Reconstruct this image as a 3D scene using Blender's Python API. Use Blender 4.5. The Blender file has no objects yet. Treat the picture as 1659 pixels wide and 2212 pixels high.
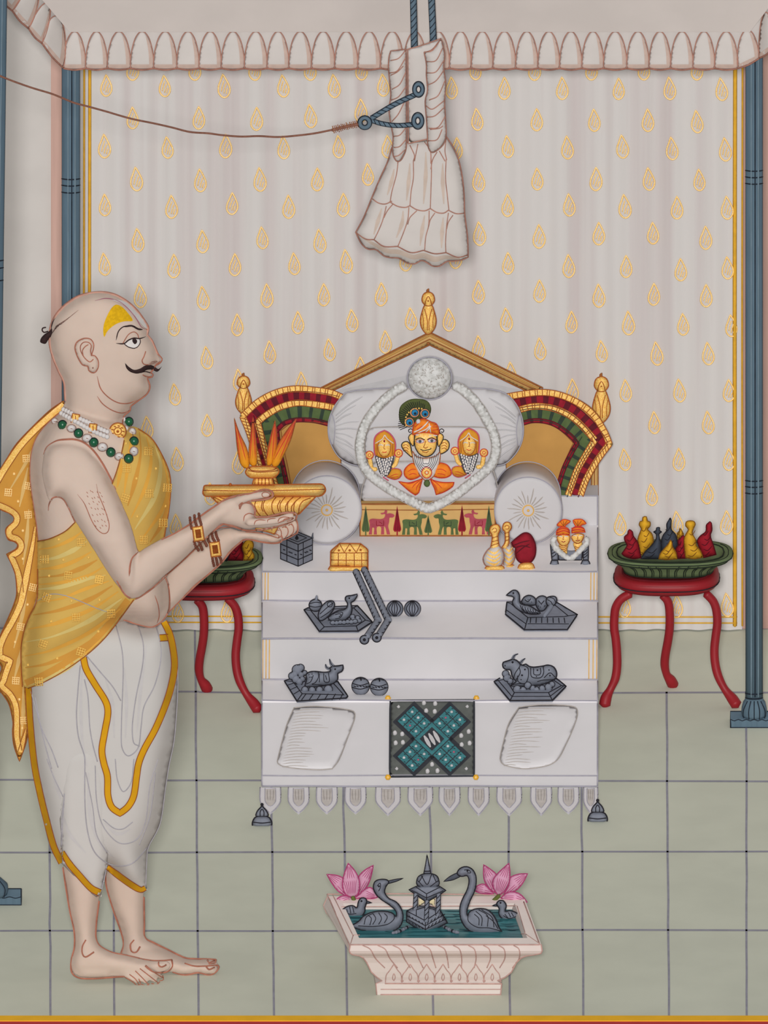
import bpy, bmesh, math, random
import numpy as np
from mathutils import Vector, geometry
from mathutils.bvhtree import BVHTree
random.seed(4); RNG = np.random.default_rng(4)
SC = bpy.context.scene; COL = SC.collection
# ---------------------------------------------------------------- camera geometry
S = 880.0                      # image pixels per metre (parallel projection)
PITCH = math.radians(20.0)
SP, CP = math.sin(PITCH), math.cos(PITCH)
KF, KV = S*SP, S*CP
CX, BY = 829.5, 1355.0         # world origin: foot of the rear wall
VIEW = np.array([0.0, CP, -SP])
def W(px, py, Y):
    px = np.asarray(px, float); py = np.asarray(py, float); Y = np.asarray(Y, float)
    u = (BY-py)/S
    return np.stack(np.broadcast_arrays((px-CX)/S, Y, (u-Y*SP)/CP), -1)
def YatZ(py, Z):               # depth where an image row meets the level Z
    return ((BY-py)/S - Z*CP)/SP
def floorY(py): return YatZ(py, 0.0)
# ---------------------------------------------------------------- materials
def lin(c):
    c = c/255.0
    return c/12.92 if c <= 0.04045 else ((c+0.055)/1.055)**2.4
MATS = {}
def mat(name, rgb, var=0.05, scale=30.0, rough=0.85, rgb2=None, gain=1.0, metal=0.0, stretch=(1,1,1), lo=0.35, hi=0.65, detail=4.0, spec=0.15):
    m = bpy.data.materials.new(name); m.use_nodes = True
    nt = m.node_tree; b = nt.nodes['Principled BSDF']
    b.inputs['Roughness'].default_value = rough
    b.inputs['Metallic'].default_value = metal
    b.inputs['Specular IOR Level'].default_value = spec
    c = [min(0.97, lin(v)*gain) for v in rgb]
    if rgb2 is None:
        c1 = [v*(1-var) for v in c]; c2 = [min(0.98, v*(1+var)) for v in c]
    else:
        c1 = c; c2 = [min(0.97, lin(v)*gain) for v in rgb2]
    tc = nt.nodes.new('ShaderNodeTexCoord'); mp = nt.nodes.new('ShaderNodeMapping')
    mp.inputs['Scale'].default_value = stretch
    nz = nt.nodes.new('ShaderNodeTexNoise'); nz.inputs['Scale'].default_value = scale; nz.inputs['Detail'].default_value = detail
    cr = nt.nodes.new('ShaderNodeValToRGB')
    cr.color_ramp.elements[0].position = lo; cr.color_ramp.elements[0].color = (*c1, 1)
    cr.color_ramp.elements[1].position = hi; cr.color_ramp.elements[1].color = (*c2, 1)
    L = nt.links.new
    L(tc.outputs['Object'], mp.inputs['Vector']); L(mp.outputs['Vector'], nz.inputs['Vector'])
    L(nz.outputs['Fac'], cr.inputs['Fac']); L(cr.outputs['Color'], b.inputs['Base Color'])
    m.diffuse_color = (*c, 1)
    MATS[name] = m
    return name
# ---------------------------------------------------------------- 2-D outlines
def P(s, T=None):
    out = []
    for tok in s.split():
        c = tok.endswith('!'); x, y = tok.rstrip('!').split(',')
        x, y = float(x), float(y)
        if T: x, y = T[0]*x+T[1], T[0]*y+T[2]
        out.append((x, y, c))
    return out
R1=(.24111,0,600); R2=(.25316,0,850); R3=(.24111,350,960); R4=(.25316,0,1240); R5=(.28933,0,1640); R6=(.24407,700,60)
A1=(.27728,480,600); A2=(.27728,900,600); A3=(.18686,770,840); A4=(.26522,560,1130); A5=(.20795,980,1100); A6=(.22845,1280,1100)
A7=(.48825,530,1480); A8=(.31344,680,1840)
def asP(p):
    return [(q[0], q[1], (q[2] if len(q) > 2 else False)) for q in p]
def mirror(p, cx): return [(2*cx-x, y, c) for x, y, c in asP(p)]
def shift(p, dx, dy): return [(x+dx, y+dy, c) for x, y, c in asP(p)]
def spline(pts, closed=False, step=4.0, straight=False):
    pts = asP(pts); n = len(pts); out = []
    segs = n if closed else n-1
    for i in range(segs):
        p1, p2 = pts[i], pts[(i+1) % n]
        if closed: p0, p3 = pts[i-1], pts[(i+2) % n]
        else: p0, p3 = pts[max(i-1, 0)], pts[min(i+2, n-1)]
        a, b = np.array(p1[:2]), np.array(p2[:2])
        d = np.linalg.norm(b-a); k = max(1, int(math.ceil(d/step)))
        if straight or d < 1e-6:
            ta = tb = b-a
        else:
            ta = (b-a) if (p1[2] or (not closed and i == 0)) else (b-np.array(p0[:2]))/2
            tb = (b-a) if (p2[2] or (not closed and i == n-2)) else (np.array(p3[:2])-a)/2
            la, lb = np.linalg.norm(ta)+1e-9, np.linalg.norm(tb)+1e-9
            ta = ta/la*min(la, d*1.1); tb = tb/lb*min(lb, d*1.1)
        for j in range(k):
            t = j/k; t2, t3 = t*t, t*t*t
            out.append((2*t3-3*t2+1)*a+(t3-2*t2+t)*ta+(-2*t3+3*t2)*b+(t3-t2)*tb)
    if not closed: out.append(np.array(pts[-1][:2]))
    o = [out[0]]
    for q in out[1:]:
        if np.linalg.norm(q-o[-1]) > 0.25: o.append(q)
    if closed and np.linalg.norm(o[0]-o[-1]) < 0.25: o.pop()
    return np.array(o)
def inside(q, poly):
    x, y = q[:, 0], q[:, 1]; r = np.zeros(len(q), bool); n = len(poly)
    for i in range(n):
        x1, y1 = poly[i]; x2, y2 = poly[(i+1) % n]
        if y1 == y2: continue
        c = ((y1 > y) != (y2 > y)) & (x < (x2-x1)*(y-y1)/(y2-y1)+x1)
        r ^= c
    return r
def segdist(q, poly):
    d = np.full(len(q), 1e9); n = len(poly)
    for i in range(n):
        a, b = poly[i], poly[(i+1) % n]; ab = b-a; L = ab@ab+1e-12
        t = np.clip(((q-a)@ab)/L, 0, 1); e = q-(a+t[:, None]*ab)
        d = np.minimum(d, np.hypot(e[:, 0], e[:, 1]))
    return d
def tri(poly, g):
    lo, hi = poly.min(0), poly.max(0)
    xs = np.arange(lo[0], hi[0]+g, g); ys = np.arange(lo[1], hi[1]+g, g*0.866)
    G = np.array([(x+(0.5*g if j % 2 else 0), y) for j, y in enumerate(ys) for x in xs])
    if len(G):
        G = G[inside(G, poly)]
        if len(G): G = G[segdist(G, poly) > g*0.45]
    allp = np.vstack([poly, G]) if len(G) else poly
    n = len(poly)
    r = geometry.delaunay_2d_cdt([Vector(p) for p in allp], [(i, (i+1) % n) for i in range(n)], [], 1, 1e-4)
    return np.array([tuple(v) for v in r[0]]), [tuple(f) for f in r[2]]
# ---------------------------------------------------------------- mesh parts
class Part:
    def __init__(s):
        s.V = []; s.F = []; s.M = []; s.SM = []; s.mats = []; s.n = 0; s.solid = []; s._b = None
    def mi(s, m):
        if m not in s.mats: s.mats.append(m)
        return s.mats.index(m)
    def add(s, v, f, m, smooth=True, solid=True, midx=None):
        v = np.asarray(v, float); o = s.n; s.V.append(v); s.n += len(v)
        k = s.mi(m)
        s.F += [tuple(i+o for i in q) for q in f]; s.M += ([k]*len(f) if midx is None else midx); s.SM += [smooth]*len(f)
        if solid: s.solid.append((v, f)); s._b = None
    def bvh(s):
        if s._b is None:
            vv = []; ff = []; o = 0
            for v, f in s.solid:
                vv += [tuple(x) for x in v]; ff += [tuple(i+o for i in q) for q in f]; o += len(v)
            s._b = BVHTree.FromPolygons(vv, ff)
        return s._b
    def cast(s, px, py, on=None):
        o = W(px, py, -6.0); h = (on or s).bvh().ray_cast(Vector(o), Vector(VIEW))
        return None if h[0] is None else h[0].y
    def castj(s, x, y, on=None):
        for r in (0, 1.5, 3, 5, 8):
            for k in range(8 if r else 1):
                d = s.cast(x+r*math.cos(k*.785), y+r*math.sin(k*.785), on)
                if d is not None: return d
        return None
    def depth(s, pts, Y=None, on=None, lift=1.0, smooth=3):
        n = len(pts)
        if Y is not None:
            return np.array([(Y(x, y) if callable(Y) else Y) for x, y in pts])
        d = np.array([(lambda r: np.nan if r is None else r)(s.castj(x, y, on)) for x, y in pts])
        ok = ~np.isnan(d)
        if not ok.any(): return None
        d = np.interp(np.arange(n), np.arange(n)[ok], d[ok])
        if smooth and n > 6:
            e = d.copy()
            for _ in range(smooth):
                e[1:-1] = (e[:-2]+e[1:-1]+e[2:])/3
            d = np.minimum(d, e)
        return d
    # swollen outline: a body of its own thickness, T and R in pixels
    def inflate(s, poly, Y, T, m, R=None, g=None, straight=False, step=None, back=1.0, ground=None, sm=2):
        if g is None:
            a = np.array([q[:2] for q in asP(poly)]); sz = min(np.ptp(a[:, 0]), np.ptp(a[:, 1])); g = min(9.0, max(1.6, sz/14))
        pl = spline(poly, True, step or max(1.5, g), straight)
        v, f = tri(pl, g)
        d = segdist(v, pl); d[d < 1e-3] = 0; bd = d <= 1e-3
        RR = R or max(d.max(), 1e-3)
        t = np.clip(d/RR, 0, 1); h = np.sqrt(1-(1-t)**2)
        if sm:
            ed = set()
            for q in f:
                for i in range(len(q)):
                    a, b = q[i], q[(i+1) % len(q)]; ed.add((min(a, b), max(a, b)))
            ed = np.array(list(ed))
            for _ in range(sm):
                acc = np.zeros(len(v)); cnt = np.zeros(len(v))
                np.add.at(acc, ed[:, 0], h[ed[:, 1]]); np.add.at(acc, ed[:, 1], h[ed[:, 0]])
                np.add.at(cnt, ed[:, 0], 1); np.add.at(cnt, ed[:, 1], 1)
                h = np.where(bd, 0, acc/np.maximum(cnt, 1))
        h = h*T/S
        if callable(Y): YY = np.array([Y(x, y) for x, y in v])
        else: YY = np.full(len(v), float(Y))
        base = W(v[:, 0], v[:, 1], YY)
        fr = base-VIEW*h[:, None]; idx = np.where(~bd)[0]; mp = {int(k): len(v)+j for j, k in enumerate(idx)}
        bk = base[idx]+VIEW*(h[idx]*back)[:, None]
        V = np.vstack([fr, bk])
        if ground is not None: V[:, 2] = np.maximum(V[:, 2], ground)
        F = list(f)+[tuple(mp.get(i, i) for i in reversed(q)) for q in f if not all(bd[i] for i in q)]
        F += [tuple(reversed(q)) for q in []]
        s.add(V, F, m)
        return s
    def tube(s, P3, rad, m, sides=8, closed=False, solid=True, caps=True, mats=None, seg=1):
        P3 = np.asarray(P3, float); n = len(P3)
        if n < 2: return s
        if np.isscalar(rad): rad = np.full(n, float(rad))
        if closed: tg = np.roll(P3, -1, 0)-np.roll(P3, 1, 0)
        else: tg = np.gradient(P3, axis=0)
        tg /= (np.linalg.norm(tg, axis=1)[:, None]+1e-12)
        ref = np.array([0, 1.0, 0.05]); V = []
        for i in range(n):
            a = np.cross(tg[i], ref); la = np.linalg.norm(a)
            if la < 1e-3: a = np.cross(tg[i], [1, 0, 0]); la = np.linalg.norm(a)
            a /= la; b = np.cross(tg[i], a)
            for k in range(sides):
                an = 2*math.pi*k/sides
                V.append(P3[i]+rad[i]*(math.cos(an)*a+math.sin(an)*b))
        F = []; MI = []
        mm = [s.mi(q) for q in mats] if mats else None
        for i in range(n if closed else n-1):
            j = (i+1) % n
            for k in range(sides):
                k2 = (k+1) % sides
                F.append((i*sides+k, i*sides+k2, j*sides+k2, j*sides+k)); MI.append(mm[(i//seg) % len(mm)] if mm else s.mi(m))
        if caps and not closed:
            for e, tdir in ((0, -1), (n-1, 1)):
                c = len(V); V.append(P3[e]+tdir*tg[e]*rad[e]*0.7)
                for k in range(sides):
                    F.append((e*sides+k, e*sides+(k+1) % sides, c)); MI.append(mm[0] if mm else s.mi(m))
        s.add(V, F, m, solid=solid, midx=MI)
        return s
    def chain(s, pts, m, sides=10, n=6, **k):       # pts (px,py,Y,r px): rounded limb
        pts = [tuple(map(float, p)) for p in pts]; out = []
        for i in range(len(pts)-1):
            p0, p1, p2, p3 = (np.array(pts[max(i-1, 0)]), np.array(pts[i]), np.array(pts[i+1]), np.array(pts[min(i+2, len(pts)-1)]))
            for j in range(n):
                t = j/n
                out.append(0.5*((2*p1)+(-p0+p2)*t+(2*p0-5*p1+4*p2-p3)*t*t+(-p0+3*p1-3*p2+p3)*t**3))
        out.append(np.array(pts[-1])); out = np.array(out)
        s.tube(W(out[:, 0], out[:, 1], out[:, 2]), out[:, 3]/S, m, sides, **k)
        return s
    # drawn line: slim round bead along the surface (or at depth Y)
    def stroke(s, pts, w, m, Y=None, closed=False, on=None, taper=False, step=5.0, straight=False, sides=5, lift=0.0, part=None):
        q = spline(pts, closed, step, straight)
        if len(q) < 2: return s
        if Y is None:
            d = s.depth(q, None, on, smooth=0)
            if d is None: return s
            r = np.full(len(q), w/2/S)
            if taper and not closed:
                t = np.linspace(0, 1, len(q)); r *= np.clip(np.minimum(t, 1-t)*5+0.25, 0, 1)
            if closed: q = np.vstack([q, q[:1]]); d = np.append(d, d[0]); r = np.append(r, r[0])
            cut = [0]+[i+1 for i in range(len(q)-1) if abs(d[i+1]-d[i]) > .04]+[len(q)]
            for a, b in zip(cut[:-1], cut[1:]):
                qa, da, ra = q[a:b], d[a:b].copy(), r[a:b]
                if b < len(q): qa = np.vstack([qa, q[b:b+1]]); da = np.append(da, da[-1]); ra = np.append(ra, ra[-1])
                if len(qa) < 2: continue
                if len(da) > 6:
                    e = da.copy()
                    for _ in range(3): e[1:-1] = (e[:-2]+e[1:-1]+e[2:])/3
                    da = np.minimum(da, e)
                s.tube(W(qa[:, 0], qa[:, 1], da)-VIEW*(w*0.15/S+0.0006+lift), ra, m, sides, False, solid=False)
            return s
        d = s.depth(q, Y, on)
        p3 = W(q[:, 0], q[:, 1], d)-VIEW*lift
        r = np.full(len(q), w/2/S)
        if taper and not closed:
            t = np.linspace(0, 1, len(q)); r *= np.clip(np.minimum(t, 1-t)*5+0.25, 0, 1)
        s.tube(p3, r, m, sides, closed, solid=False)
        return s
    # flat ribbon following the surface
    def ribbon(s, pts, w, m, Y=None, off=0.0012, mats=None, seglen=None, across=2, on=None, closed=False, step=4.0, straight=False, edge=None, ew=1.8, lift=0.0):
        q = spline(pts, closed, step, straight); n = len(q)
        tg = (np.roll(q, -1, 0)-np.roll(q, 1, 0)) if closed else np.gradient(q, axis=0)
        tg /= (np.linalg.norm(tg, axis=1)[:, None]+1e-9); nr = np.stack([-tg[:, 1], tg[:, 0]], 1)
        ww = np.full(n, float(w)) if np.isscalar(w) else np.interp(np.linspace(0, 1, n), np.linspace(0, 1, len(w)), w)
        rows = []
        for a in np.linspace(-.5, .5, across+1):
            c = q+nr*(ww*a)[:, None]
            dd = s.depth(c, Y, on)
            if dd is None: return s
            rows.append(W(c[:, 0], c[:, 1], dd)-VIEW*off)
        V = np.vstack(rows); F = []; MI = []
        mm = [s.mi(x) for x in mats] if mats else [s.mi(m)]
        L = np.concatenate([[0], np.cumsum(np.linalg.norm(np.diff(q, axis=0), axis=1))])
        for a in range(across):
            for i in range(n if closed else n-1):
                j = (i+1) % n
                F.append((a*n+i, a*n+j, (a+1)*n+j, (a+1)*n+i)); MI.append(mm[int(L[i]/(seglen or 1e9)) % len(mm)])
        s.add(V, F, m or mats[0], solid=False, midx=MI)
        if edge:
            for sg in (-.5, .5):
                c = q+nr*(ww*sg)[:, None]
                s.stroke([tuple(x) for x in c], ew, edge, Y=Y, on=on, straight=True, lift=off if Y is None else off+lift, closed=closed)
        return s
    def decal(s, poly, m, Y=None, off=0.0015, g=None, on=None, straight=False, edge=None, ew=1.8):
        a = np.array([x[:2] for x in asP(poly)]); g = g or max(2.0, min(8.0, min(np.ptp(a[:, 0]), np.ptp(a[:, 1]))/5))
        pl = spline(poly, True, g, straight); v, f = tri(pl, g)
        d = s.depth(v, Y, on, smooth=0)
        s.add(W(v[:, 0], v[:, 1], d)-VIEW*off, f, m, solid=False)
        if edge: s.stroke(poly, ew, edge, Y=Y, closed=True, on=on, straight=straight, lift=off)
        return s
    def ball(s, px, py, Y, r, m, ry=None, seg=14, solid=True):
        ry = ry or r; c = W(px, py, Y); V = []; F = []; k = seg//2+1
        for i in range(k+1):
            th = math.pi*i/k
            for j in range(seg):
                ph = 2*math.pi*j/seg
                V.append(c+np.array([r*math.sin(th)*math.cos(ph), r*math.sin(th)*math.sin(ph), ry*math.cos(th)])/S)
        for i in range(k):
            for j in range(seg):
                j2 = (j+1) % seg
                F.append((i*seg+j, i*seg+j2, (i+1)*seg+j2, (i+1)*seg+j))
        s.add(V, F, m, solid=solid)
        return s
    def lathe(s, cx, Y, prof, m, seg=24, tilt=0.0):   # prof: (Z metres, r px)
        V = []; F = []
        for z, r in prof:
            for j in range(seg):
                a = 2*math.pi*j/seg
                V.append(((cx-CX)/S+tilt*z+r/S*math.cos(a), Y+r/S*math.sin(a), z))
        n = len(prof)
        for i in range(n-1):
            for j in range(seg):
                j2 = (j+1) % seg
                F.append((i*seg+j, i*seg+j2, (i+1)*seg+j2, (i+1)*seg+j))
        F.append(tuple(range(seg))); F.append(tuple((n-1)*seg+j for j in reversed(range(seg))))
        s.add(V, F, m)
        return s
    def box(s, x0, x1, y0, y1, z0, z1, m, smooth=False):
        V = [(x, y, z) for x in (x0, x1) for y in (y0, y1) for z in (z0, z1)]
        s.add(V, [(0, 1, 3, 2), (4, 6, 7, 5), (0, 4, 5, 1), (2, 3, 7, 6), (0, 2, 6, 4), (1, 5, 7, 3)], m, smooth=smooth)
        return s
    def prism(s, poly, Ztop, th, m, straight=True, step=6, side=None):     # outline lying level at Ztop
        q = spline(poly, True, step, straight); n = len(q)
        top = np.stack([(q[:, 0]-CX)/S, YatZ(q[:, 1], Ztop), np.full(n, Ztop)], 1); bot = top-np.array([0, 0, th])
        s.add(np.vstack([top, bot]), [tuple(range(n)), tuple(range(2*n-1, n-1, -1))]+[(i, (i+1) % n, n+(i+1) % n, n+i) for i in range(n)], m, smooth=False, midx=[s.mi(m)]*2+[s.mi(side or m)]*n)
        return s
    def rings(s, rings, m, smooth=False, cap0=True, cap1=True):   # loft equal-length rings of 3-D points
        n = len(rings[0]); V = np.vstack(rings); F = []
        for i in range(len(rings)-1):
            for j in range(n):
                j2 = (j+1) % n
                F.append((i*n+j, i*n+j2, (i+1)*n+j2, (i+1)*n+j))
        if cap0: F.append(tuple(reversed(range(n))))
        if cap1: F.append(tuple((len(rings)-1)*n+j for j in range(n)))
        s.add(V, F, m, smooth=smooth)
        return s
    def drape(s, poly, m, on, off=.006, g=7.0, flat=0.0):
        pl = spline(poly, True, g*.8); v, f = tri(pl, g); b = on.bvh(); n = len(v); ed = segdist(v, pl) < 1e-3
        fr = np.full(n, np.nan); bk = np.full(n, np.nan)
        for i, (x, y) in enumerate(v):
            o = W(x, y, -6.0); h = b.ray_cast(Vector(o), Vector(VIEW))
            if h[0] is not None: fr[i] = h[0].y
            o = W(x, y, 2.0); h = b.ray_cast(Vector(o), Vector(-VIEW))
            if h[0] is not None: bk[i] = h[0].y
        mid = np.nanmean((fr+bk)/2); fr = np.where(np.isnan(fr), mid, fr); bk = np.where(np.isnan(bk), mid, bk)
        nb = [set() for _ in range(n)]
        for q in f:
            for i in range(len(q)): nb[q[i]].update(j for j in q if j != q[i])
        for _ in range(4):
            fr = np.array([(fr[i]+np.mean([fr[j] for j in nb[i]]))/2 if nb[i] else fr[i] for i in range(n)]); bk = np.array([(bk[i]+np.mean([bk[j] for j in nb[i]]))/2 if nb[i] else bk[i] for i in range(n)])
        A = W(v[:, 0], v[:, 1], fr)-VIEW*off; B = W(v[:, 0], v[:, 1], bk)+VIEW*off
        rim = [i for i in range(n) if ed[i]]
        F = list(f)+[tuple(i+n for i in reversed(q)) for q in f]
        # side walls along the hem
        cnt = {}
        for q in f:
            for i in range(len(q)):
                e = (q[i], q[(i+1) % len(q)]); cnt[tuple(sorted(e))] = cnt.get(tuple(sorted(e)), 0)+1
        for (a, c), k in cnt.items():
            if k == 1: F.append((a, c, c+n, a+n))
        s.add(np.vstack([A, B]), F, m)
        return s
    def remesh(s, voxel):
        me = bpy.data.meshes.new('tmp'); me.from_pydata([tuple(v) for v in np.vstack(s.V)], [], s.F)
        bm = bmesh.new(); bm.from_mesh(me); bmesh.ops.recalc_face_normals(bm, faces=bm.faces); bm.to_mesh(me); bm.free()
        o = bpy.data.objects.new('tmp', me); COL.objects.link(o)
        md = o.modifiers.new('r', 'REMESH'); md.mode = 'VOXEL'; md.voxel_size = voxel
        sm = o.modifiers.new('s', 'SMOOTH'); sm.factor = 0.5; sm.iterations = 3
        dg = bpy.context.evaluated_depsgraph_get(); e = o.evaluated_get(dg); m2 = e.to_mesh()
        n = len(m2.vertices); co = np.zeros(n*3); m2.vertices.foreach_get('co', co)
        V = co.reshape(-1, 3); F = [tuple(p.vertices) for p in m2.polygons]; e.to_mesh_clear()
        bpy.data.objects.remove(o); bpy.data.meshes.remove(me)
        m = s.mats[0]; s.__init__(); s.add(V, F, m)
        return s
    def build(s, name, parent=None, loc=None, label=None):
        me = bpy.data.meshes.new(name)
        V = np.vstack(s.V)
        if parent is not None: off = ROOT[parent.name]
        else:
            lo, hi = V.min(0), V.max(0)
            off = np.array(loc if loc is not None else ((lo[0]+hi[0])/2, (lo[1]+hi[1])/2, lo[2]))
        me.from_pydata([tuple(v) for v in (V-off)], [], s.F)
        for m in s.mats: me.materials.append(MATS[m])
        me.polygons.foreach_set('material_index', s.M)
        me.polygons.foreach_set('use_smooth', s.SM)
        bm = bmesh.new(); bm.from_mesh(me); bmesh.ops.recalc_face_normals(bm, faces=bm.faces); bm.to_mesh(me); bm.free()
        me.update()
        o = bpy.data.objects.new(name, me); COL.objects.link(o)
        if parent is not None: o.parent = parent
        else: o.location = off
        ROOT[o.name] = off
        if label: o['label'] = label
        return o
ROOT = {}
def tag(o, label, cat, group=None, kind=None):
    o['label'] = label; o['category'] = cat
    if group: o['group'] = group
    if kind: o['kind'] = kind
    return o
def thing(name, loc, label, cat, group=None):
    o = bpy.data.objects.new(name, None); COL.objects.link(o); o.location = tuple(loc); o.empty_display_size = 0.05
    ROOT[o.name] = np.array(loc, float)
    return tag(o, label, cat, group)
def struct(o): o['kind'] = 'structure'; return o
def rect(x0, y0, x1, y1): return [(x0, y0, True), (x1, y0, True), (x1, y1, True), (x0, y1, True)]
def circ(cx, cy, r, ry=None, n=12, a0=0.0):
    ry = ry or r
    return [(cx+r*math.cos(a0+2*math.pi*i/n), cy+ry*math.sin(a0+2*math.pi*i/n), False) for i in range(n)]
# ================================================================ materials
FG = 1.52    # gain that puts missing frontal light into the colour of level surfaces
mat('wall', (191,185,181), 0.03, 8)
mat('pink_shade', (186,152,141), 0.05, 12, stretch=(6,6,.4))  # pinkish shading at the wall sides, put into a colour
mat('cloth_curtain', (197,192,190), rgb2=(188,178,177), scale=7, stretch=(3,3,.06), lo=.45, hi=.72, detail=3)
mat('ceiling_cloth', (193,184,180), 0.04, 5, gain=1.2)
mat('valance_cloth', (196,189,185), 0.03, 12)
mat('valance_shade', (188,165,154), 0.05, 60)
mat('line_pink', (168,122,108), 0.15, 60)
mat('line_brown', (150,105,92), 0.2, 60)
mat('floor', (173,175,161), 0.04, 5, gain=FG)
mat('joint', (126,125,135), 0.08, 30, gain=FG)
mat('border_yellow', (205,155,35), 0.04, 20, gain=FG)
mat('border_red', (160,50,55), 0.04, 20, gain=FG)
mat('gold', (226,166,70), rgb2=(250,212,128), scale=420, rough=.5, spec=.3, detail=2)
mat('gold_line', (243,190,108), rgb2=(254,226,165), scale=500, rough=.6, detail=2)
mat('gold_pale', (228,185,95), 0.08, 200)
mat('gold_dark', (158,84,38), 0.15, 120)
mat('gold_flat', (212,160,50), 0.08, 60)
mat('stripe_gold', (225,175,90), 0.08, 60)
mat('post_blue', (86,106,120), 0.07, 25, stretch=(4,4,.4))
mat('post_top_lit', (86,106,120), 0.07, 25, gain=FG*1.1); mat('post_light', (106,124,136), 0.07, 25)  # top copy of the post blue has light added to its colour
mat('ink_blue', (32,38,48), 0.2, 40)
mat('ink', (36,34,40), 0.2, 60)
mat('white', (194,191,193), 0.015, 10)
mat('white_top_lit', (197,194,196), 0.015, 10, gain=FG)  # copy of white brightened in colour for upward faces
mat('white_slope_lit', (196,193,195), 0.015, 10, gain=1.22); mat('white_line', (160,157,168), 0.06, 60)  # slope copy of white carries extra light in its colour
mat('white_line_top_lit', (160,157,168), 0.06, 60, gain=FG*.9)  # line colour brightened likewise on level faces
mat('soft_grey', (184,182,184), 0.04, 60)
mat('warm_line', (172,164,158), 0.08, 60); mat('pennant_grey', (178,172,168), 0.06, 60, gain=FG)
mat('fluff', (204,203,202), rgb2=(178,177,174), scale=95, detail=5, lo=.42, hi=.62)
mat('tan', (196,158,100), 0.05, 25)
mat('tan_dark', (184,138,76), 0.07, 12)
mat('tan_line', (146,88,48), 0.12, 60)
mat('maroon', (138,28,42), 0.12, 60)
mat('maroon_dark', (88,26,36), 0.12, 60)
mat('green', (82,98,60), 0.1, 60)
mat('green_dark', (50,62,52), 0.1, 60)
mat('slate', (120,124,136), 0.07, 60)
mat('slate_top_lit', (112,116,128), 0.07, 60, gain=FG)  # slate for level faces, light added into the colour
mat('slate_dark', (78,82,92), 0.1, 60)
mat('skin', (200,179,165), 0.02, 20)
mat('skin_line', (166,104,84), 0.15, 60)
mat('skin_shade', (186,140,124), 0.1, 60)  # pink tone for painted contour shading along skin outlines
mat('saffron', (222,120,40), 0.1, 50)
mat('saffron_line', (196,60,50), 0.1, 50)
mat('amber', (205,140,45), 0.1, 50)
mat('rose', (190,85,110), 0.1, 50); mat('cow_red', (160,70,82), 0.12, 60)
# ================================================================ the setting
f = Part(); f.box(-3, 3, floorY(2199), 0.0, -0.08, 0.0, 'floor')
def joint(x0, y0, x1, y1, w=4.6):
    n = 14
    pts = []
    for i in range(n+1):
        t = i/n; pts.append((x0+(x1-x0)*t+RNG.normal()*.5*(0 < i < n), y0+(y1-y0)*t+RNG.normal()*.5*(0 < i < n)))
    v = []
    hor = abs(x1-x0) > abs(y1-y0)
    for x, y in pts:
        for sgn in (-.5, .5):
            xx, yy = (x, y+w*.8*sgn) if hor else (x+w*sgn, y)
            v.append(((xx-CX)/S, YatZ(yy, .0006), .0006))
    f.add(v, [(2*i, 2*i+1, 2*i+3, 2*i+2) for i in range(n)], 'joint', smooth=False)
for seg in [(-900,1682,2500,1690),(-900,1843,2500,1838),(-900,2012,2500,2008),(-900,1494,430,1494),(430,1495,2500,1498),(-900,1357,2500,1357),(-224,1494,-222,2195),(-390,1494,-388,2195),(1780,1494,1780,2195),(1946,1494,1946,2195),
            (421,1357,429,2195),(583,1494,592,2195),(739,1494,750,2195),(925,1494,936,2195),(1096,1494,1102,2195),(1254,1494,1260,2195),(1440,1494,1445,2195),(1612,1494,1613,2195),(106,1494,109,2195),(245,1494,247,2195),(-60,1494,-58,2195)]:
    joint(*seg)
struct(f.build('floor'))
t = Part(); t.box(-3, 3, floorY(2208), floorY(2197), -.05, .004, 'border_yellow'); struct(t.build('edge_band_1'))
t = Part(); t.box(-3, 3, floorY(2260), floorY(2208), -.05, .002, 'border_red'); struct(t.build('edge_band_2'))
w = Part(); w.box(-3, 3, 0.0, .12, 0, 2.3, 'wall'); struct(w.build('wall_back'))
for i, (a, b) in enumerate(((110, 176), (1598, 1700))):  # pinkish wall shading built as thin coloured strips
    t = Part(); t.box((a-CX)/S, (b-CX)/S, -.012, 0.0, 0, 2.3, 'pink_shade'); struct(t.build('edge_band_%d' % (i+3)))
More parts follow.
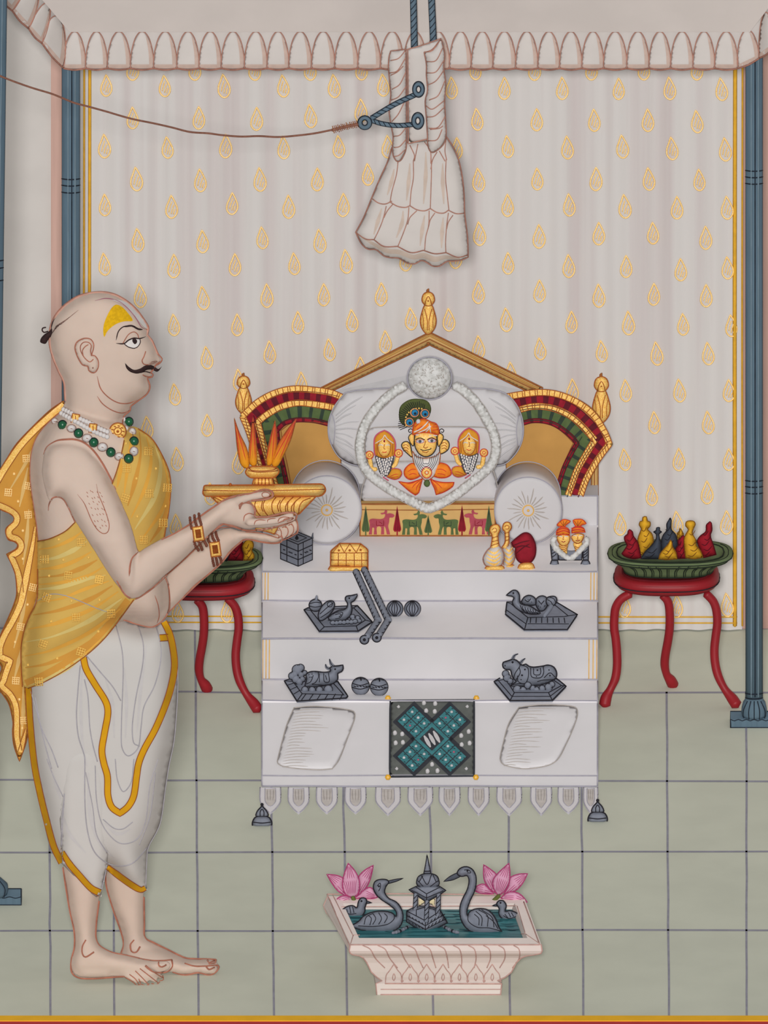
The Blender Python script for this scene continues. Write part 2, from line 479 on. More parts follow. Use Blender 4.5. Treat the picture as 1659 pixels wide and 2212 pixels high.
# ---------------------------------------------------------------- painted backdrop cloth with golden drops
c = Part(); nx = 240; x0, x1 = 172, 1603; xs = np.linspace(x0, x1, nx)
def curtY(x, y=0): return -.028-.004*math.sin(x*.105)-.002*math.sin(x*.047+1.3)
V = []
for z in np.linspace(0.004, 1.62, 30):
    for x in xs: V.append(((x-CX)/S, curtY(x), z))
F = [(j*nx+i, j*nx+i+1, (j+1)*nx+i+1, (j+1)*nx+i) for j in range(29) for i in range(nx-1)]
c.add(V, F, 'cloth_curtain')
cY = lambda x, y: curtY(x)-.0015
drops = """287,150 421,150 550,150 670,150 781,150 1027,150 1155,150 1278,150 1391,150 1506,150
230,186 356,187 484,187 612,187 722,187 828,185 976,191 1090,192 1215,192 1337,193 1447,192 1559,194
287,256 430,256 555,258 671,252 780,240 1031,259 1160,260 1284,261 1400,261 1506,264
226,317 362,320 488,317 613,320 732,318 838,318 987,322 1097,318 1226,320 1345,318 1452,322 1567,324
295,388 433,391 562,389 686,389 795,378 1034,390 1161,388 1288,388 1402,388 1511,390
227,444 371,448 502,441 624,448 742,444 1097,445 1230,444 1350,447 1463,450 1571,450
298,520 438,523 567,515 691,522 1036,506 1165,512 1294,506 1411,505 1525,515
226,572 376,576 508,573 636,571 748,566 877,562 985,556 1098,570 1229,576 1353,577 1471,584 1572,580
303,640 439,645 577,640 700,638 824,637 1034,632 1166,630 1294,640 1413,637 1526,640
376,703 513,703 644,698 761,694 888,690 970,692 1094,692 1235,697 1358,699 1476,702 1580,705
447,774 583,762 712,757 833,740 1034,752 1167,755 1300,760 1419,765 1530,765
779,797 1103,808 378,853 516,822 651,828 1237,845 1352,845 1468,845 1575,845
318,925 448,920 1414,914 1530,914 383,993 515,1000 1350,994 1467,994 1575,994
455,1068 1408,1070 1528,1065 380,1135 1340,1133 1463,1130 1570,1130
384,1322 490,1322 1350,1311 1462,1311 1571,1308"""
for x, y, _ in P(drops):
    s_ = RNG.uniform(.94, 1.04); k = RNG.uniform(-.06, .06)
    def D(pts): return [(x+s_*(a-k*b), y+s_*b, e) for a, b, e in asP(pts)]
    o = D([(-2,-26,True),(5,-14),(11.5,1),(11,13),(4,22),(-4,22),(-11.5,13),(-11.5,0),(-7,-12)])
    c.stroke(o, 3.9, 'gold_line', Y=cY, closed=True, step=4, sides=4)
    for a, b in (((-6,10),(0,-12)), ((-1,14),(5,-6)), ((4,15),(7,4))):
        c.stroke(D([a, ((a[0]+b[0])/2-.6, (a[1]+b[1])/2), b]), 2.6, 'gold_line', Y=cY, step=5, sides=4)
for x, w_ in ((181,4.5),(193,7),(1587,9),(1603,4)):
    c.stroke([(x+1, 128), (x, 700), (x-(6 if x < 400 else -1)*.5, 1352)], w_, 'gold_flat', Y=cY, step=40, sides=4)
for y in (1333, 1346):
    c.stroke([(181, y-2), (800, y-1), (1592, y)], 3.4, 'gold_flat', Y=cY, step=12, sides=4)
tag(c.build('backdrop_curtain'), 'pale backdrop cloth with rows of golden drops hanging on the rear wall', 'curtain')
# ---------------------------------------------------------------- posts
def zpy(py, Y): return ((BY-py)/S-Y*SP)/CP
def post(cx, Y, r, top_py, ring_pys, base_py, label, tilt=0.0, bw=48, plinth_h=.020, br=28):
    t0 = thing('canopy_post', ((cx-CX)/S, Y, 0), label, 'post', 'posts of the canopy')
    zt = zpy(top_py, Y)
    p = Part()
    p.box((cx-bw-CX)/S, (cx+bw-CX)/S, Y-.031, Y+.031, 0, plinth_h, 'post_blue'); p.box((cx-bw-CX)/S, (cx+bw-CX)/S, Y-.0305, Y+.031, plinth_h-.001, plinth_h+.0004, 'post_top_lit')
    yf = Y-.0315; a, b = cx-bw, cx+bw
    pb, pt = BY-S*(0*CP+yf*SP), BY-S*(plinth_h*CP+yf*SP)
    pk = BY-S*(plinth_h*CP+(Y+.031)*SP)
    p.stroke([(a, pb, True), (b, pb, True), (b, pk, True), (a, pk, True)], 3, 'ink_blue', closed=True, straight=True, step=30)
    p.stroke([(a+(b-a)*i/12, pt+(1.5 if i % 2 else -1.5)) for i in range(13)], 2, 'ink_blue')
    p.build('plinth', t0)
    p = Part(); z = plinth_h
    p.lathe(cx, Y, [(z, br-2), (z+.008, br), (z+.022, br-1), (z+.036, (br+r)/2+1), (z+.043, r+1), (z+.048, r+1)], 'post_blue')
    for q in [br*t for t in (-.8, -.4, 0, .4, .8)]:
        pp = [(cx+q*.65, BY-S*((z+.045)*CP+(Y-.02)*SP)), (cx+q*1.05, BY-S*((z+.025)*CP+(Y-.035)*SP)), (cx+q, BY-S*((z+.002)*CP+(Y-.035)*SP))]
        p.stroke(pp, 2.4, 'ink_blue')
    p.build('bell_base', t0)
    p = Part(); z0 = z+.044
    p.lathe(cx, Y, [(z0, r), (zt, r)], 'post_blue', tilt=tilt)
    def X(py, q): return cx+tilt*zpy(py, Y)*S+q
    pb = BY-S*(z0*CP+Y*SP)-4
    for q, w_, m in ((-r+1, 3, 'ink_blue'), (r-1, 3, 'ink_blue'), (2, 3, 'ink_blue'), (-6, 4, 'post_light'), (9, 4, 'post_light')):
        p.stroke([(X(top_py, q), top_py+2), (X(900, q), 900), (X(pb, q), pb)], w_, m, Y=Y-r/S*(.05 if abs(q) > r-2 else .97), step=60, straight=True)
    for rp in ring_pys:
        p.stroke([(X(rp, q), rp+2*(1-(q/r)**2)) for q in np.linspace(-r, r, 7)], 3, 'ink_blue', Y=lambda x, y: Y-math.sqrt(max(0, r*r-(x-X(rp, 0))**2))/S-.001)
    p.build('shaft', t0)
    return t0
post(153, -.690, 19.5, 128, (386, 400, 415), 1545, 'blue-grey post at the rear left corner, rising behind the bald man')
post(1629, -.690, 18.5, 112, (368, 382, 396, 1038, 1051, 1065, 1498, 1508), 1545, 'blue-grey post on a square plinth right of the tripod stand', bw=51)
post(-30, -1.963, 19, -60, (562, 578, 605), 1900, 'blue-grey post at the left picture edge with its plinth on the tiles', tilt=.0125, bw=76, br=48)
# ---------------------------------------------------------------- canopy with scalloped valance
can = thing('canopy', ((CX-CX)/S, -.72, 1.6), 'pale cloth canopy with a scalloped petal valance above the curtain', 'canopy')
def petal(p, bl, br, ap, Yf, right_shade=True):
    bl, br, ap = map(np.array, (bl, br, ap)); mid = (bl+br)/2; u = (br-bl)/2; v = ap-mid
    g = lambda a, b: tuple(mid+a*u+b*v)
    out = [(*g(-.98, .0), False), (*g(-1.0, .2), False), (*g(-.88, .5), False), (*g(-.6, .8), False), (*g(-.2, .97), False), (*g(.2, .97), False), (*g(.6, .8), False), (*g(.88, .5), False), (*g(1.0, .2), False), (*g(.98, 0), True), (*g(0, -.04), False)]
    out[0] = (*out[0][:2], True)
    p.inflate(out, Yf, 5, 'valance_cloth', R=12, g=5)
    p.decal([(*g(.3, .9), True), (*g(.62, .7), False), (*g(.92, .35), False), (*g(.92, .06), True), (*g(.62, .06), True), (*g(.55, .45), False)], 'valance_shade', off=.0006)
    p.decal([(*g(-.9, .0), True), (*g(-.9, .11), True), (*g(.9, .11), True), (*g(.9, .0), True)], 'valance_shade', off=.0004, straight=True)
    p.stroke(out[:10], 2.6, 'line_pink', Y=Yf, lift=.002)
    p.stroke([out[9], out[10], out[0]], 4.2, 'line_brown', Y=Yf, lift=.003)
p = Part()
xs = [137,185,232,282,332,382,430,478,528,577,624,673,723,773,822,872,921,971,1018,1065,1114,1162,1209,1257,1304,1354,1402,1449,1497,1544,1594]
p.decal([(137,148,True),(160,66,True),(1612,62,True),(1640,126,True),(1594,147,True)], 'valance_cloth', Y=-.718, straight=True, g=30)
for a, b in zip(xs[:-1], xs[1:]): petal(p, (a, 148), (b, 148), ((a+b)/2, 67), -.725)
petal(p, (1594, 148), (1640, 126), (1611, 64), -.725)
p.stroke([(160, 66), (400, 66), (800, 66), (1200, 65), (1612, 62)], 3, 'line_pink', Y=-.728, step=20)
p.build('rear_valance', can)
sideY = lambda x, y: -.725-max(0, (140-x))/110*.13
p = Part()
V = []
p.decal([(137,148,True),(92,95,True),(62,63,True),(27,24,True),(-30,-40,True),(60,-45,True),(104,6,True),(130,36,True),(160,66,True)], 'valance_cloth', Y=lambda x, y: sideY(x, y)+.008, straight=True, g=12)
for bl, br, ap in (((91,94),(137,147),(129,37)), ((62,62),(91,94),(106,6)), ((27,24),(62,62),(80,-24)), ((-6,-12),(27,24),(54,-52))): petal(p, bl, br, ap, sideY)
p.stroke([(160, 66), (132, 38), (104, 7), (60, -42)], 3, 'line_brown', Y=sideY)
p.build('side_valance', can)
sideR = lambda x, y: -.725-max(0, (x-1640))/110*.13
p = Part()
p.decal([(1612,62,True),(1640,126,True),(1668,104,True),(1720,60,True),(1700,-30,True),(1649,25,True)], 'valance_cloth', Y=lambda x, y: sideR(x, y)+.008, straight=True, g=12)
petal(p, (1640,126), (1672,102), (1652,26), sideR); petal(p, (1672,102), (1704,72), (1682,-6), sideR)
p.stroke([(1612, 62), (1650, 24), (1690, -14)], 3, 'line_brown', Y=sideR)
p.build('side_valance', can)
p = Part()
q0 = W(np.linspace(150, 1620, 20), np.full(20, 69.), np.full(20, -.733)); q1 = W(np.linspace(40, 1720, 20), np.full(20, -60.), np.full(20, -.84))
p.rings([np.vstack([q0, q0[::-1]+[0, .012, .012]]), np.vstack([q1, q1[::-1]+[0, .012, .012]])], 'ceiling_cloth')
p.build('canopy_cloth', can)
# ================================================================ stepped altar
Y0 = -1.146; Z0 = .030; ZS = Z0+.0989; Y1 = Y0+.25
ZA = ZS+.007; Y2 = Y1+43/KF; ZB = ZA+90/KV; Y3 = Y2+80/KF; ZC = ZB+65/KV; YL = -.155; ZL = ((BY-1070)/S-YL*SP)/CP
AX0, AX1 = (565-CX)/S, (1292-CX)/S
def slopeY(x, py): k = (ZS-Z0)/(Y1-Y0); return ((BY-py)/S-(Z0-Y0*k)*CP)/(SP+k*CP)
alt = thing('stepped_altar', ((928-CX)/S, -.6, 0), 'white stepped altar carrying the throne, toys and cushions', 'altar')
def edge(p, x0, x1, Y, Z, m='white_line', w=3):
    py = BY-S*(Z*CP+Y*SP)
    n = 8; p.stroke([(x0+(x1-x0)*i/n, py+(RNG.normal()*.5)) for i in range(n+1)], w, m, Y=Y, step=60, lift=.001)
def side_lines(p, Y, Za, Zb):
    for x in (566, 1291):
        p.stroke([(x, BY-S*(Za*CP+Y*SP)), (x, BY-S*(Zb*CP+Y*SP))], 3, 'white_line', Y=Y-.001, step=40)
def goldv(p, Y, Za, Zb, xs):
    for x in xs:
        p.stroke([(x, BY-S*(Za*CP+Y*SP)-3), (x+.6, BY-S*(Zb*CP+Y*SP)+3)], 2.2, 'stripe_gold', Y=Y-.001, step=30)
p = Part()
V = []
for X in (AX0, AX1): V += [(X, Y0, 0), (X, Y0, Z0), (X, Y1, ZS), (X, YL, ZS), (X, YL, 0)]
p.add(V[:], [(0,1,6,5)], 'white', smooth=False); p.add(V, [(1,2,7,6)], 'white_slope_lit', smooth=False)
p.add(V, [(2,3,8,7),(3,4,9,8),(0,4,3,2,1),(5,6,7,8,9),(4,0,5,9)], 'white_top_lit', smooth=False)
edge(p, 566, 1291, Y0, Z0); edge(p, 566, 1291, Y0, 0.002, w=4)
for x in (566, 1291): p.stroke([(x, 1697), (x, 1520)], 3.4, 'white_line', Y=lambda x, y: (slopeY(x, y) if y < 1675 else Y0)-.002, step=20)
SLOPE = p; p.build('sloping_platform', alt)
p = Part(); p.box(AX0, AX1, Y1+.001, YL, ZS+.0005, ZA, 'white_top_lit'); edge(p, 566, 1291, Y1, ZA-.001, w=3.4); side_lines(p, Y1, ZS, ZA); 
for x in (566, 1291): p.stroke([(x, 1514), (x, 1471)], 3, 'white_line', Y=lambda x, y: YatZ(y, ZA)-.003, step=20)
MAT1 = p; p.build('lower_step', alt)
p = Part(); p.box(AX0, AX1, Y2, YL, ZA, ZB, 'white'); p.box(AX0, AX1, Y2, YL, ZB-.001, ZB+.0004, 'white_top_lit')
edge(p, 566, 1291, Y2, ZB, w=4.4); edge(p, 566, 1291, Y2, ZA+.002, w=3); side_lines(p, Y2, ZA, ZB); goldv(p, Y2, ZA, ZB, (567.5, 574.5, 581.5, 1272, 1281, 1289))
for x in (566, 1291): p.stroke([(x, 1380), (x, 1302)], 3, 'white_line', Y=lambda x, y: YatZ(y, ZB)-.003, step=20)
p.build('middle_step', alt)
p = Part(); p.box(AX0, AX1, Y3, -.035, ZB, ZC, 'white'); p.box(AX0, AX1, Y3, -.035, ZC-.001, ZC+.0004, 'white_top_lit')
edge(p, 566, 1291, Y3, ZC, w=3.6); edge(p, 566, 1291, Y3, ZB+.002, w=3); side_lines(p, Y3, ZB, ZC); goldv(p, Y3, ZB, ZC, (566.5, 572.5, 579, 1276, 1283, 1289.5))
p.stroke([(1291, 1234), (1291, 1140)], 3, 'white_line', Y=lambda x, y: YatZ(y, ZC)-.003, step=20)
p.stroke([(566, 1234), (566, 1140)], 3, 'white_line', Y=lambda x, y: YatZ(y, ZC)-.003, step=20)
p.build('top_step', alt)
p = Part(); p.box((640-CX)/S, AX1, YL, -.035, ZC, ZL, 'white'); p.stroke([(1291, 1135), (1291, 1072)], 3, 'white_line', Y=YL-.001); p.stroke([(640,1071),(900,1071),(1291,1071)], 3, 'white_line', Y=YL-.001)
p.build('throne_ledge', alt)
for i, x in enumerate((584, 645, 706, 768, 838, 908, 971, 1034, 1100, 1169, 1228, 1276)):
    q = Part(); hw = (22 if i not in (4, 8, 5) else 26) if i != 11 else 15; y1 = 1757 if i < 4 or i > 9 else 1761
    o = [(x-hw, 1701, True), (x-hw, 1730, False), (x-hw*.6, 1745, False), (x, y1, True), (x+hw*.6, 1745, False), (x+hw, 1730, False), (x+hw, 1701, True)]
    pl = spline(o, True, 5); 
    q.prism([tuple(a)+(True,) for a in pl], .004, .0036, 'white_top_lit')
    q.stroke(o, 2.8, 'white_line_top_lit')
    k = .52; i_ = [(x-hw*k, 1703, True), (x-hw*k, 1730, False), (x-hw*.3, 1738, False), (x, y1-14, True), (x+hw*.3, 1738, False), (x+hw*k, 1730, False), (x+hw*k, 1703, True)]
    q.decal(i_, 'pennant_grey', off=.001, edge='white_line_top_lit', ew=1.6)
    for k_ in (-.3, 0, .3): q.stroke([(x+hw*k_, 1705), (x+hw*k_, 1718), (x+hw*k_*.8, 1730)], 1.3, 'warm_line', taper=True)
    q.build('pennant', alt)
# ================================================================ throne
thr = thing('throne', ((928-CX)/S, -.10, ZL), 'gold-finialled throne with a gabled tan back and striped padded arms on the altar top', 'throne')
YG = -.062
p = Part()
p.inflate([(928,728,True),(1168,846,True),(1150,900,False),(1150,1068,True),(706,1068,True),(706,900,False),(690,846,True)], YG, 8, 'white', R=8, straight=True)
p.decal([(928,745,True),(1150,855,True),(706,855,True)], 'soft_grey', Y=YG-.0098, g=20, straight=True)
p.decal([(928,746,True),(1120,841,True),(928,800,True),(738,841,True)], 'white', Y=YG-.0102, g=20, straight=True)
p.build('gable_panel', thr)
p = Part()
o = [(928,716,True),(1172,838,True),(1140,845,True),(928,744,True),(716,845,True),(688,840,True)]
p.inflate(o, YG-.02, 9, 'tan', R=6, straight=True, g=5)
p.stroke([(688,841),(806,780),(928,718,True),(1050,778),(1172,838)], 4, 'tan_line', Y=YG-.03, straight=True)
p.stroke([(716,845),(822,795),(928,745,True),(1034,795),(1140,846)], 3.4, 'tan_line', Y=YG-.03, straight=True)
p.stroke([(700,843),(814,788),(928,733,True),(1042,788),(1158,843)], 2.6, 'tan_line', Y=YG-.0315, straight=True)
p.stroke([(694,842),(809,784),(928,724,True),(1047,784),(1164,841)], 5, 'tan_dark', Y=YG-.030, straight=True)
p.ball(925, 742, YG-.03, 4, 'tan_line', ry=3)
p.build('gable_frame', thr)
def band(p, pts, w, mats, seg, Y, edge='gold_dark', off=.0):
    c = [i for i, q in enumerate(pts) if len(q) > 2]
    if c:
        c = c[0]; A_, B_ = [tuple(q[:2]) for q in pts[:c+1]], [tuple(q[:2]) for q in pts[c:]]
        def ext(u, v, k): d = np.array(v)-np.array(u); d = d/np.linalg.norm(d); return tuple(np.array(v)+d*k)
        A_[-1] = ext(A_[-2], A_[-1], w*.30); B_[0] = ext(B_[1], B_[0], w*.30)
        band(p, A_, w, mats, seg, Y, edge, off); band(p, B_, w, mats, seg, Y, edge, off+.0002); return
    p.ribbon(pts, w, mats[0], Y=lambda x, y: Y(x, y)-off, mats=mats, seglen=seg, step=2.5, edge=edge, ew=2.0, lift=.0012)
def gold_band(p, pts, w, Y, off, slant=0.0, dens=9.0, stripes=True):
    p.ribbon(pts, w, 'gold', Y=lambda x, y: Y(x, y)-off, step=3, edge='gold_dark', ew=2.0, lift=.0012)
    q = spline(pts, False, 1.0); L = len(q); k = 6.0; i = 0
    while k < L-4:
        a = q[int(k)]; t_ = q[min(L-1, int(k)+2)]-q[max(0, int(k)-2)]; t_ = t_/np.linalg.norm(t_); nn = np.array([-t_[1], t_[0]])
        A, B = a-nn*w/2+t_*slant, a+nn*w/2-t_*slant
        p.stroke([tuple(A), tuple((A+B)/2), tuple(B)], 1.8, 'gold_dark', Y=lambda x, y: Y(x, y)-off-.002, step=6)
        k += (4.0 if (i % 3 == 0 and not slant) else dens)*(1.0 if slant else 1.25); i += 1
# left arm
def arm(side):
    p = Part()
    if side == 'L':
        body = P("744,852! 714,842 680,837 646,834 613,837 580,848 549,866 518,898! 530,930 545,975 560,1015 588,1068! 726,1068! 738,980 730,900")
        g1 = [(738,858),(713,848),(680,843),(646,840),(615,843),(583,854),(553,872),(524,899,True),(537,930),(548,965),(570,1040),(582,1068)]
        m1 = [(730,866),(690,858),(646,855),(618,858),(590,868),(564,884),(540,906,True),(550,940),(563,985),(590,1068)]
        g2 = [(722,880),(690,875),(650,870),(622,874),(596,884),(573,898),(556,912,True),(565,945),(576,985),(600,1068)]
        gr = [(716,901),(680,893),(650,890),(625,893),(602,902),(580,920,True),(586,960),(597,1010),(611,1068)]
        m2 = [(714,917),(680,909),(650,907),(630,909),(612,916),(598,930,True),(602,965),(612,1010),(624,1068)]
        tanp = P("725,920! 690,913 655,911 630,914 607,930! 612,965 622,1010 632,1068! 740,1068! 735,985")
    else:
        body = P("1093,850! 1140,843 1180,841 1220,850 1260,868 1290,893 1312,930 1324,960! 1300,985 1285,1010 1260,1070! 1110,1070! 1100,980 1110,900")
        g1 = [(1096,857),(1140,850),(1180,848),(1218,856),(1256,875),(1284,899),(1305,932),(1316,959,True),(1297,984),(1280,1010),(1264,1040),(1254,1070)]
        m1 = [(1112,873),(1150,866),(1180,865),(1210,872),(1243,889),(1272,915),(1292,940),(1302,957,True),(1281,982),(1262,1015),(1250,1045),(1240,1070)]
        g2 = [(1118,886),(1150,878),(1180,879),(1207,886),(1236,901),(1262,925),(1285,950,True),(1264,985),(1247,1015),(1236,1045),(1227,1070)]
        gr = [(1122,900),(1150,895),(1178,896),(1204,904),(1230,920),(1252,940),(1264,957,True),(1246,985),(1231,1015),(1220,1045),(1213,1070)]
        m2 = [(1130,914),(1150,909),(1175,910),(1198,917),(1220,931),(1237,946),(1246,958,True),(1231,985),(1217,1015),(1208,1045),(1203,1068)]
        tanp = P("1130,918! 1152,913 1175,914 1200,923 1222,940 1238,957! 1225,985 1212,1015 1203,1050 1200,1068! 1100,1068! 1095,985")
    Yf = -.135
    Yb = lambda x, y: Yf-.0195
    p.inflate(body, Yf, 16, 'tan_dark', R=9, g=6)
    p.decal(tanp, 'tan_dark', Y=lambda x, y: Yf-.0196, edge='tan_line')
    band(p, m2, 9, ['maroon', 'maroon', 'maroon_dark'], 7, Yb, 'maroon_dark', .001)
    band(p, gr, 26, ['green', 'green', 'green_dark'], 8, Yb, 'green_dark', .0004)
    band(p, m1, 20, ['maroon', 'maroon_dark'], 12, Yb, 'maroon_dark', .0006)
    for gp, o_ in ((g2, .0018), (g1, .0022)):
        c = [i for i, q in enumerate(gp) if len(q) > 2][0]
        gold_band(p, gp[:c+1], 13, Yb, o_); gold_band(p, gp[c:], 13, Yb, o_+.0003, slant=5, dens=8)
    p.build('padded_arm', thr)
arm('L'); arm('R')
def finial(x, yb, yt, w, Yf):
    p = Part(); h = yb-yt
    o = [(x-w*.25, yb, False), (x-w*.85, yb-h*.14, False), (x-w, yb-h*.32, False), (x-w*.62, yb-h*.58, False), (x-w*.45, yb-h*.64, True), (x-w*.8, yb-h*.74, False), (x-w*.6, yb-h*.88, False), (x, yb-h*.93, False),
         (x+w*.6, yb-h*.88, False), (x+w*.8, yb-h*.74, False), (x+w*.45, yb-h*.64, True), (x+w*.62, yb-h*.58, False), (x+w, yb-h*.32, False), (x+w*.85, yb-h*.14, False), (x+w*.25, yb, False)]
    p.inflate(o, Yf, w*.9, 'gold', g=2.2); p.stroke(o, 2.4, 'gold_dark', Y=Yf-.002, closed=True)
    for k in (-1, 1):
        p.stroke([(x+k*w*.12, yb-h*.08), (x+k*w*.12, yb-h*.3), (x+k*w*.45, yb-h*.55)], 1.9, 'gold_dark', step=3)
        p.stroke([(x+k*w*.62, yb-h*.12), (x+k*w*.6, yb-h*.3), (x+k*w*.75, yb-h*.45)], 1.6, 'gold_dark', step=3)
    p.stroke([(x-w*.4, yb-h*.66), (x-w*.3, yb-h*.74), (x, yb-h*.83), (x+w*.3, yb-h*.74), (x+w*.4, yb-h*.66)], 1.9, 'gold_dark', step=3)
    p.stroke([(x-w*.45, yb-h*.64), (x, yb-h*.62), (x+w*.45, yb-h*.64)], 2, 'gold_dark', step=3)
    p.ball(x, yb-h*.73, Yf-w*.85/S, 1.8, 'gold_dark')
    p.chain([(x, yb-h*.92, Yf, 2.6), (x-1, yb-h*.96, Yf, 3.4), (x+1, yt, Yf, 1.4)], 'tan_line', sides=8)
    p.build('finial', thr)
finial(925, 721, 624, 17, YG-.03); finial(526, 893, 806, 17, YG-.02); finial(1299, 912, 806, 19, YG-.02)
p = Part(); p.inflate(rect(1277, 985, 1292, 1070), -.075, 6, 'tan', R=3, straight=True)
for x in (1277, 1284, 1292): p.stroke([(x, 985), (x, 1070)], 2.2, 'tan_line', Y=-.0825, step=30)
p.build('back_post', thr)
# ---------------------------------------------------------------- cushions on the throne
def tagb(p, name, label, cat, group=None): return tag(p.build(name), label, cat, group)
YB = -.178
p = Part()
o = P("745,849! 771,843 840,838 928,836 1010,838 1060,841 1091,850 1113,870 1127,900 1131,930 1126,958 1111,984 1085,1004 1000,1012 928,1014 850,1012 770,1006 735,990 716,962 709,935 711,905 724,875")
p.inflate(o, YB, 20, 'white', R=30); p.stroke(o, 2.6, 'white_line', Y=YB-.006, closed=True)
for sx, T_ in ((1, None), (-1, None)):
    ex = 716 if sx == 1 else 1123; ey = 928 if sx == 1 else 931
    e = [(ex, ey-34, False), (ex+sx*6, ey-16, False), (ex+sx*7, ey+6, False), (ex+sx*3, ey+32, False), (ex-sx*4, ey+16, False), (ex-sx*6, ey-4, False), (ex-sx*3, ey-22, False)]
    p.decal(e, 'soft_grey', off=.003, edge='white_line')
    for k in range(9):
        a = -1.15+k*.29; x0_, y0_ = ex+sx*9, ey+a*26; x1_, y1_ = ex+sx*(55+12*math.cos(k*1.7)), ey+a*62
        p.stroke([(x0_, y0_), ((x0_+x1_)/2, (y0_+y1_)/2-3), (x1_, y1_)], 2.4 if k % 2 else 3.4, 'soft_grey', taper=True)
tagb(p, 'bolster_cushion', 'long white bolster with gathered ends lying across the throne behind the figures', 'cushion')
p = Part()
o = P("800,926 830,922 928,921 1030,922 1052,926 1066,945 1068,975 1062,1000 1040,1006 928,1008 815,1006 793,998 788,970 790,942")
p.inflate(o, -.210, 7, 'white', R=10); p.stroke(o, 2.2, 'warm_line', Y=-.212, closed=True)
p.stroke([(800,997),(928,999),(1055,997)], 1.8, 'soft_grey')
tagb(p, 'back_cushion', 'square white back cushion directly behind the three golden figures', 'cushion')
p = Part()
o = P("779,1086! 781,1060 790,1030 800,1006 810,998 928,996 1050,998 1060,1006 1070,1030 1076,1060 1078,1086!")
p.inflate(o, -.214, 11, 'white', R=11); p.stroke(o, 2.2, 'warm_line', Y=-.217, closed=True)
p.stroke([(786,1076),(928,1074),(1070,1076)], 3, 'soft_grey')
tagb(p, 'seat_cushion', 'flat white seat cushion under the golden figures, above the cow panel', 'cushion')
def round_bolster(cx, cy, r, dx, label):
    p = Part(); Yf = YatZ(cy+r, ZC)-.0; Yb = Yf+.112
    ring = lambda Y, k, ox=0: np.array([((cx+ox-CX)/S+k*r/S*math.cos(a), Y, zpy(cy, Yf)+k*r*.97/KV*math.sin(a)) for a in np.linspace(0, 2*math.pi, 41)[:-1]])
    p.rings([ring(Yb, .9, dx), ring(Yb, .98, dx), ring(Yf+.006, 1.0)], 'white_top_lit', smooth=True, cap1=False)
    p.rings([ring(Yf+.006, 1.0), ring(Yf, .985), ring(Yf-.002, .9)], 'white', smooth=True, cap0=False)
    p.stroke(circ(cx, cy, r-.5, n=24), 2.4, 'white_line', Y=Yf-.004, closed=True)
    hb = (Yb-Yf)*KF
    p.stroke([(cx-r, cy)]+[(cx+dx+r*.985*math.cos(a), cy-hb+r*.985*math.sin(a)) for a in np.linspace(-math.pi*.97, -.03*math.pi, 17)]+[(cx+r, cy)], 2.4, 'white_line', Y=Yb-.003, step=8)
    yc = Yf-.005
    for k in range(22):
        a = 2*math.pi*k/22+.1; L_ = r*(.62 if k % 2 else .5)*(1+.1*math.sin(k*2.3))
        p.stroke([(cx+14*math.cos(a), cy+14*math.sin(a)), (cx+(14+L_)/2*math.cos(a+.03), cy+(14+L_)/2*math.sin(a+.03)), (cx+L_*math.cos(a), cy+L_*math.sin(a))], 2.6, 'warm_line', Y=yc+.003, taper=True)
    p.stroke(circ(cx, cy, 11.5), 2.8, 'stripe_gold', Y=yc, closed=True, step=2); p.ball(cx, cy, yc, 3, 'stripe_gold')
    tagb(p, 'round_bolster', label, 'cushion', 'round bolsters flanking the cow panel')
round_bolster(706, 1102, 75, -3, 'round white bolster with pleated end left of the cow panel, behind the offering bowl')
round_bolster(1141, 1103, 73, -2, 'round white bolster with pleated end right of the cow panel, behind the red fan')
# ---------------------------------------------------------------- garland and ball
p = Part(); gl = P("872,834 850,847 828,866 806,890 790,915 780,942 777,968 782,997 795,1020 815,1038 842,1057 873,1074 902,1089 926,1098 955,1086 988,1066 1019,1042 1046,1020 1063,1000 1071,975 1070,950 1062,925 1048,900 1027,868 1003,845 983,833")
pts = spline(gl, False, 3.0); n_ = len(pts); YGA = -.268
rr = (9.2+RNG.normal(size=n_)*.8)/S
p.tube(W(pts[:, 0], pts[:, 1], np.full(n_, YGA)), rr, 'fluff', sides=12)
for k in range(0, n_-2, 3):
    for sgn in (-1, 1):
        tn = pts[min(n_-1, k+1)]-pts[max(0, k-1)]; tn = tn/np.linalg.norm(tn); nn = np.array([-tn[1], tn[0]])
        c_ = pts[k]+nn*sgn*5.2; p.ball(c_[0], c_[1], YGA-.003+.004*RNG.normal()*.5, 4.6+RNG.uniform(-.5, .9), 'fluff', seg=7)
for sgn in (-1, 1):
    tn = np.gradient(pts, axis=0); tn /= np.linalg.norm(tn, axis=1)[:, None]; e = pts+np.stack([-tn[:, 1], tn[:, 0]], 1)*sgn*10.2
    e = e[::3]+RNG.normal(size=(len(e[::3]), 2))*.5
    p.stroke([tuple(x) for x in e], 1.6, 'warm_line', Y=YGA)
tagb(p, 'flower_garland', 'thick white flower garland looping round the three golden figures', 'garland')
p = Part(); p.inflate(circ(928, 817, 48, 46, n=20), -.262, 26, 'fluff', R=46); p.stroke(circ(928, 817, 48, 46, n=20), 2.8, 'white_line', Y=-.264, closed=True)
for k in range(120):
    a = RNG.uniform(0, 6.28); r_ = 43*math.sqrt(RNG.uniform()); x, y = 928+r_*math.cos(a), 817+r_*.96*math.sin(a)
    b = RNG.uniform(0, 3.14); p.stroke([(x, y), (x+2*math.cos(b)+1, y+2*math.sin(b)), (x+4*math.cos(b), y+4*math.sin(b))], 1.4, 'warm_line', step=3, sides=4)
tagb(p, 'flower_ball', 'round white ball of flowers at the top of the garland', 'flowers')
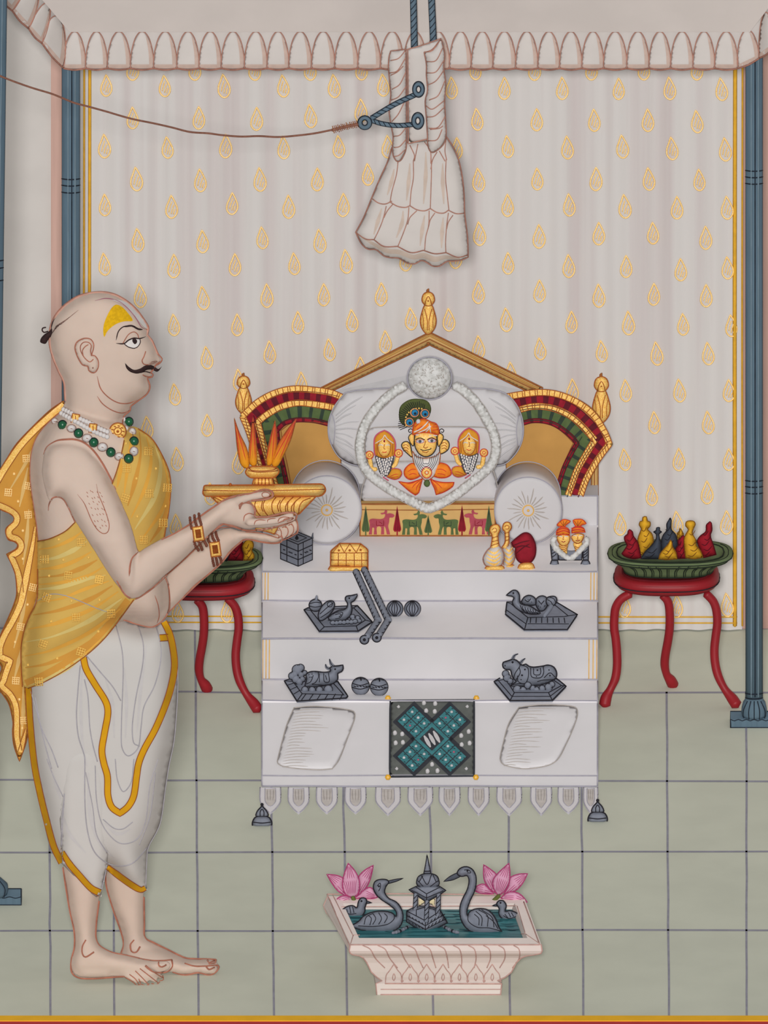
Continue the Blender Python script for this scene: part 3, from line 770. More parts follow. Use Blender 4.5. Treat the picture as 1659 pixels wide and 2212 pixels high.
# ---------------------------------------------------------------- the painted cow panel
p = Part(); Yp = -.236; x0_, x1_ = 779, 1070
zt, zb = zpy(1088, Yp), ZC
p.box((x0_-CX)/S, (x1_-CX)/S, Yp, Yp+.022, zb, zt, 'tan')
fy = Yp-.0006; by = BY-S*(zb*CP+Yp*SP)
p.stroke([(778,1089,True),(1070,1088,True),(1070,by-1,True),(778,by-1,True)], 4, 'tan_line', Y=fy, closed=True, straight=True, step=40)
p.stroke([(782,1101),(920,1102),(1066,1100)], 2, 'tan_line', Y=fy, step=30)
def cow(cx, cy, s_, fl, m, m2):
    q = P("-24,-6! -25,-14 -18,-17 0,-16 8,-19 10,-27 3,-26 0,-29 8,-31 11,-38 15,-33 14,-28 20,-29 28,-27 31,-23 26,-19 20,-19 19,-10 17,0 20,12 21,18! 14,18! 11,4 8,0 8,18! 1,18! 1,2 -8,2 -8,18! -15,18! -14,4 -18,3 -19,18! -26,18! -24,4")
    p.decal([(cx+fl*s_*x, cy+s_*y, c) for x, y, c in q], m, Y=fy, off=.0008, g=4)
    for a, b, c_, d_ in ((-9,-12,-9,-2), (-9,-2,7,-2), (7,-2,7,-13), (-3,-10,3,-6)):
        p.stroke([(cx+fl*s_*a, cy+s_*b), (cx+fl*s_*c_, cy+s_*d_)], 1.3, m2, Y=fy-.0012)
def tree(x, y0, y1, w_, m, m2):
    h = y1-y0
    p.decal([(x, y0, True), (x+w_*.55, y0+h*.45, False), (x+w_, y0+h*.8, False), (x+w_*.6, y0+h*.88, True), (x+1.5, y0+h*.86, True), (x+1.5, y1, True), (x-1.5, y1, True), (x-1.5, y0+h*.86, True), (x-w_*.6, y0+h*.88, True), (x-w_, y0+h*.8, False), (x-w_*.55, y0+h*.45, False)], m, Y=fy, off=.0012, g=4)
    for k in (-1, 0, 1): p.stroke([(x, y0+8), (x+k*w_*.3, y0+h*.5), (x+k*w_*.5, y0+h*.82)], 1.1, m2, Y=fy-.0016)
for x, y0_, m, m2 in ((790,1092,'green','green_dark'),(858,1092,'maroon','maroon_dark'),(925,1112,'green','green_dark'),(998,1090,'maroon','maroon_dark'),(1056,1091,'green','green_dark')): tree(x, y0_, 1157, 8.5, m, m2)
cow(822, 1137, .98, 1, 'cow_red', 'maroon'); cow(893, 1138, .95, 1, 'green', 'green_dark'); cow(966, 1138, .95, -1, 'green', 'green_dark'); cow(1033, 1137, .98, -1, 'cow_red', 'maroon')
tagb(p, 'painted_panel', 'low tan panel painted with red and green cows and trees below the garland', 'panel')
# ---------------------------------------------------------------- golden figures
mat('turban', (226,126,40), 0.1, 90); mat('pearl', (214,208,205), 0.05, 90); mat('peacock', (78,86,48), 0.12, 90); mat('eye_blue', (40,120,165), 0.1, 90); mat('peach', (190,135,100), 0.1, 90)
YF = -.240
def T3(s_): return P(s_, A3)
root = thing('golden_figurine', ((923-CX)/S, YF, zpy(1046, YF)), 'largest golden figurine, with peacock-feather turban, orange sash and white necklaces', 'figurine', 'golden figures inside the garland')
p = Part(); o = T3("675,545 670,620 685,690 730,755 800,785 870,760 915,700 930,620 925,540 880,500 720,500")
p.inflate(o, YF, 16, 'gold', g=2); p.stroke(o, 2.4, 'ink', Y=YF-.002, closed=True)
for sx in (0, 1):
    e = T3("670,530 630,520 600,560 620,620 660,660") if sx == 0 else T3("935,530 975,515 1005,550 990,610 945,665")
    p.inflate(e, YF, 6, 'gold', g=2); p.stroke(e, 1.8, 'ink', Y=YF-.003, closed=True)
for s_ in ("685,585 735,568 790,590", "820,585 870,566 925,590"):
    p.stroke(T3(s_), 2.0, 'ink', step=2)
for cx_, cy_ in ((735,607),(872,600)):
    e = circ(cx_*A3[0]+A3[1], cy_*A3[0]+A3[2], 9, 4.2); p.decal(e, 'white', off=.002, g=1.5, edge='rose', ew=1.1)
    p.ball(cx_*A3[0]+A3[1], cy_*A3[0]+A3[2], (p.cast(cx_*A3[0]+A3[1], cy_*A3[0]+A3[2]) or YF)-.003, 3.2, 'slate_dark', ry=3.2, solid=False)
p.stroke(T3("800,600 785,655 775,675 805,685 825,670"), 1.6, 'gold_dark', step=2)
p.stroke(T3("740,700 775,712 810,708 850,700 865,685"), 1.8, 'ink', step=2); p.stroke(T3("760,722 800,738 835,720"), 1.6, 'gold_dark', step=2)
p.build('face', root)
p = Part(); o = T3("650,530 660,420 700,370 760,345 800,350 860,380 920,400 950,460 950,530 880,515 800,505 720,510")
p.inflate(o, YF-.006, 14, 'turban', g=2); p.stroke(o, 1.8, 'saffron_line', Y=YF-.012, closed=True)
for s_ in ("665,500 730,470 790,420 830,375", "690,520 740,495 800,470 845,430"): p.stroke(T3(s_), 3, 'pearl', step=2)
for s_ in ("860,510 850,460 840,400", "800,500 830,470 860,430", "680,530 740,535 800,545 870,540 930,540"): p.stroke(T3(s_), 2.6, 'pearl', step=2)
for s_ in ("680,440 720,400", "700,470 760,430", "880,440 930,440", "880,480 940,470", "890,420 920,410"): p.stroke(T3(s_), 1.6, 'saffron_line', step=2)
for sx in (-1, 1):
    cx_ = 805+sx*185; p.stroke([tuple(np.array(q)*A3[0]+np.array(A3[1:])) for q in ((cx_-sx*20,520),(cx_-sx*30,480),(cx_-sx*5,462),(cx_+sx*20,480),(cx_+sx*5,505),(cx_-sx*12,495))], 1.8, 'ink', Y=YF-.006, step=2)
p.build('turban', root)
p = Part(); o = T3("630,440 560,430 505,380 490,290 510,200 580,140 660,115 760,120 830,150 862,220 850,290 800,340 740,350 690,390")
p.inflate(o, YF+.01, 8, 'peacock', g=3)
for k in range(23):
    a = math.radians(195-k*7.2+180) ; c_ = np.array((715, 375)); 
    a = math.radians(205-k*6.2); d0 = np.array((math.cos(a), -math.sin(a)))
    L0, L1 = 110, (232 if k < 20 else 205)+8*math.sin(k)
    e0, e1 = c_+d0*L0, c_+d0*L1
    p.stroke([tuple(e0*A3[0]+np.array(A3[1:])), tuple(((e0+e1)/2+(6,0))*A3[0]+np.array(A3[1:])), tuple(e1*A3[0]+np.array(A3[1:]))], 1.5, 'ink', Y=YF+.0005)
    if k % 2: p.ball(*(tuple((c_+d0*150)*A3[0]+np.array(A3[1:]))), YF-.001, 2.2, 'gold_pale', solid=False, seg=6)
for cx_, cy_ in ((672,275),(790,285),(610,385)):
    x, y = cx_*A3[0]+A3[1], cy_*A3[0]+A3[2]
    p.decal(circ(x, y, 10.5, 10.5), 'peach', Y=YF-.0015, off=.0005, g=3, edge='ink', ew=1.4); p.decal(circ(x+.5, y, 7, 7), 'eye_blue', Y=YF-.003, off=.0005, g=3, edge='ink', ew=1.2); p.decal(circ(x+1.2, y+2, 3, 3), 'ink_blue', Y=YF-.0045, off=.0005, g=2)
p.ball(715*A3[0]+A3[1], 378*A3[0]+A3[2], YF-.014, 5, 'white', ry=6)
p.build('peacock_feather', root)
for sx in (0, 1):
    p = Part(); h = "645,790 590,750 540,700 520,650 545,615 590,610 620,640 635,700" if sx == 0 else "965,750 1010,740 1060,700 1075,640 1050,595 1000,585 965,620 960,680"
    p.inflate(T3(h), YF+.004, 7, 'gold', g=2); p.stroke(T3(h), 2, 'ink', Y=YF+.001, closed=True)
    for k in range(3):
        b = (540 if sx == 0 else 985, 655+k*32-(25 if sx else 0)); p.stroke([tuple(np.array(q)*A3[0]+np.array(A3[1:])) for q in (b, (b[0]+35, b[1]-10), (b[0]+60, b[1]+12))], 1.5, 'gold_dark', step=2)
    p.build('hand', root)
p = Part(); o = T3("650,720 690,780 800,800 920,775 965,730 960,850 900,1000 830,1060 790,1060 700,950 655,820")
p.inflate(o, YF, 13, 'pearl', g=2); p.stroke(o, 1.8, 'gold_dark', Y=YF-.002, closed=True)
for k in (0, .2, .4, .6, .8):
    L_ = [(660+130*k, 740+70*k), (700+90*k, 880-20*k), (800, 1000-170*k), (910-95*k, 880-20*k), (955-130*k, 740+70*k)]
    p.stroke([tuple(np.array(q)*A3[0]+np.array(A3[1:])) for q in L_], 1.5, 'slate_dark', step=2)
p.build('necklace', root)
p = Part()
for s_ in ("700,880 640,860 580,900 550,950 560,1010 620,1050 700,1030 745,1000!", "915,880 970,855 1050,880 1090,940 1095,990 1040,1025 960,1030 880,1010!"): p.inflate(T3(s_), YF+.002, 8, 'turban', g=2.5); p.stroke(T3(s_), 2, 'saffron_line', Y=YF-.001, closed=True)
for s_ in ("765,1035! 700,1060 600,1085 485,1070! 560,1140 620,1190 680,1230! 720,1200 745,1110", "850,1035! 900,1060 1000,1080 1130,1080! 1110,1130 1020,1190 920,1225! 900,1150 870,1090"): p.inflate(T3(s_), YF, 7, 'turban', g=2.5); p.stroke(T3(s_), 2, 'saffron_line', Y=YF-.003, closed=True)
for s_ in ("590,960 640,930 690,930", "600,1000 650,980 700,990", "930,930 990,930 1040,960", "930,980 990,985 1030,1000", "750,1050 680,1100 640,1150", "750,1060 700,1130 690,1180", "870,1050 940,1100 990,1150", "865,1060 920,1140 935,1190", "740,1045 640,1090 580,1100"): p.stroke(T3(s_), 1.5, 'saffron_line', step=3, taper=True)
p.build('sash', root)
p = Part(); x, y = 812*A3[0]+A3[1], 968*A3[0]+A3[2]; p.inflate(circ(x, y, 11, 12), YF-.012, 5, 'gold', g=2); p.stroke(circ(x, y, 11, 12), 1.8, 'saffron_line', Y=YF-.014, closed=True); p.stroke(circ(x, y, 4, 4), 1.6, 'saffron_line', closed=True, step=2); p.ball(x, y, YF-.018, 2, 'pearl')
p.ball(815*A3[0]+A3[1], 1092*A3[0]+A3[2], YF-.012, 7, 'green', ry=8)
p.build('pendant', root)
def small(cx_, dx, flip, label):
    r0 = thing('golden_figurine', ((cx_-CX)/S, YF, zpy(1030, YF)), label, 'figurine', 'golden figures inside the garland')
    base = 325
    def Q(s_): 
        out = []
        for x, y, c in P(s_): out.append((cx_+flip*(x-base)*A3[0], y*A3[0]+A3[2]+dx, c))
        return out
    p = Part(); o = Q("215,760 205,640 215,560 260,510 325,480! 380,510 430,570 452,640 440,770 400,800 260,800"); p.inflate(o, YF+.004, 9, 'amber', g=2.2); p.stroke(o, 3, 'rose', Y=YF+.001, closed=True)
    p.stroke(Q("330,535 360,580 430,630"), 2.2, 'pearl', step=2); p.stroke(Q("325,535 300,580 220,630"), 2.2, 'pearl', step=2); p.stroke(Q("235,640 240,760"), 1.6, 'gold_dark'); p.stroke(Q("420,640 415,760"), 1.6, 'gold_dark')
    p.build('veil', r0)
    p = Part(); o = Q("250,640 255,720 290,775 325,785 370,765 395,700 395,640 360,590 325,565 285,590"); p.inflate(o, YF-.002, 10, 'gold', g=2); p.stroke(o, 1.6, 'gold_dark', Y=YF-.004, closed=True)
    for s_ in ("255,655 285,645 310,655", "340,655 365,645 390,655"): p.stroke(Q(s_), 2.4, 'pearl', step=2)
    p.stroke(Q("325,640 318,690 335,695"), 1.4, 'gold_dark', step=2); p.stroke(Q("300,730 325,738 350,728"), 1.7, 'saffron_line', step=2)
    b = Q("323,605")[0]; p.ball(b[0], b[1], YF-.011, 2, 'maroon', ry=3)
    p.build('face', r0)
    p = Part(); o = Q("215,770 270,790 330,800 400,790 440,770 420,880 400,950 370,1000 310,1010 270,970 240,880"); p.inflate(o, YF, 9, 'slate_dark', g=2.5)
    for i in range(8):
        for j in range(7-i//2):
            w_ = 205-18*i; x = 325-w_/2+w_*(j+.5)/(7-i//2); y = 800+i*27+10*math.sin(j*1.9); b = Q('%f,%f' % (x, y))[0]; yy = p.cast(b[0], b[1])
            if yy is not None: p.ball(b[0], b[1], yy-.0005, 2.3, 'pearl', seg=6, solid=False, ry=2.9)
    p.build('necklace', r0)
    for s_, hx, hy in (("230,930 180,920 165,870 155,800", 152, 765), ("415,900 450,870 470,810 480,780", 488, 745)):
        p = Part(); q = Q(s_); p.chain([(x, y, YF+.003, 5) for x, y, _ in q], 'gold', sides=8); b = Q('%f,%f' % (hx, hy))[0]; p.inflate(circ(b[0], b[1], 8.5), YF, 6, 'gold', g=2); p.stroke(circ(b[0], b[1], 8.5), 1.8, 'saffron_line', Y=YF-.002, closed=True, step=3); p.stroke(circ(b[0], b[1], 3), 1.4, 'saffron_line', closed=True, step=2); p.build('arm', r0)
    p = Part(); o = Q("350,1020! 400,930 460,920 510,935 528,980 500,1030 440,1050"); p.inflate(o, YF+.002, 7, 'amber', g=2.5); p.stroke(o, 1.8, 'rose', Y=YF-.001, closed=True)
    for s_ in ("380,1020 440,990 490,985", "400,1030 450,1020 490,1010"): p.stroke(Q(s_), 1.4, 'saffron_line', taper=True, step=3)
    p.stroke(Q("310,1020 340,1040 370,1060"), 3, 'rose', Y=YF)
    p.build('robe', r0)
small(830.5, 0, 1, 'small veiled golden figurine with white bead necklace at the left inside the garland')
small(1013, -5, -1, 'small veiled golden figurine with white bead necklace at the right inside the garland')
# ================================================================ toys and offerings on the steps
def T4(s_): return P(s_, A4)
def T5(s_): return P(s_, A5)
SL, IK = 'slate', 'ink'
def tray(poly, inner, Ztop_base, label, ticks, group=None, h=.0045, cat='tray', T=None):
    """dish lying level on a step: outline, sunken floor, ribs along the near sides"""
    pl = asP(poly); Zt = Ztop_base+h
    p = Part(); p.prism(pl, Zt, h, 'slate_top_lit', side='slate'); 
    p.decal(inner, 'slate_dark' if False else 'slate_top_lit', off=.0006, straight=True, edge=IK, ew=2.2)
    p.stroke(pl, 3.2, IK, closed=True, straight=True)
    for a, b in ticks: p.stroke([a, b], 2.2, IK, straight=True)
    # lower rim line along the near edge
    o = tag(p.build('tray'), label, 'tray', group); return o, Zt, p
def XY(t, A): return [tuple(np.array(q, float)*A[0]+np.array(A[1:])) for q in t]
def link(poly, inner, A, pairs):
    return [(poly[i][:2], inner[j][:2]) for i, j in pairs]
# --- left duck tray on the middle step
o = T4("365,705! 395,690! 800,672! 920,805! 805,880! 490,882!"); i_ = T4("420,712! 770,690! 865,790! 790,838! 530,845!")
tray(o, i_, ZB, 'grey six-sided tray under the small duck at the left of the middle step', [(o[5][:2], i_[4][:2]), (o[4][:2], i_[3][:2]), (o[3][:2], i_[2][:2]), (o[2][:2], i_[1][:2]), (o[0][:2], i_[0][:2])])
p = Part(); Zt = ZB+.0045
Yd = YatZ(1340, Zt)
b = T4("560,770! 600,735 650,710 700,700 720,660 700,620 710,595 745,590 798,578! 795,600 770,635 748,650 755,700 745,745 710,785 640,800 580,795")
p.inflate(b, Yd, 14, SL, g=2.5); p.stroke(b, 2.6, IK, Y=Yd-.003, closed=True)
for s_ in ("600,740 640,725 680,730 660,770 620,780", "620,745 650,738 668,745 650,765", "560,790 620,800 690,790 730,760"): p.stroke(T4(s_), 1.8, IK, step=3)
q = T4("733,612")[0]; p.ball(q[0], q[1], (p.cast(q[0], q[1]) or Yd)-.001, 2, IK, solid=False)
tag(p.build('duck_toy'), 'grey duck figurine facing right on the left tray of the middle step', 'figurine')
p = Part(); Yj = Yd+.028
b = T4("405,665 420,635 455,618 490,630 508,655 505,690 480,715 445,718 415,700"); p.inflate(b, Yj, 12, SL, g=2.5); p.stroke(b, 2.4, IK, Y=Yj-.002, closed=True)
for s_ in ("410,655 460,645 505,650", "408,675 455,685 505,675"): p.stroke(T4(s_), 1.8, IK)
p.chain([(*T4("465,620")[0][:2], Yj, 4), (*T4("466,605")[0][:2], Yj, 2.6), (*T4("468,590")[0][:2], Yj, 1.4)], SL, sides=8)
tag(p.build('lidded_pot'), 'small round lidded pot at the left end of the duck tray', 'pot')
p = Part(); Yj = Yd-.012
b = T4("480,760 490,710 520,665 560,635 600,635 614,665 600,710 570,750 530,785 495,795"); p.inflate(b, Yj, 11, SL, g=2.5); p.stroke(b, 2.6, IK, Y=Yj-.002, closed=True)
for s_ in ("495,740 550,690 600,650", "500,770 560,730 608,690"): p.stroke(T4(s_), 1.8, IK)
b = T4("555,655 580,640 597,655 585,680 562,680"); p.stroke(b, 1.8, IK, closed=True, step=2)
tag(p.build('shield_toy'), 'oval grey box with a round knob leaning between pot and duck', 'toy')
p = Part(); Yj = Yd-.034
for k in range(7): 
    x, y = XY([(600+k*30, 812-k*2+3*(k % 2))], A4)[0]; p.inflate(circ(x, y, 6, 5), Yj, 4, SL, g=1.8); p.stroke(circ(x, y, 6, 5), 1.3, IK, Y=Yj-.001, closed=True, step=3)
for (x, y), r_ in zip(XY([(770,790),(800,775),(760,765),(815,795)], A4), (7,6,6,5)): p.inflate(circ(x, y, r_), Yj+.004, 4, SL, g=1.8); p.stroke(circ(x, y, r_), 1.4, IK, Y=Yj+.002, closed=True, step=3)
tag(p.build('sweets'), 'little heap of grey nuts in front of the duck facing right', 'sweets', kind='stuff')
# --- right duck tray
o = T5("553,965! 1060,960! 1285,1095! 1180,1250! 735,1252! 538,1090!"); i_ = T5("600,985! 1040,985! 1190,1108! 1150,1116! 770,1125!")
tray(o, i_, ZB, 'grey six-sided tray with ribbed rim under the duck facing left', [(o[4][:2], i_[4][:2]), (o[2][:2], i_[2][:2]), (o[0][:2], i_[0][:2]), (o[1][:2], i_[1][:2])]+
     [(XY([(800+k*58, 1130)], A5)[0], XY([(795+k*60, 1180)], A5)[0]) for k in range(7)]+[(XY([(770,1190)], A5)[0], XY([(1195,1192)], A5)[0]), (XY([(552,1050)], A5)[0], XY([(750,1190)], A5)[0])])
Yd = YatZ(1334, Zt); p = Part()
b = T5("545,895! 580,865 620,840 660,850 682,890 688,970 720,990 790,1005 850,1040 900,1080 840,1092 770,1085 690,1055 630,1010 610,970 625,920 605,905")
p.inflate(b, Yd, 15, SL, g=2.5); p.stroke(b, 2.6, IK, Y=Yd-.003, closed=True)
for k in range(6): p.stroke(XY([(712+k*28, 1010+k*8), (722+k*26, 1040+k*6), (745+k*26, 1068+k*3)], A5), 1.7, IK, step=3)
p.stroke(T5("690,1000 720,1050 790,1080 880,1075"), 2, IK)
q = XY([(620,872)], A5)[0]; p.ball(q[0], q[1], (p.cast(*q) or Yd)-.001, 2.2, IK, solid=False)
tag(p.build('duck_toy'), 'grey duck figurine facing left on the right tray of the middle step', 'figurine')
for nm, s_, lab, ln in (('round_fruit', "705,965 730,915 780,893 830,910 860,950 850,990 800,1000 730,990", 'grey dimpled fruit nearest the left-facing duck', "740,940 770,960 800,930"), ('round_fruit', "850,950 880,910 930,900 970,925 980,980 950,1040 900,1060 860,1010", 'taller grey dimpled fruit between the other fruit and the rattle', "880,950 910,980 940,950")):
    p = Part(); b = T5(s_); p.inflate(b, Yd+.022, 14, SL, g=2.5); p.stroke(b, 2.4, IK, Y=Yd+.018, closed=True); p.stroke(T5(ln), 2, IK, step=3)
    for k in range(5): a = T5(ln)[1]; p.ball(a[0]+RNG.uniform(-9, 9), a[1]+RNG.uniform(-6, 9), Yd+.004, 1.1, IK, solid=False, seg=6)
    tag(p.build(nm), lab, 'fruit')
p = Part(); b = T5("960,960 970,920 1010,905 1055,908 1072,940 1055,985 1015,1008 975,1000"); p.inflate(b, Yd-.004, 10, SL, g=2.5); p.stroke(b, 2.6, IK, Y=Yd-.006, closed=True)
for s_ in ("975,940 1010,960 1030,1000", "1000,915 1040,930 1060,970"): p.stroke(T5(s_), 1.8, IK)
p.chain([(*XY([(1015,1000)], A5)[0], Yd-.008, 5), (*XY([(985,1050)], A5)[0], Yd-.02, 5), (*XY([(940,1112)], A5)[0], Yd-.034, 4)], SL, sides=8)
tag(p.build('rattle'), 'grey round-headed rattle resting across the right duck tray', 'toy')
# --- two twisted staffs bent like hockey sticks
for dx, x1, lab in ((0, 0, 'left one of the two twisted grey sticks hanging from the gold casket'), (1, 1, 'right one of the two twisted grey sticks hanging from the gold casket')):
    p = Part()
    top = XY([(785,390)], A4)[0] if not dx else XY([(852,372)], A4)[0]; kn = XY([(968,792)], A4)[0] if not dx else XY([(1050,790)], A4)[0]; en = XY([(878,925)], A4)[0] if not dx else XY([(975,912)], A4)[0]
    a = (*top, -.515); b = (*kn, -.700); c = (*en, -.770); bl = XY([(856,950)] if not dx else [(957,933)], A4)[0]
    for u, v in ((a, b), (b, c)):
        n = 26; pt = np.array([np.array(u)+(np.array(v)-np.array(u))*t for t in np.linspace(0, 1, n)])
        p.tube(W(pt[:, 0], pt[:, 1], pt[:, 2]), 6.6/S, SL, 10)
        d = (np.array(v)-np.array(u))[:2]; L_ = np.linalg.norm(d); d /= L_; nn = np.array([-d[1], d[0]])
        for sg in (-1, 1): p.stroke([tuple(np.array(u)[:2]+nn*sg*6.4), tuple(np.array(v)[:2]+nn*sg*6.4)], 2.2, IK, Y=(lambda x, y, u=u, v=v: u[2]+(v[2]-u[2])*np.clip((y-u[1])/(v[1]-u[1]), 0, 1)), step=20)
        k = 5
        while k < L_-3:
            m_ = np.array(u)[:2]+d*k; p.stroke([tuple(m_-nn*6-d*4), tuple(m_), tuple(m_+nn*6+d*4)], 2, IK, Y=(lambda x, y, u=u, v=v: u[2]+(v[2]-u[2])*np.clip((y-u[1])/(v[1]-u[1]), 0, 1)-.0078), step=5); k += 9
    p.ball(*kn, b[2], 8, SL, solid=False)
    p.inflate(circ(bl[0], bl[1], 9.6), c[2], 9, SL, g=2.2); p.stroke(circ(bl[0], bl[1], 9.6), 2.4, IK, Y=c[2]-.002, closed=True, step=3); p.ball(bl[0], bl[1], c[2]-.010, 3.6, IK)
    tag(p.build('twisted_stick'), lab, 'stick')
# --- balls
def toyball(cx, cy, r, Z, label, kind):
    Yb_ = YatZ(cy, Z+r/S); p = Part(); p.ball(cx, cy, Yb_, r, SL, seg=28); p.stroke(circ(cx, cy, r-.3, n=16), 2.8, IK, Y=Yb_, closed=True)
    if kind == 0:
        for k in (-.75, -.4, -.05, .3, .7): p.stroke([(cx+k*r*.25, cy-r*.9), (cx+k*r, cy), (cx+k*r*.25, cy+r*.9)], 2.0, IK, step=3)
    else:
        p.stroke([(cx-r*.92, cy-r*.3), (cx, cy-r*.08), (cx+r*.92, cy-r*.35)], 2.2, IK); p.stroke([(cx-r*.95, cy+r*.15), (cx, cy+r*.35), (cx+r*.95, cy+r*.05)], 2.2, IK)
        for k in (-.65, -.35, 0, .35, .65): p.stroke([(cx+k*r-2, cy), (cx+k*r+2, cy+1.5)], 2.2, IK, step=2, straight=True)
        p.stroke([(cx, cy-r*.95), (cx+1, cy-r*.65)], 3.4, IK); p.stroke([(cx-r*.5, cy-r*.75), (cx, cy-r*.85), (cx+r*.5, cy-r*.75)], 1.8, IK)
    tag(p.build('toy_ball'), label, 'ball')
toyball(853, 1315, 17.5, ZB, 'grey melon-ribbed ball touching the twisted sticks', 0); toyball(891, 1315, 17.5, ZB, 'grey melon-ribbed ball right of the other ribbed ball', 0)
toyball(779, 1482, 19, ZA, 'grey banded ball nearer the left cow, on the lower step', 1); toyball(819, 1484, 19, ZA, 'grey banded ball touching the corner of the game board', 1)
# --- cow trays
o = T4("205,1285! 260,1265! 600,1290! 640,1290! 722,1410! 705,1425! 308,1450!"); i_ = T4("275,1290! 600,1300! 690,1400! 350,1390!")
tray(o, i_, ZA, 'grey slanted tray under the cow at the left of the lower step', [(o[6][:2], i_[3][:2]), (o[0][:2], i_[0][:2])]+[(XY([(380+k*60, 1392)], A4)[0], XY([(345+k*62, 1440)], A4)[0]) for k in range(6)]+[(XY([(232+k*25, 1320+k*36)], A4)[0], XY([(290+k*22, 1300+k*30)], A4)[0]) for k in range(3)])
Yd = YatZ(1484, ZA+.0045); p = Part()
b = T4("370,1330! 385,1270 380,1235 410,1212 460,1208 530,1215 580,1205 575,1180 600,1165 640,1162 680,1155! 684,1185 670,1210 640,1225 640,1265 625,1290 590,1310 520,1325 440,1335")
p.inflate(b, Yd, 16, SL, g=2.5); p.stroke(b, 2.8, IK, Y=Yd-.003, closed=True)
for s_ in ("480,1215 480,1260 455,1300 430,1312 500,1318 590,1320", "525,1225 530,1290 570,1290 565,1222", "540,1240 548,1275", "490,1225 490,1295", "385,1310 420,1290 440,1240"): p.stroke(T4(s_), 1.8, IK, step=3)
for s_ in ("575,1188 548,1175 540,1150!", "600,1165 582,1140 572,1108!"): q = T4(s_); p.chain([(x, y, Yd, r) for (x, y, _), r in zip(q, (4, 3, 1.2))], SL, sides=8); p.stroke(q, 1.8, IK, Y=Yd-.005)
q = XY([(618,1190)], A4)[0]; p.ball(*q, (p.cast(*q) or Yd)-.001, 2, IK, solid=False)
for q in XY([(405,1235),(430,1230),(425,1255),(412,1255)], A4): p.ball(*q, (p.cast(*q) or Yd)-.0005, 1.3, IK, solid=False, seg=6)
tag(p.build('cow_toy'), 'grey reclining cow figurine with a saddle cloth, looking right', 'figurine')
p = Part()
for x, y, r_ in ((310,1195,12),(335,1180,9),(270,1245,9),(340,1235,8),(300,1270,10),(325,1290,9),(370,1220,6),(290,1230,9),(350,1270,7),(372,1358,8),(430,1360,8),(490,1358,8),(562,1355,10)):
    q = XY([(x, y)], A4)[0]; yy = Yd+.018 if y < 1300 else Yd-.026; p.inflate(circ(q[0], q[1], r_*.95), yy, 6, SL, g=2); p.stroke(circ(q[0], q[1], r_*.95), 1.6, IK, Y=yy-.002, closed=True, step=3)
tag(p.build('sweets'), 'heap of round grey sweets around the cow looking right', 'sweets', kind='stuff')
o = T5("420,1790! 500,1740! 1065,1755! 1168,1838! 1025,1985! 585,1988!"); i_ = T5("540,1765! 1040,1775! 1120,1832! 985,1905! 630,1905!")
tray(o, i_, ZA, 'grey six-sided tray under the cow at the right of the lower step', [(o[0][:2], i_[0][:2]), (o[3][:2], i_[2][:2]), (o[4][:2], i_[3][:2]), (o[5][:2], i_[4][:2]), (XY([(460,1775)], A5)[0], XY([(605,1945)], A5)[0]), (XY([(605,1945)], A5)[0], XY([(1000,1945)], A5)[0]), (XY([(1000,1945)], A5)[0], XY([(1148,1832)], A5)[0])])
Yd = YatZ(1482, ZA+.0045); p = Part()
b = T5("508,1610 515,1590 560,1575 610,1560 650,1568 690,1600 710,1620 750,1608 780,1630 830,1640 930,1628 980,1618 1040,1640 1070,1700 1055,1760 980,1800 870,1830 700,1840 590,1835 650,1790 620,1760 600,1710 590,1670 545,1665 515,1645")
p.inflate(b, Yd, 18, SL, g=2.8); p.stroke(b, 2.8, IK, Y=Yd-.003, closed=True)
for s_ in ("650,1570 690,1620 640,1700 620,1760", "710,1620 770,1650 775,1740 740,1810 670,1790 665,1730", "800,1650 810,1740 900,1750 935,1700 930,1630", "830,1655 835,1715 890,1720 905,1690 900,1650", "940,1750 1000,1700 1050,1740", "870,1790 930,1775 1050,1770", "590,1830 680,1810 740,1815", "680,1640 690,1700 650,1770"): p.stroke(T5(s_), 1.9, IK, step=3)
for s_ in ("612,1560 630,1520 668,1502!", "690,1600 715,1570 742,1550!"): q = T5(s_); p.chain([(x, y, Yd, r) for (x, y, _), r in zip(q, (4, 2.6, 1.0))], SL, sides=8); p.stroke(q, 1.8, IK, Y=Yd-.005)
for q, r_ in zip(XY([(612,1590),(535,1625),(740,1665),(710,1725),(700,1770),(870,1672),(1000,1728),(990,1670),(860,1738)], A5), (2.6,1.6,2,2.2,1.4,2,2,1.6,1.4)): p.ball(*q, (p.cast(*q) or Yd)-.0005, r_, IK, solid=False, seg=6)
tag(p.build('cow_toy'), 'larger grey reclining cow figurine with horns, looking left', 'figurine')
p = Part()
for x, y, r_ in ((540,1710,8),(555,1750,9),(585,1785,7),(660,1870,9),(720,1880,8),(770,1830,8),(860,1880,8),(920,1865,8),(985,1850,9),(820,1860,7),(1020,1820,7)):
    q = XY([(x, y)], A5)[0]; yy = Yd+.016 if y < 1800 else Yd-.026; p.inflate(circ(q[0], q[1], r_*.95), yy, 5, SL, g=2); p.stroke(circ(q[0], q[1], r_*.95), 1.5, IK, Y=yy-.002, closed=True, step=3)
tag(p.build('sweets'), 'round grey sweets on the tray of the cow looking left', 'sweets', kind='stuff')
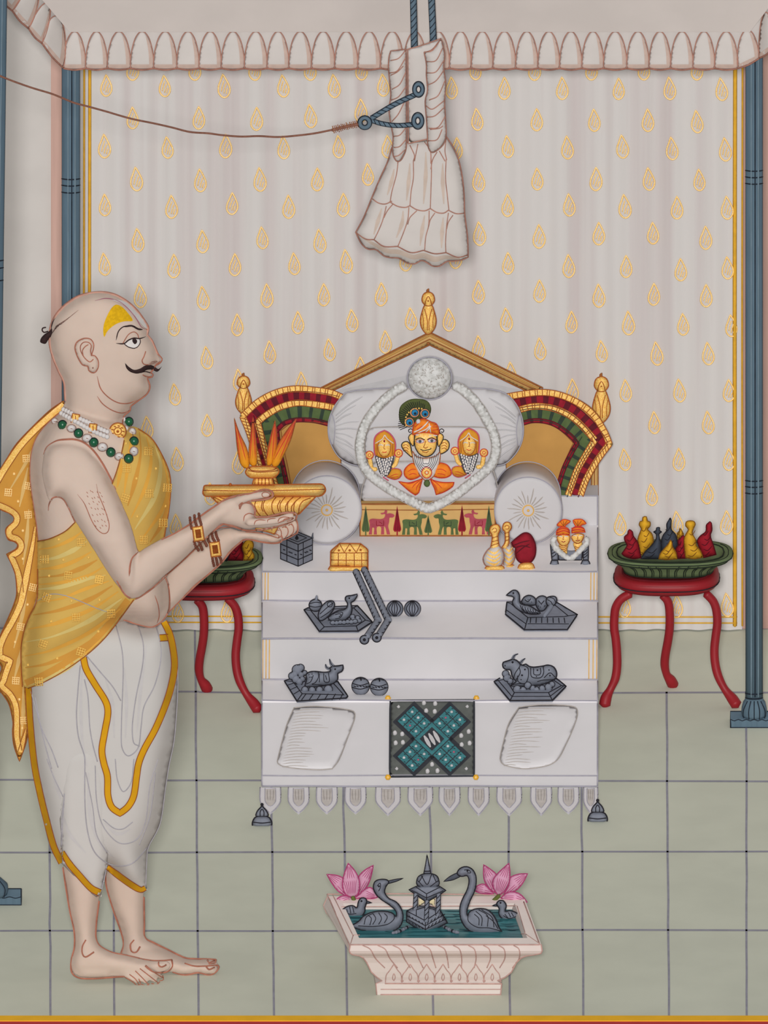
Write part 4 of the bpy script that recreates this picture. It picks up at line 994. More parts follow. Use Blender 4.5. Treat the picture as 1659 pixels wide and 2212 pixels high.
# --- grey pavilion box by the hands
cb = thing('pavilion_box', (*( (640-CX)/S, YatZ(1222, ZC)), ZC), 'small grey panelled cube box with spiked corners below the fingertips', 'box')
Yb_ = YatZ(1224, ZC)
p = Part(); H_ = .058
A_, B_, C_, D_ = ((606,1208),(644,1224),(675,1210),(640,1196))
def on(q): return ((q[0]-CX)/S, YatZ(q[1], ZC))
base = [on(q) for q in (A_, B_, C_, D_)]
p.rings([np.array([(*q, ZC) for q in base]), np.array([(*q, ZC+H_) for q in base])], SL)
def vert(q, h): x, y = on(q); return (q[0], BY-S*((ZC+h)*CP+y*SP))
for a, b in ((A_, B_), (B_, C_)):
    for h in (.001, .018, .040, H_): p.stroke([vert(a, h), vert(b, h)], 2.2, IK, straight=True)
    for t in (0, .36, 1):
        q = (a[0]+(b[0]-a[0])*t, a[1]+(b[1]-a[1])*t); p.stroke([vert(q, .001), vert(q, H_)], 2.2, IK, straight=True, step=8)
    for t in (.2, .5, .62, .85): q = (a[0]+(b[0]-a[0])*t, a[1]+(b[1]-a[1])*t); v_ = vert(q, .029); p.stroke([(v_[0]-1.5, v_[1]), (v_[0]+2, v_[1]+1)], 2.4, IK, step=2)
for a, b in ((C_, D_), (D_, A_)): p.stroke([vert(a, H_), vert(b, H_)], 2.2, IK, straight=True)
v_ = [vert(q, H_) for q in (A_, B_, C_, D_)]; m_ = np.mean(v_, 0)
p.stroke([tuple(m_+(np.array(q)-m_)*.62) for q in v_], 2, IK, closed=True, straight=True); p.decal([(m_[0], m_[1]-7, True), (m_[0]+4, m_[1]+1, False), (m_[0], m_[1]+5, False), (m_[0]-4, m_[1]+1, False)], IK, off=.001)
p.build('box_body', cb)
for q in (C_, D_, A_):
    v_ = vert(q, H_); yy = on(q)[1]; p = Part(); p.chain([(v_[0], v_[1]+1, yy, 2.4), (v_[0], v_[1]-5, yy, 1.6), (v_[0]+1, v_[1]-11, yy, .7)], 'slate_dark', sides=6); p.build('corner_spike', cb)
# --- gold casket
cs = thing('gold_casket', ((755-CX)/S, YatZ(1234, ZC), ZC), 'gold domed casket with panelled sides on the edge of the top step', 'casket')
Yc = YatZ(1232, ZC)+.012
p = Part(); o = T4("582,245! 585,225 655,165! 825,167! 882,215 884,245 885,360! 580,352!"); p.inflate(o, Yc, 20, 'gold', R=8, g=3); p.stroke(o, 2.8, 'gold_dark', Y=Yc-.004, closed=True)
for s_ in ("583,243 730,243 884,242", "583,300 730,302 884,303", "585,352 730,356 884,358"): p.stroke(T4(s_), 2, 'gold_dark')
for s_ in ("645,245 643,355", "708,245 708,356", "773,245 775,356", "833,245 835,356", "655,168 692,240 738,168", "738,168 790,240 825,170", "600,240 655,170"): p.stroke(T4(s_), 1.9, 'gold_dark', straight=True)
for q in XY([(648,222),(737,222),(826,218)], A4): p.ball(*q, (p.cast(*q) or Yc)-.0008, 2.6, 'gold_dark', solid=False)
p.build('casket_body', cs)
p = Part(); o = T4("578,350! 565,370 555,405! 890,402! 885,355!"); p.inflate(o, Yc-.004, 22, 'gold', R=5, g=3); p.stroke(o, 2.4, 'gold_dark', Y=Yc-.008, closed=True); p.build('casket_base', cs)
# --- hookah-necked jars, red fan
def jar(dx, neck, body, base, label, lines, Yj):
    r_ = thing('gold_jar', ((body[0][0]-CX)/S, Yj, ZC), label, 'jar')
    p = Part(); p.inflate(neck, Yj, 9, 'gold', g=2); p.stroke(neck, 2.2, 'gold_dark', Y=Yj-.002, closed=True)
    c_ = neck[0]; m_ = np.mean([q[:2] for q in neck[:5]], 0)
    for l_ in lines: p.stroke(l_, 1.6, 'gold_dark', step=3)
    p.build('neck', r_)
    p = Part(); p.inflate(body, Yj, 16, 'valance_cloth', g=2.5); p.stroke(body, 2.4, 'line_brown', Y=Yj-.003, closed=True)
    a = np.array([q[:2] for q in body]); lo, hi = a.min(0), a.max(0)
    for k in range(4):
        y = lo[1]+(hi[1]-lo[1])*(.34+k*.17); hw = (hi[0]-lo[0])*.40*(.8 if k == 0 else 1); cx_ = (lo[0]+hi[0])/2+2
        p.ribbon([(cx_-hw, y-6), (cx_, y+1), (cx_+hw*.8, y-8)], [1, 5.5, 1], 'gold', off=.001, step=3)
    p.build('jar_body', r_)
    p = Part(); p.inflate(base, Yj-.003, 15, 'gold', R=5, g=2.5); p.stroke(base, 2.2, 'gold_dark', Y=Yj-.005, closed=True); p.build('jar_base', r_)
Yj = YatZ(1231, ZC)+.012
jar(0, T5("375,210 390,175 430,158 465,165 482,200 470,240 460,270 465,340 475,400 440,430 380,420 390,370 400,300 395,260 378,240"), T5("305,520 325,460 365,410 400,390 460,375 500,410 522,470 515,540 480,595 400,605 330,585"), T5("340,595 320,645! 530,645! 510,590"), 'leftmost gold-necked white spiral jar at the right of the top step',
    [T5("400,215 420,195 445,205 440,235 415,235"), T5("398,300 430,290 460,280"), T5("396,340 430,330 464,320"), T5("392,380 430,365 468,355")], Yj)
jar(0, T5("508,190 520,150 550,133 585,142 602,180 590,215 575,230 575,330 570,370 540,420 500,400 520,370 535,330 530,230 512,215"), T5("500,420 530,395 570,375 580,340! 610,400 638,470 625,540 590,590 530,603 515,560 522,490"), T5("520,590 510,645! 655,640! 640,600 610,575"), 'second gold-necked white spiral jar, between the first jar and the red fan',
    [T5("530,185 550,165 575,180 565,205 540,205"), T5("530,250 555,245 576,240"), T5("532,290 555,285 576,280"), T5("534,330 555,322 574,318")], Yj+.024)
rf = thing('red_pouch', ((1136-CX)/S, Yj, ZC), 'dark red rounded fan-shaped pouch on a gold foot beside the spiral jars', 'ornament')
p = Part(); o = T5("598,345! 660,290 730,245 790,255 835,320 855,400 845,490 810,545 760,570 700,560 655,520 640,460 640,400! 620,395"); p.inflate(o, Yj+.004, 16, 'maroon', g=3, R=22); p.stroke(o, 2.2, 'maroon_dark', Y=Yj+.001, closed=True)
for s_ in ("615,380 700,345 790,325", "640,400 720,380 800,400", "650,460 720,400 790,360"): p.stroke(T5(s_), 2.4, 'maroon_dark', taper=True)
p.build('pouch', rf)
p = Part(); o = T5("690,570 660,638! 852,640! 810,560"); p.inflate(o, Yj, 15, 'gold', R=5, g=2.5); p.stroke(o, 2.2, 'gold_dark', Y=Yj-.002, closed=True); p.build('foot', rf)
# --- twin golden faces on a small grey seat
Ys = YatZ(1222, ZC)+.012
st = thing('toy_bench', ((1231-CX)/S, Ys, ZC), 'small grey bench with striped legs holding the twin golden busts', 'bench')
p = Part(); o = T5("1050,365! 1085,480! 1088,530! 1330,530! 1340,440! 1390,365! 1340,400 1220,430 1100,400"); p.inflate(o, Ys+.012, 6, SL, R=4, g=3); p.stroke(T5("1085,480 1088,527 1330,527 1340,440"), 2.6, IK, Y=Ys+.004, straight=True); p.build('bench_panel', st)
for s_, ln in (("1005,365! 1050,385! 1085,470 1083,530! 1020,530!", 0), ("1400,355! 1370,365 1340,440! 1345,530! 1400,530!", 1)):
    p = Part(); o = T5(s_); p.inflate(o, Ys+.002, 8, SL, R=4, g=2.2); p.stroke(o, 2.4, IK, Y=Ys-.001, closed=True)
    for k in range(3): b0 = (1022, 425+k*35) if ln == 0 else (1345, 450+k*28); p.stroke(XY([b0, (b0[0]+25, b0[1]-12), (b0[0]+42, b0[1]-32)], A5), 1.9, IK)
    o2 = T5("1018,530! 1003,570 1010,590 1080,592 1088,565 1078,530!") if ln == 0 else T5("1340,530! 1322,570 1335,588 1405,588 1415,560 1395,528!")
    p.inflate(o2, Ys, 9, SL, g=2.2); p.stroke(o2, 2.4, IK, Y=Ys-.002, closed=True); p.build('leg', st)
p = Part(); hl = T5("1050,295 1030,340 1050,390 1110,450 1160,490 1215,510 1270,470 1330,410 1385,350 1380,300"); q = spline(hl, False, 3); p.tube(W(q[:, 0], q[:, 1], np.full(len(q), Ys-.013)), 6/S*(1+.12*RNG.normal(size=len(q))), 'fluff', sides=9); p.stroke(T5("1040,285 1018,335 1040,395 1105,460 1160,505 1215,525 1280,480 1340,420 1395,350 1400,310 1375,280"), 1.8, 'ink', Y=Ys-.011)
tag(p.build('small_garland'), 'short white garland draped round the twin golden busts', 'garland')
for i, (fx, ps, hs, lab) in enumerate(((1140, "1075,285 1085,340 1115,375 1150,382 1190,360 1208,310 1205,275 1140,260", "1065,270! 1070,225 1095,195 1140,183 1190,200 1205,240 1200,272! 1140,262", 'left one of the twin golden busts with striped orange caps'), (1290, "1225,280 1235,325 1265,352 1295,357 1330,335 1352,290 1350,265 1290,250", "1226,250! 1230,205 1265,178 1310,178 1350,195 1368,240! 1300,240", 'right one of the twin golden busts with striped orange caps'))):
    r_ = thing('golden_bust', XY([(fx, 380)], A5)[0][:0]+((XY([(fx, 380)], A5)[0][0]-CX)/S, Ys-.006, ZC+.03), lab, 'figurine')
    p = Part(); o = T5(ps); p.inflate(o, Ys-.008, 9, 'gold', g=2, back=.4); p.stroke(o, 1.8, 'gold_dark', Y=Ys-.010, closed=True)
    for a in (-30, 30): p.stroke(XY([(fx+a-16, 285-i*10), (fx+a, 280-i*10), (fx+a+16, 286-i*10)], A5), 2.4, 'pearl', step=2)
    p.stroke(XY([(fx, 285), (fx-6, 312), (fx+6, 314)], A5), 1.4, 'gold_dark', step=2); p.stroke(XY([(fx-20, 335-i*12), (fx, 342-i*12), (fx+20, 333-i*12)], A5), 1.8, 'maroon', step=2)
    p.build('face', r_)
    p = Part(); o = T5(hs); p.inflate(o, Ys-.010, 9, 'turban', g=2, back=.4); p.stroke(o, 1.8, 'saffron_line', Y=Ys-.012, closed=True)
    for k in (0, 1): p.stroke(XY([(fx-65, 245-k*25-i*22), (fx, 222-k*22-i*12), (fx+62, 240-k*22-i*18)], A5), 2.6, 'saffron_line', step=3)
    o = XY([(fx-15,182-i*5),(fx-68,165),(fx-25,120),(fx+10,104),(fx+74,125),(fx+25,165),(fx+18,182-i*5)], A5) if i == 0 else XY([(fx-20,180),(fx-50,115),(fx+10,102),(fx+50,108),(fx+88,150),(fx+50,160),(fx+20,180)], A5)
    p.inflate(o, Ys-.010, 4, 'turban', g=2, back=.4); p.stroke(o, 1.8, 'saffron_line', Y=Ys-.011, closed=True)
    for k in (-28, 0, 28): p.stroke(XY([(fx, 175), (fx+k*.6, 150), (fx+k*1.3, 122)], A5), 1.5, 'gold_dark', step=3)
    p.build('cap', r_)
    p = Part(); o = XY([(fx-45,365-i*15),(fx+45,360-i*15),(fx+40-i*20,420),(fx+35-i*55,465),(fx-30,420)], A5); p.inflate(o, Ys-.003, 6, 'gold', g=2.2, back=.4)
    for k in range(3): p.stroke(XY([(fx-40+i*10, 385+k*20), (fx, 400+k*20), (fx+40, 382+k*18)], A5), 1.6, 'gold_dark', step=3)
    p.build('chest', r_)
# --- flat cushions and game board on the sloping platform
mat('teal', (62,118,124), 0.15, 90, gain=1.1); mat('board', (92,95,92), 0.12, 40, gain=1.1); mat('board_dark', (56,58,64), 0.1, 40)
for s_, lab in (("215,100! 300,93 400,100 470,112 485,125 480,160 450,240 415,330 385,370! 330,375 240,370 170,360 143,345 145,320 165,240 185,170", 'flat white pad with slanted sides left of the game board'), ("1210,98! 1290,88 1400,88 1460,98 1470,125 1455,180 1420,260 1385,325 1340,355 1250,370 1190,365 1140,350 1127,325 1140,260 1165,170", 'flat white pad with slanted sides right of the game board')):
    p = Part(); o = P(s_, A7); Ysl = lambda x, y: slopeY(x, y)-.004
    p.inflate(o, Ysl, 9, 'white_slope_lit', R=16, g=6, back=.2); p.stroke(o, 2.4, 'warm_line', Y=lambda x, y: slopeY(x, y)-.009, closed=True)
    a = np.array([q[:2] for q in o]); lo, hi = a.min(0), a.max(0)
    for k in range(20):
        y = lo[1]+8+(hi[1]-lo[1]-16)*k/19; xl = lo[0]+ (hi[1]-y)*.0+ (1-(y-lo[1])/(hi[1]-lo[1]))*34+6; L_ = RNG.uniform(35, 90)*(1-.3*k/19)
        p.stroke([(xl, y+2), (xl+L_*.4, y-1), (xl+L_, y-1+RNG.uniform(-2, 2))], 1.4, 'warm_line', taper=True)
    tag(p.build('flat_cushion'), lab, 'cushion')
gb = thing('game_board', ((933-CX)/S, slopeY(0, 1676), .03), 'square grey game board with a teal cross lying on the sloping platform', 'game board')
p = Part(); Yq = lambda x, y: slopeY(x, y)-.0045
o = [(843,1513,True),(1024,1512,True),(1024,1676,True),(842,1678,True)]
p.inflate(o, lambda x, y: slopeY(x, min(y, 1519))*0+slopeY(x, y)-.002, 3, 'board', R=2.5, g=7, straight=True, back=.3)
Yb1 = lambda x, y: slopeY(x, y)-.002-.0040
p.stroke(o, 4.5, 'board_dark', Y=Yb1, closed=True, straight=True, step=20)
cxb, cyb = 933, 1596
def rot(u, v, k=.7071): return (cxb+(u-v)*k*1.0, cyb+(u+v)*k*.96)
hw = 25
for d in range(4):
    c_, s_ = [(1,0),(0,1),(-1,0),(0,-1)][d]
    def QR(u, v): return rot(u*c_-v*s_, u*s_+v*c_)
    L0, L1 = 27, 82
    p.decal([(*QR(L0-4, -hw-8), True), (*QR(L1+5, -hw-8), True), (*QR(L1+5, hw+8), True), (*QR(L0-4, hw+8), True)], 'board_dark', Y=Yb1, off=.0002, straight=True)
for d in range(4):
    c_, s_ = [(1,0),(0,1),(-1,0),(0,-1)][d]
    L0, L1 = 27, 82
    def QR(u, v): return rot(u*c_-v*s_, u*s_+v*c_)
    p.decal([(*QR(L0, -hw), True), (*QR(L1, -hw), True), (*QR(L1, hw), True), (*QR(L0, hw), True)], 'teal', Y=Yb1, off=.0008, straight=True)
    for k in range(4): u = L0+(L1-L0)*k/3; p.stroke([QR(u, -hw), QR(u, hw)], 2.2, 'board_dark', Y=Yb1, lift=.0012, straight=True)
    for v in (-hw, 0, hw): p.stroke([QR(L0, v), QR(L1, v)], 2.2, 'board_dark', Y=Yb1, lift=.0012, straight=True)
    for a in range(3):
        for b in (-.5, .5):
            u, v = L0+(L1-L0)*(a+.5)/3, b*hw; x, y = QR(u, v)
            if not (a == 1 and b < 0): p.ball(x, y, Yb1(x, y)-.0012, 3.4, 'soft_grey' if (a+d) % 3 else 'white', seg=8, solid=False)
            else: p.ball(x, y, Yb1(x, y)-.001, 2.4, 'rose', seg=8, solid=False)
            for e in ((-6, -6), (6, -6), (6, 6), (-6, 6)): q = QR(u+e[0], v+e[1]); p.stroke([q, (q[0]+3, q[1]+1.5)], 1.7, 'ink', Y=Yb1, lift=.0012, step=2)
p.decal([(*rot(-27,-27), True), (*rot(27,-27), True), (*rot(27,27), True), (*rot(-27,27), True)], 'teal', Y=Yb1, off=.0014, straight=True, edge='board_dark', ew=2.2)
p.decal([(*rot(-19,-19), True), (*rot(19,-19), True), (*rot(19,19), True), (*rot(-19,19), True)], 'board_dark', Y=Yb1, off=.0018, straight=True)
for k in (-1, 0, 1):
    a, b = rot(k*10+11, k*-10*0-0+0), None
    x, y = cxb+k*10, cyb-k*5; 
    q = spline([(x-7, y-12), (x, y), (x+7, y+13)], False, 2); p.ribbon([tuple(z) for z in q], [3, 8, 8, 3], 'white', Y=Yb1, off=.0026)
p.build('board_surface', gb)
for i, (x, y) in enumerate(((838,1508),(1029,1508),(838,1679),(1028,1679))):
    p = Part()
    for a in range(6): p.ball(x+3.6*math.cos(a*1.05), y+3.6*math.sin(a*1.05), Yb1(x, y)-.002, 3, 'gold_flat', seg=8)
    p.ball(x, y, Yb1(x, y)-.0035, 3.4, 'gold', seg=8); p.build('corner_tassel', gb)
n_ = 0
for x, y in XY([(790,80),(840,83),(800,115),(838,118),(662,213),(694,218),(665,257),(697,255),(988,207),(955,225),(992,258),(957,265),(826,352),(806,382),(850,380)], A7):
    p = Part(); yy = Yb1(x, y)-.003; p.inflate(circ(x, y, 5, 6.4, n=8), yy, 4, 'white', g=1.8, back=.6)
    if n_ == 0: w_ = [tag(p.build('game_piece'), 'small white oval game piece on the grey border of the game board', 'game piece', 'white oval game pieces')]
    else: tag(p.build('game_piece'), 'small white oval game piece on the grey border of the game board', 'game piece', 'white oval game pieces')
    n_ += 1
for x, y in XY([(678,97),(982,96),(670,371),(978,371)], A7):
    p = Part(); p.inflate([(x-5,y,False),(x,y-5,True),(x+4,y-1,False),(x+1,y+5,True)], Yb1(x, y)-.002, 3, 'soft_grey', g=2, back=.5); tag(p.build('game_token'), 'tiny pale grey token in a corner of the game board', 'game piece', 'pale tokens in the board corners')
# --- corner weights of the cloth
for x, lab in ((566, 'dark grey spired weight at the front left corner of the altar cloth'), (1291, 'dark grey spired weight at the front right corner of the altar cloth')):
    dy = 0 if x < 900 else -9
    Yw = floorY(1786+dy)+.012; r_ = thing('cloth_weight', ((x-CX)/S, Yw, 0), lab, 'weight')
    p = Part(); o = [(x-20,1774+dy,False),(x-12,1764+dy,False),(x+12,1764+dy,False),(x+20,1773+dy,False),(x+20,1784+dy,False),(x+8,1789+dy,False),(x-10,1789+dy,False),(x-20,1785+dy,False)]; p.inflate(o, Yw, 14, SL, g=2.5, ground=0.0); p.stroke(o, 3, IK, Y=Yw-.003, closed=True); p.stroke([(x-18,1776+dy),(x,1778+dy),(x+18,1776+dy)], 2.4, IK); p.build('weight_base', r_)
    p = Part(); o = [(x-12,1764+dy,False),(x-10,1752+dy,False),(x-2,1743+dy,False),(x,1738+dy,True),(x+2,1743+dy,False),(x+10,1752+dy,False),(x+12,1764+dy,False)]; p.inflate(o, Yw, 9, SL, g=2.2); p.stroke(o, 2.8, IK, Y=Yw-.002, closed=True); p.stroke([(x-4,1762+dy),(x-4,1754+dy),(x,1748+dy),(x+4,1754+dy),(x+4,1762+dy)], 2.2, IK, step=3); p.ball(x, 1738+dy, Yw, 3.6, IK); p.build('spire', r_)
# ================================================================ tripod stands with green bowls
mat('lacquer', (138,24,33), 0.06, 15, spec=.3, rough=.5); mat('lacquer_dark', (95,18,26), 0.1, 30); mat('bowl_green', (98,112,78), 0.06, 20); mat('bowl_line', (36,44,34), 0.1, 30)
mat('sweet_yellow', (208,156,40), 0.08, 60); mat('sweet_red', (146,26,40), 0.08, 60); mat('sweet_grey', (62,68,80), 0.08, 60)
mat('sweet_yellow_line', (120,78,24), 0.1, 60); mat('sweet_red_line', (78,14,26), 0.1, 60)
def se(cx, Yc, Z, rx, ry, n=48, e=.72):
    out = []
    for k in range(n):
        a = 2*math.pi*k/n; c, s_ = math.cos(a), math.sin(a)
        out.append(((cx-CX)/S+rx/S*math.copysign(abs(c)**e, c), Yc+ry*math.copysign(abs(s_)**e, s_), Z))
    return np.array(out)
def pyof(Y, Z): return BY-S*(Z*CP+Y*SP)
def front_line(p, cx, Yc, Z, rx, ry, w, m, a0=math.pi, a1=2*math.pi, e=.72):
    q = []
    for a in np.linspace(a0, a1, 25):
        c, s_ = math.cos(a), math.sin(a); q.append((cx+rx*math.copysign(abs(c)**e, c), Yc+ry*math.copysign(abs(s_)**e, s_)))
    v = np.array([((x-CX)/S, Y-.001, Z) for x, Y in q]); p.tube(v, w/2/S, m, 5, solid=False)
def stand(dx, dy, lab1, lab2, dt=0, dl=(0, 0, 0)):
    Yc = -.50+(-dy)/KF; cx = 1440+dx+dt
    Zt = .332
    r0 = thing('tripod_stand', ((cx-CX)/S, Yc, 0), lab1, 'stand', 'red tripod stands beside the altar')
    p = Part()
    p.rings([se(cx, Yc, Zt-.036, 96, .085), se(cx, Yc, Zt-.031, 108, .098), se(cx, Yc, Zt-.018, 114, .104), se(cx, Yc, Zt-.006, 112, .102), se(cx, Yc, Zt, 104, .096), se(cx, Yc, Zt, 94, .082), se(cx, Yc, Zt-.004, 88, .076)], 'lacquer', smooth=True)
    front_line(p, cx, Yc, Zt-.020, 114.6, .105, 2.6, 'ink', .9*math.pi, 2.1*math.pi); front_line(p, cx, Yc, Zt+.0003, 95, .083, 5, 'lacquer_dark', .93*math.pi, 2.07*math.pi); front_line(p, cx, Yc, Zt-.0355, 98, .087, 2.6, 'lacquer_dark')  # wide dark line on the top is shading put into the colour
    front_line(p, cx, Yc, Zt-.008, 110, .100, 3, 'lacquer_dark')
    p.build('table_top', r0)
    for li, (pts, Ya, Yb_) in enumerate(((T6("355,800 270,850 220,930 206,1030 205,1130 220,1230 230,1350 232,1480 215,1600 170,1700 130,1780 115,1850"), Yc-.03, floorY(1530+dy)),
                        (T6("665,815 715,880 730,1000 728,1130 712,1250 690,1370 682,1470 700,1560 740,1620 760,1660"), Yc+.03, floorY(1486+dy)),
                        (T6("1075,800 1140,870 1172,960 1180,1080 1165,1200 1152,1330 1160,1460 1190,1580 1250,1700 1320,1790 1360,1850"), Yc-.03, floorY(1534+dy)))):
        p = Part(); n = len(pts); rr = [9.4]*(n-3)+[8.5, 12, 12.5]
        p.chain([(x+dx+dl[li], y+dy, Ya+(Yb_-Ya)*max(0, (i/(n-1)))**2+.012*(i/(n-1)), r) for i, ((x, y, _), r) in enumerate(zip(pts, rr))], 'lacquer', sides=12, n=5); p.build('leg', r0)
    # bowl
    cxb = 1448+dx; Zr = Zt+.047; p = Part()
    rg = [se(cxb-4, Yc, Zt+.001, 96, .062), se(cxb-3, Yc, Zt+.012, 101, .066), se(cxb-1, Yc, Zt+.028, 114, .076), se(cxb, Yc, Zt+.036, 128, .087), se(cxb, Yc, Zr-.006, 135, .092), se(cxb, Yc, Zr, 134, .091), se(cxb, Yc, Zr-.001, 116, .074), se(cxb, Yc, Zr-.010, 112, .071), se(cxb, Yc, Zr-.022, 104, .062)]
    p.rings(rg, 'bowl_green', smooth=True)
    front_line(p, cxb, Yc, Zr-.004, 135.5, .0925, 2.6, 'bowl_line', 0, 2*math.pi); front_line(p, cxb, Yc, Zr+.0004, 116, .075, 3, 'bowl_line', 0, 2*math.pi); front_line(p, cxb, Yc, Zr+.0002, 126, .084, 2, 'bowl_line', math.pi*.8, 2.2*math.pi)
    front_line(p, cxb, Yc, Zt+.035, 127, .087, 2.8, 'bowl_line', math.pi*.97, 2.03*math.pi); front_line(p, cxb-4, Yc, Zt+.002, 96.5, .0625, 3, 'bowl_line')
    for s_ in ("345,545 395,580 410,640", "440,545 485,585 488,645", "525,545 560,590 560,648", "600,548 634,590 634,648", "705,560 705,648", "820,548 780,590 778,648", "910,545 865,590 862,648", "1000,545 945,590 940,645", "1080,545 1015,590 1010,640", "1150,540 1090,585 1085,635"):
        p.stroke([(x+dx, y+dy, c) for x, y, c in T6(s_)], 2.6, 'bowl_line'); p.stroke([(x+dx+4, y+dy, c) for x, y, c in T6(s_)], 2.0, 'bowl_line', taper=True)
    tag(p.build('oval_bowl'), lab2, 'bowl', 'green oval bowls on the tripod stands')
    return Yc, Zr
def T6(s_): return P(s_, A6)
Yc, Zr = stand(0, 0, 'red three-legged stand between the altar and the right post', 'green fluted oval bowl full of cone sweets on the right stand')
YcL, ZrL = stand(-1016, 10, 'red three-legged stand mostly hidden behind the man in yellow', 'green fluted oval bowl peeking out beneath the bracelets', dt=12, dl=(10, 10, -18))
def cone(s_, k, Yo, label, dx=0, T=None, lines=()):
    p = Part(); o = T(s_) if T else T6(s_); m, ml = {'y': ('sweet_yellow', 'sweet_yellow_line'), 'r': ('sweet_red', 'sweet_red_line'), 'g': ('sweet_grey', 'ink')}[k]
    p.inflate(o, Yo, 15, m, g=2.6); p.stroke(o, 1.8, ml, Y=Yo-.003, closed=True)
    a = np.array([q[:2] for q in o]); lo, hi = a.min(0), a.max(0)
    for j in range(5):
        t = .3+.14*j; y = lo[1]+(hi[1]-lo[1])*t; w_ = (hi[0]-lo[0])*(.12+.16*t); c_ = (lo[0]+hi[0])/2+(2 if j % 2 else -3)
        yy = p.cast(c_, y)
        if yy is not None: p.stroke([(c_-w_, y+3), (c_, y+6), (c_+w_, y-4)], 1.8, ml, taper=True, step=3)
    tag(p.build('cone_sweet'), label, 'sweet', 'swirled cone sweets in the green bowls')
cone("275,420! 310,370 325,340 305,300 300,260 330,235 335,205 350,190 380,215 385,250 420,300 440,360 460,460! 380,470 300,445", 'r', Yc+.0, 'red cone sweet at the left end of the right bowl')
cone("440,420! 440,360 428,290 440,240 460,185 440,150 450,115 470,110 475,75 510,70 520,110 545,120 545,160 520,190 560,230 575,290 560,340 500,400 460,440!", 'y', Yc+.03, 'tall yellow cone sweet with a lobed top, second from the left in the right bowl')
cone("455,470! 500,400 560,340 600,280 600,235 575,215 600,200 605,175 635,172 635,200 655,215 630,235 635,280 650,330 650,470!", 'g', Yc+.005, 'dark grey cone sweet with a cross-shaped tip in the right bowl')
cone("650,300 670,240 700,200 700,140 720,105 735,80 745,110 745,190 780,230 800,290 800,350 740,400 660,400", 'g', Yc+.032, 'tallest dark grey cone sweet in the middle of the right bowl')
cone("800,290! 800,230 820,205 826,178 845,205 860,235 855,270 820,300", 'y', Yc+.045, 'small yellow cone tip far back in the right bowl')
cone("625,470! 640,420 680,370 715,330 738,290 752,320 755,350 790,410 800,470! 700,478", 'y', Yc-.028, 'short yellow cone sweet at the front middle of the right bowl')
cone("785,380 810,340 805,300 835,265 860,248 880,300 880,380 890,465! 800,468!", 'r', Yc-.004, 'narrow red cone sweet between two yellow ones in the right bowl')
cone("880,460! 870,380 865,290 880,240 905,190 880,160 885,120 920,108 960,115 972,145 955,180 945,230 975,290 980,340 1020,390 1045,455! 960,470", 'y', Yc-.012, 'tall yellow cone sweet with a round top right of centre in the right bowl')
cone("990,300 1020,250 1070,210 1075,150 1110,115! 1125,130 1130,200 1115,250 1140,330 1170,430! 1050,460! 1010,370", 'r', Yc+.012, 'red pointed cone sweet at the right end of the right bowl')
T3b = lambda s_: P(s_, R3)
cone("590,1040! 610,970 640,920 640,880 680,850 715,860 725,890 712,930 730,990 728,1040!", 'r', YcL-.004, 'red cone sweet visible under the far hand in the left bowl', T=T3b)
cone("728,1040! 735,980 720,930 728,890 770,850 810,870 820,910 805,950 825,990 820,1035!", 'y', YcL-.014, 'yellow cone sweet at the right end of the left bowl', T=T3b)
cone("540,1040! 560,990 590,930 625,900 640,960 620,1040!", 'g', YcL+.016, 'dark grey cone sweet behind the red one in the left bowl', T=T3b)
# ================================================================ marble basin with toys
mat('marble', (212,200,194), 0.03, 9); mat('marble_top_lit', (212,200,194), 0.03, 9, gain=FG*.95); mat('marble_line', (184,148,140), 0.12, 60)  # rim copy of the marble is brightened in colour to offset weaker light
mat('water', (70,132,138), rgb2=(34,92,98), scale=9, stretch=(1,14,1), lo=.4, hi=.6, gain=1.15, rough=.35, spec=.3)
mat('petal', (206,152,178), 0.05, 40); mat('petal_line', (170,62,112), 0.1, 60); mat('stem', (96,104,52), 0.1, 40); mat('cream', (224,208,168), 0.05, 40)
def T8(s_): return P(s_, A8)
ZR = .150
def plan(inl, inr, yf, yb, Z, bl=None):
    bl = inl if bl is None else bl
    FLx, FRx, BLx, BRx = (757-CX)/S, (1169-CX)/S, (708-CX)/S, (1131-CX)/S; YF_, YB_ = YatZ(2040, ZR), YatZ(1936, ZR)
    out = []
    Fy, By = YF_+yf, YB_-yb
    def xl(Y): return FLx+(BLx-FLx)*(Y-YF_)/(YB_-YF_)+inl/S
    def xr(Y): return FRx+(BRx-FRx)*(Y-YF_)/(YB_-YF_)-inr/S
    return np.array([(xl(Fy), Fy, Z), (xr(Fy), Fy, Z), (xr(By), By, Z), (xl(By)+(bl-inl)/S, By, Z)])
bs = thing('marble_basin', ((940-CX)/S, -2.5, 0), 'pinkish white marble trough with fluted sides standing on the front tiles', 'basin')
p = Part()
prof = [(0, 64, 82, .050, .06), (.030, 62, 80, .048, .06), (.034, 76, 88, .057, .07), (.046, 64, 72, .050, .065), (.062, 51, 59, .043, .055), (.090, 40, 50, .033, .04), (.106, 31, 40, .024, .03), (.114, 22, 30, .016, .02), (.121, 5, 12, .006, .005), (.126, 0, 0, .001, 0), (.134, -3, -2, -.003, 0), (ZR, 0, 0, 0, 0), (ZR, 25, 25, .045, .05), (ZR-.012, 30, 30, .052, .05), (ZR-.03, 30, 30, .052, .05)]
BLI = {.134: -6, .126: -9, .121: -8, .114: -6, .106: 0, .090: 14, .062: 44, .046: 66, .034: 84, .030: 84, 0: 88}
p.rings([plan(a, b, c, d if z > .1 else d*.4, z, BLI.get(z)) for z, a, b, c, d in prof], 'marble')
LN = 'marble_line'
a_, b_ = plan(0, 0, 0, 0, ZR+.0004), plan(25, 25, .045, .05, ZR+.0004)
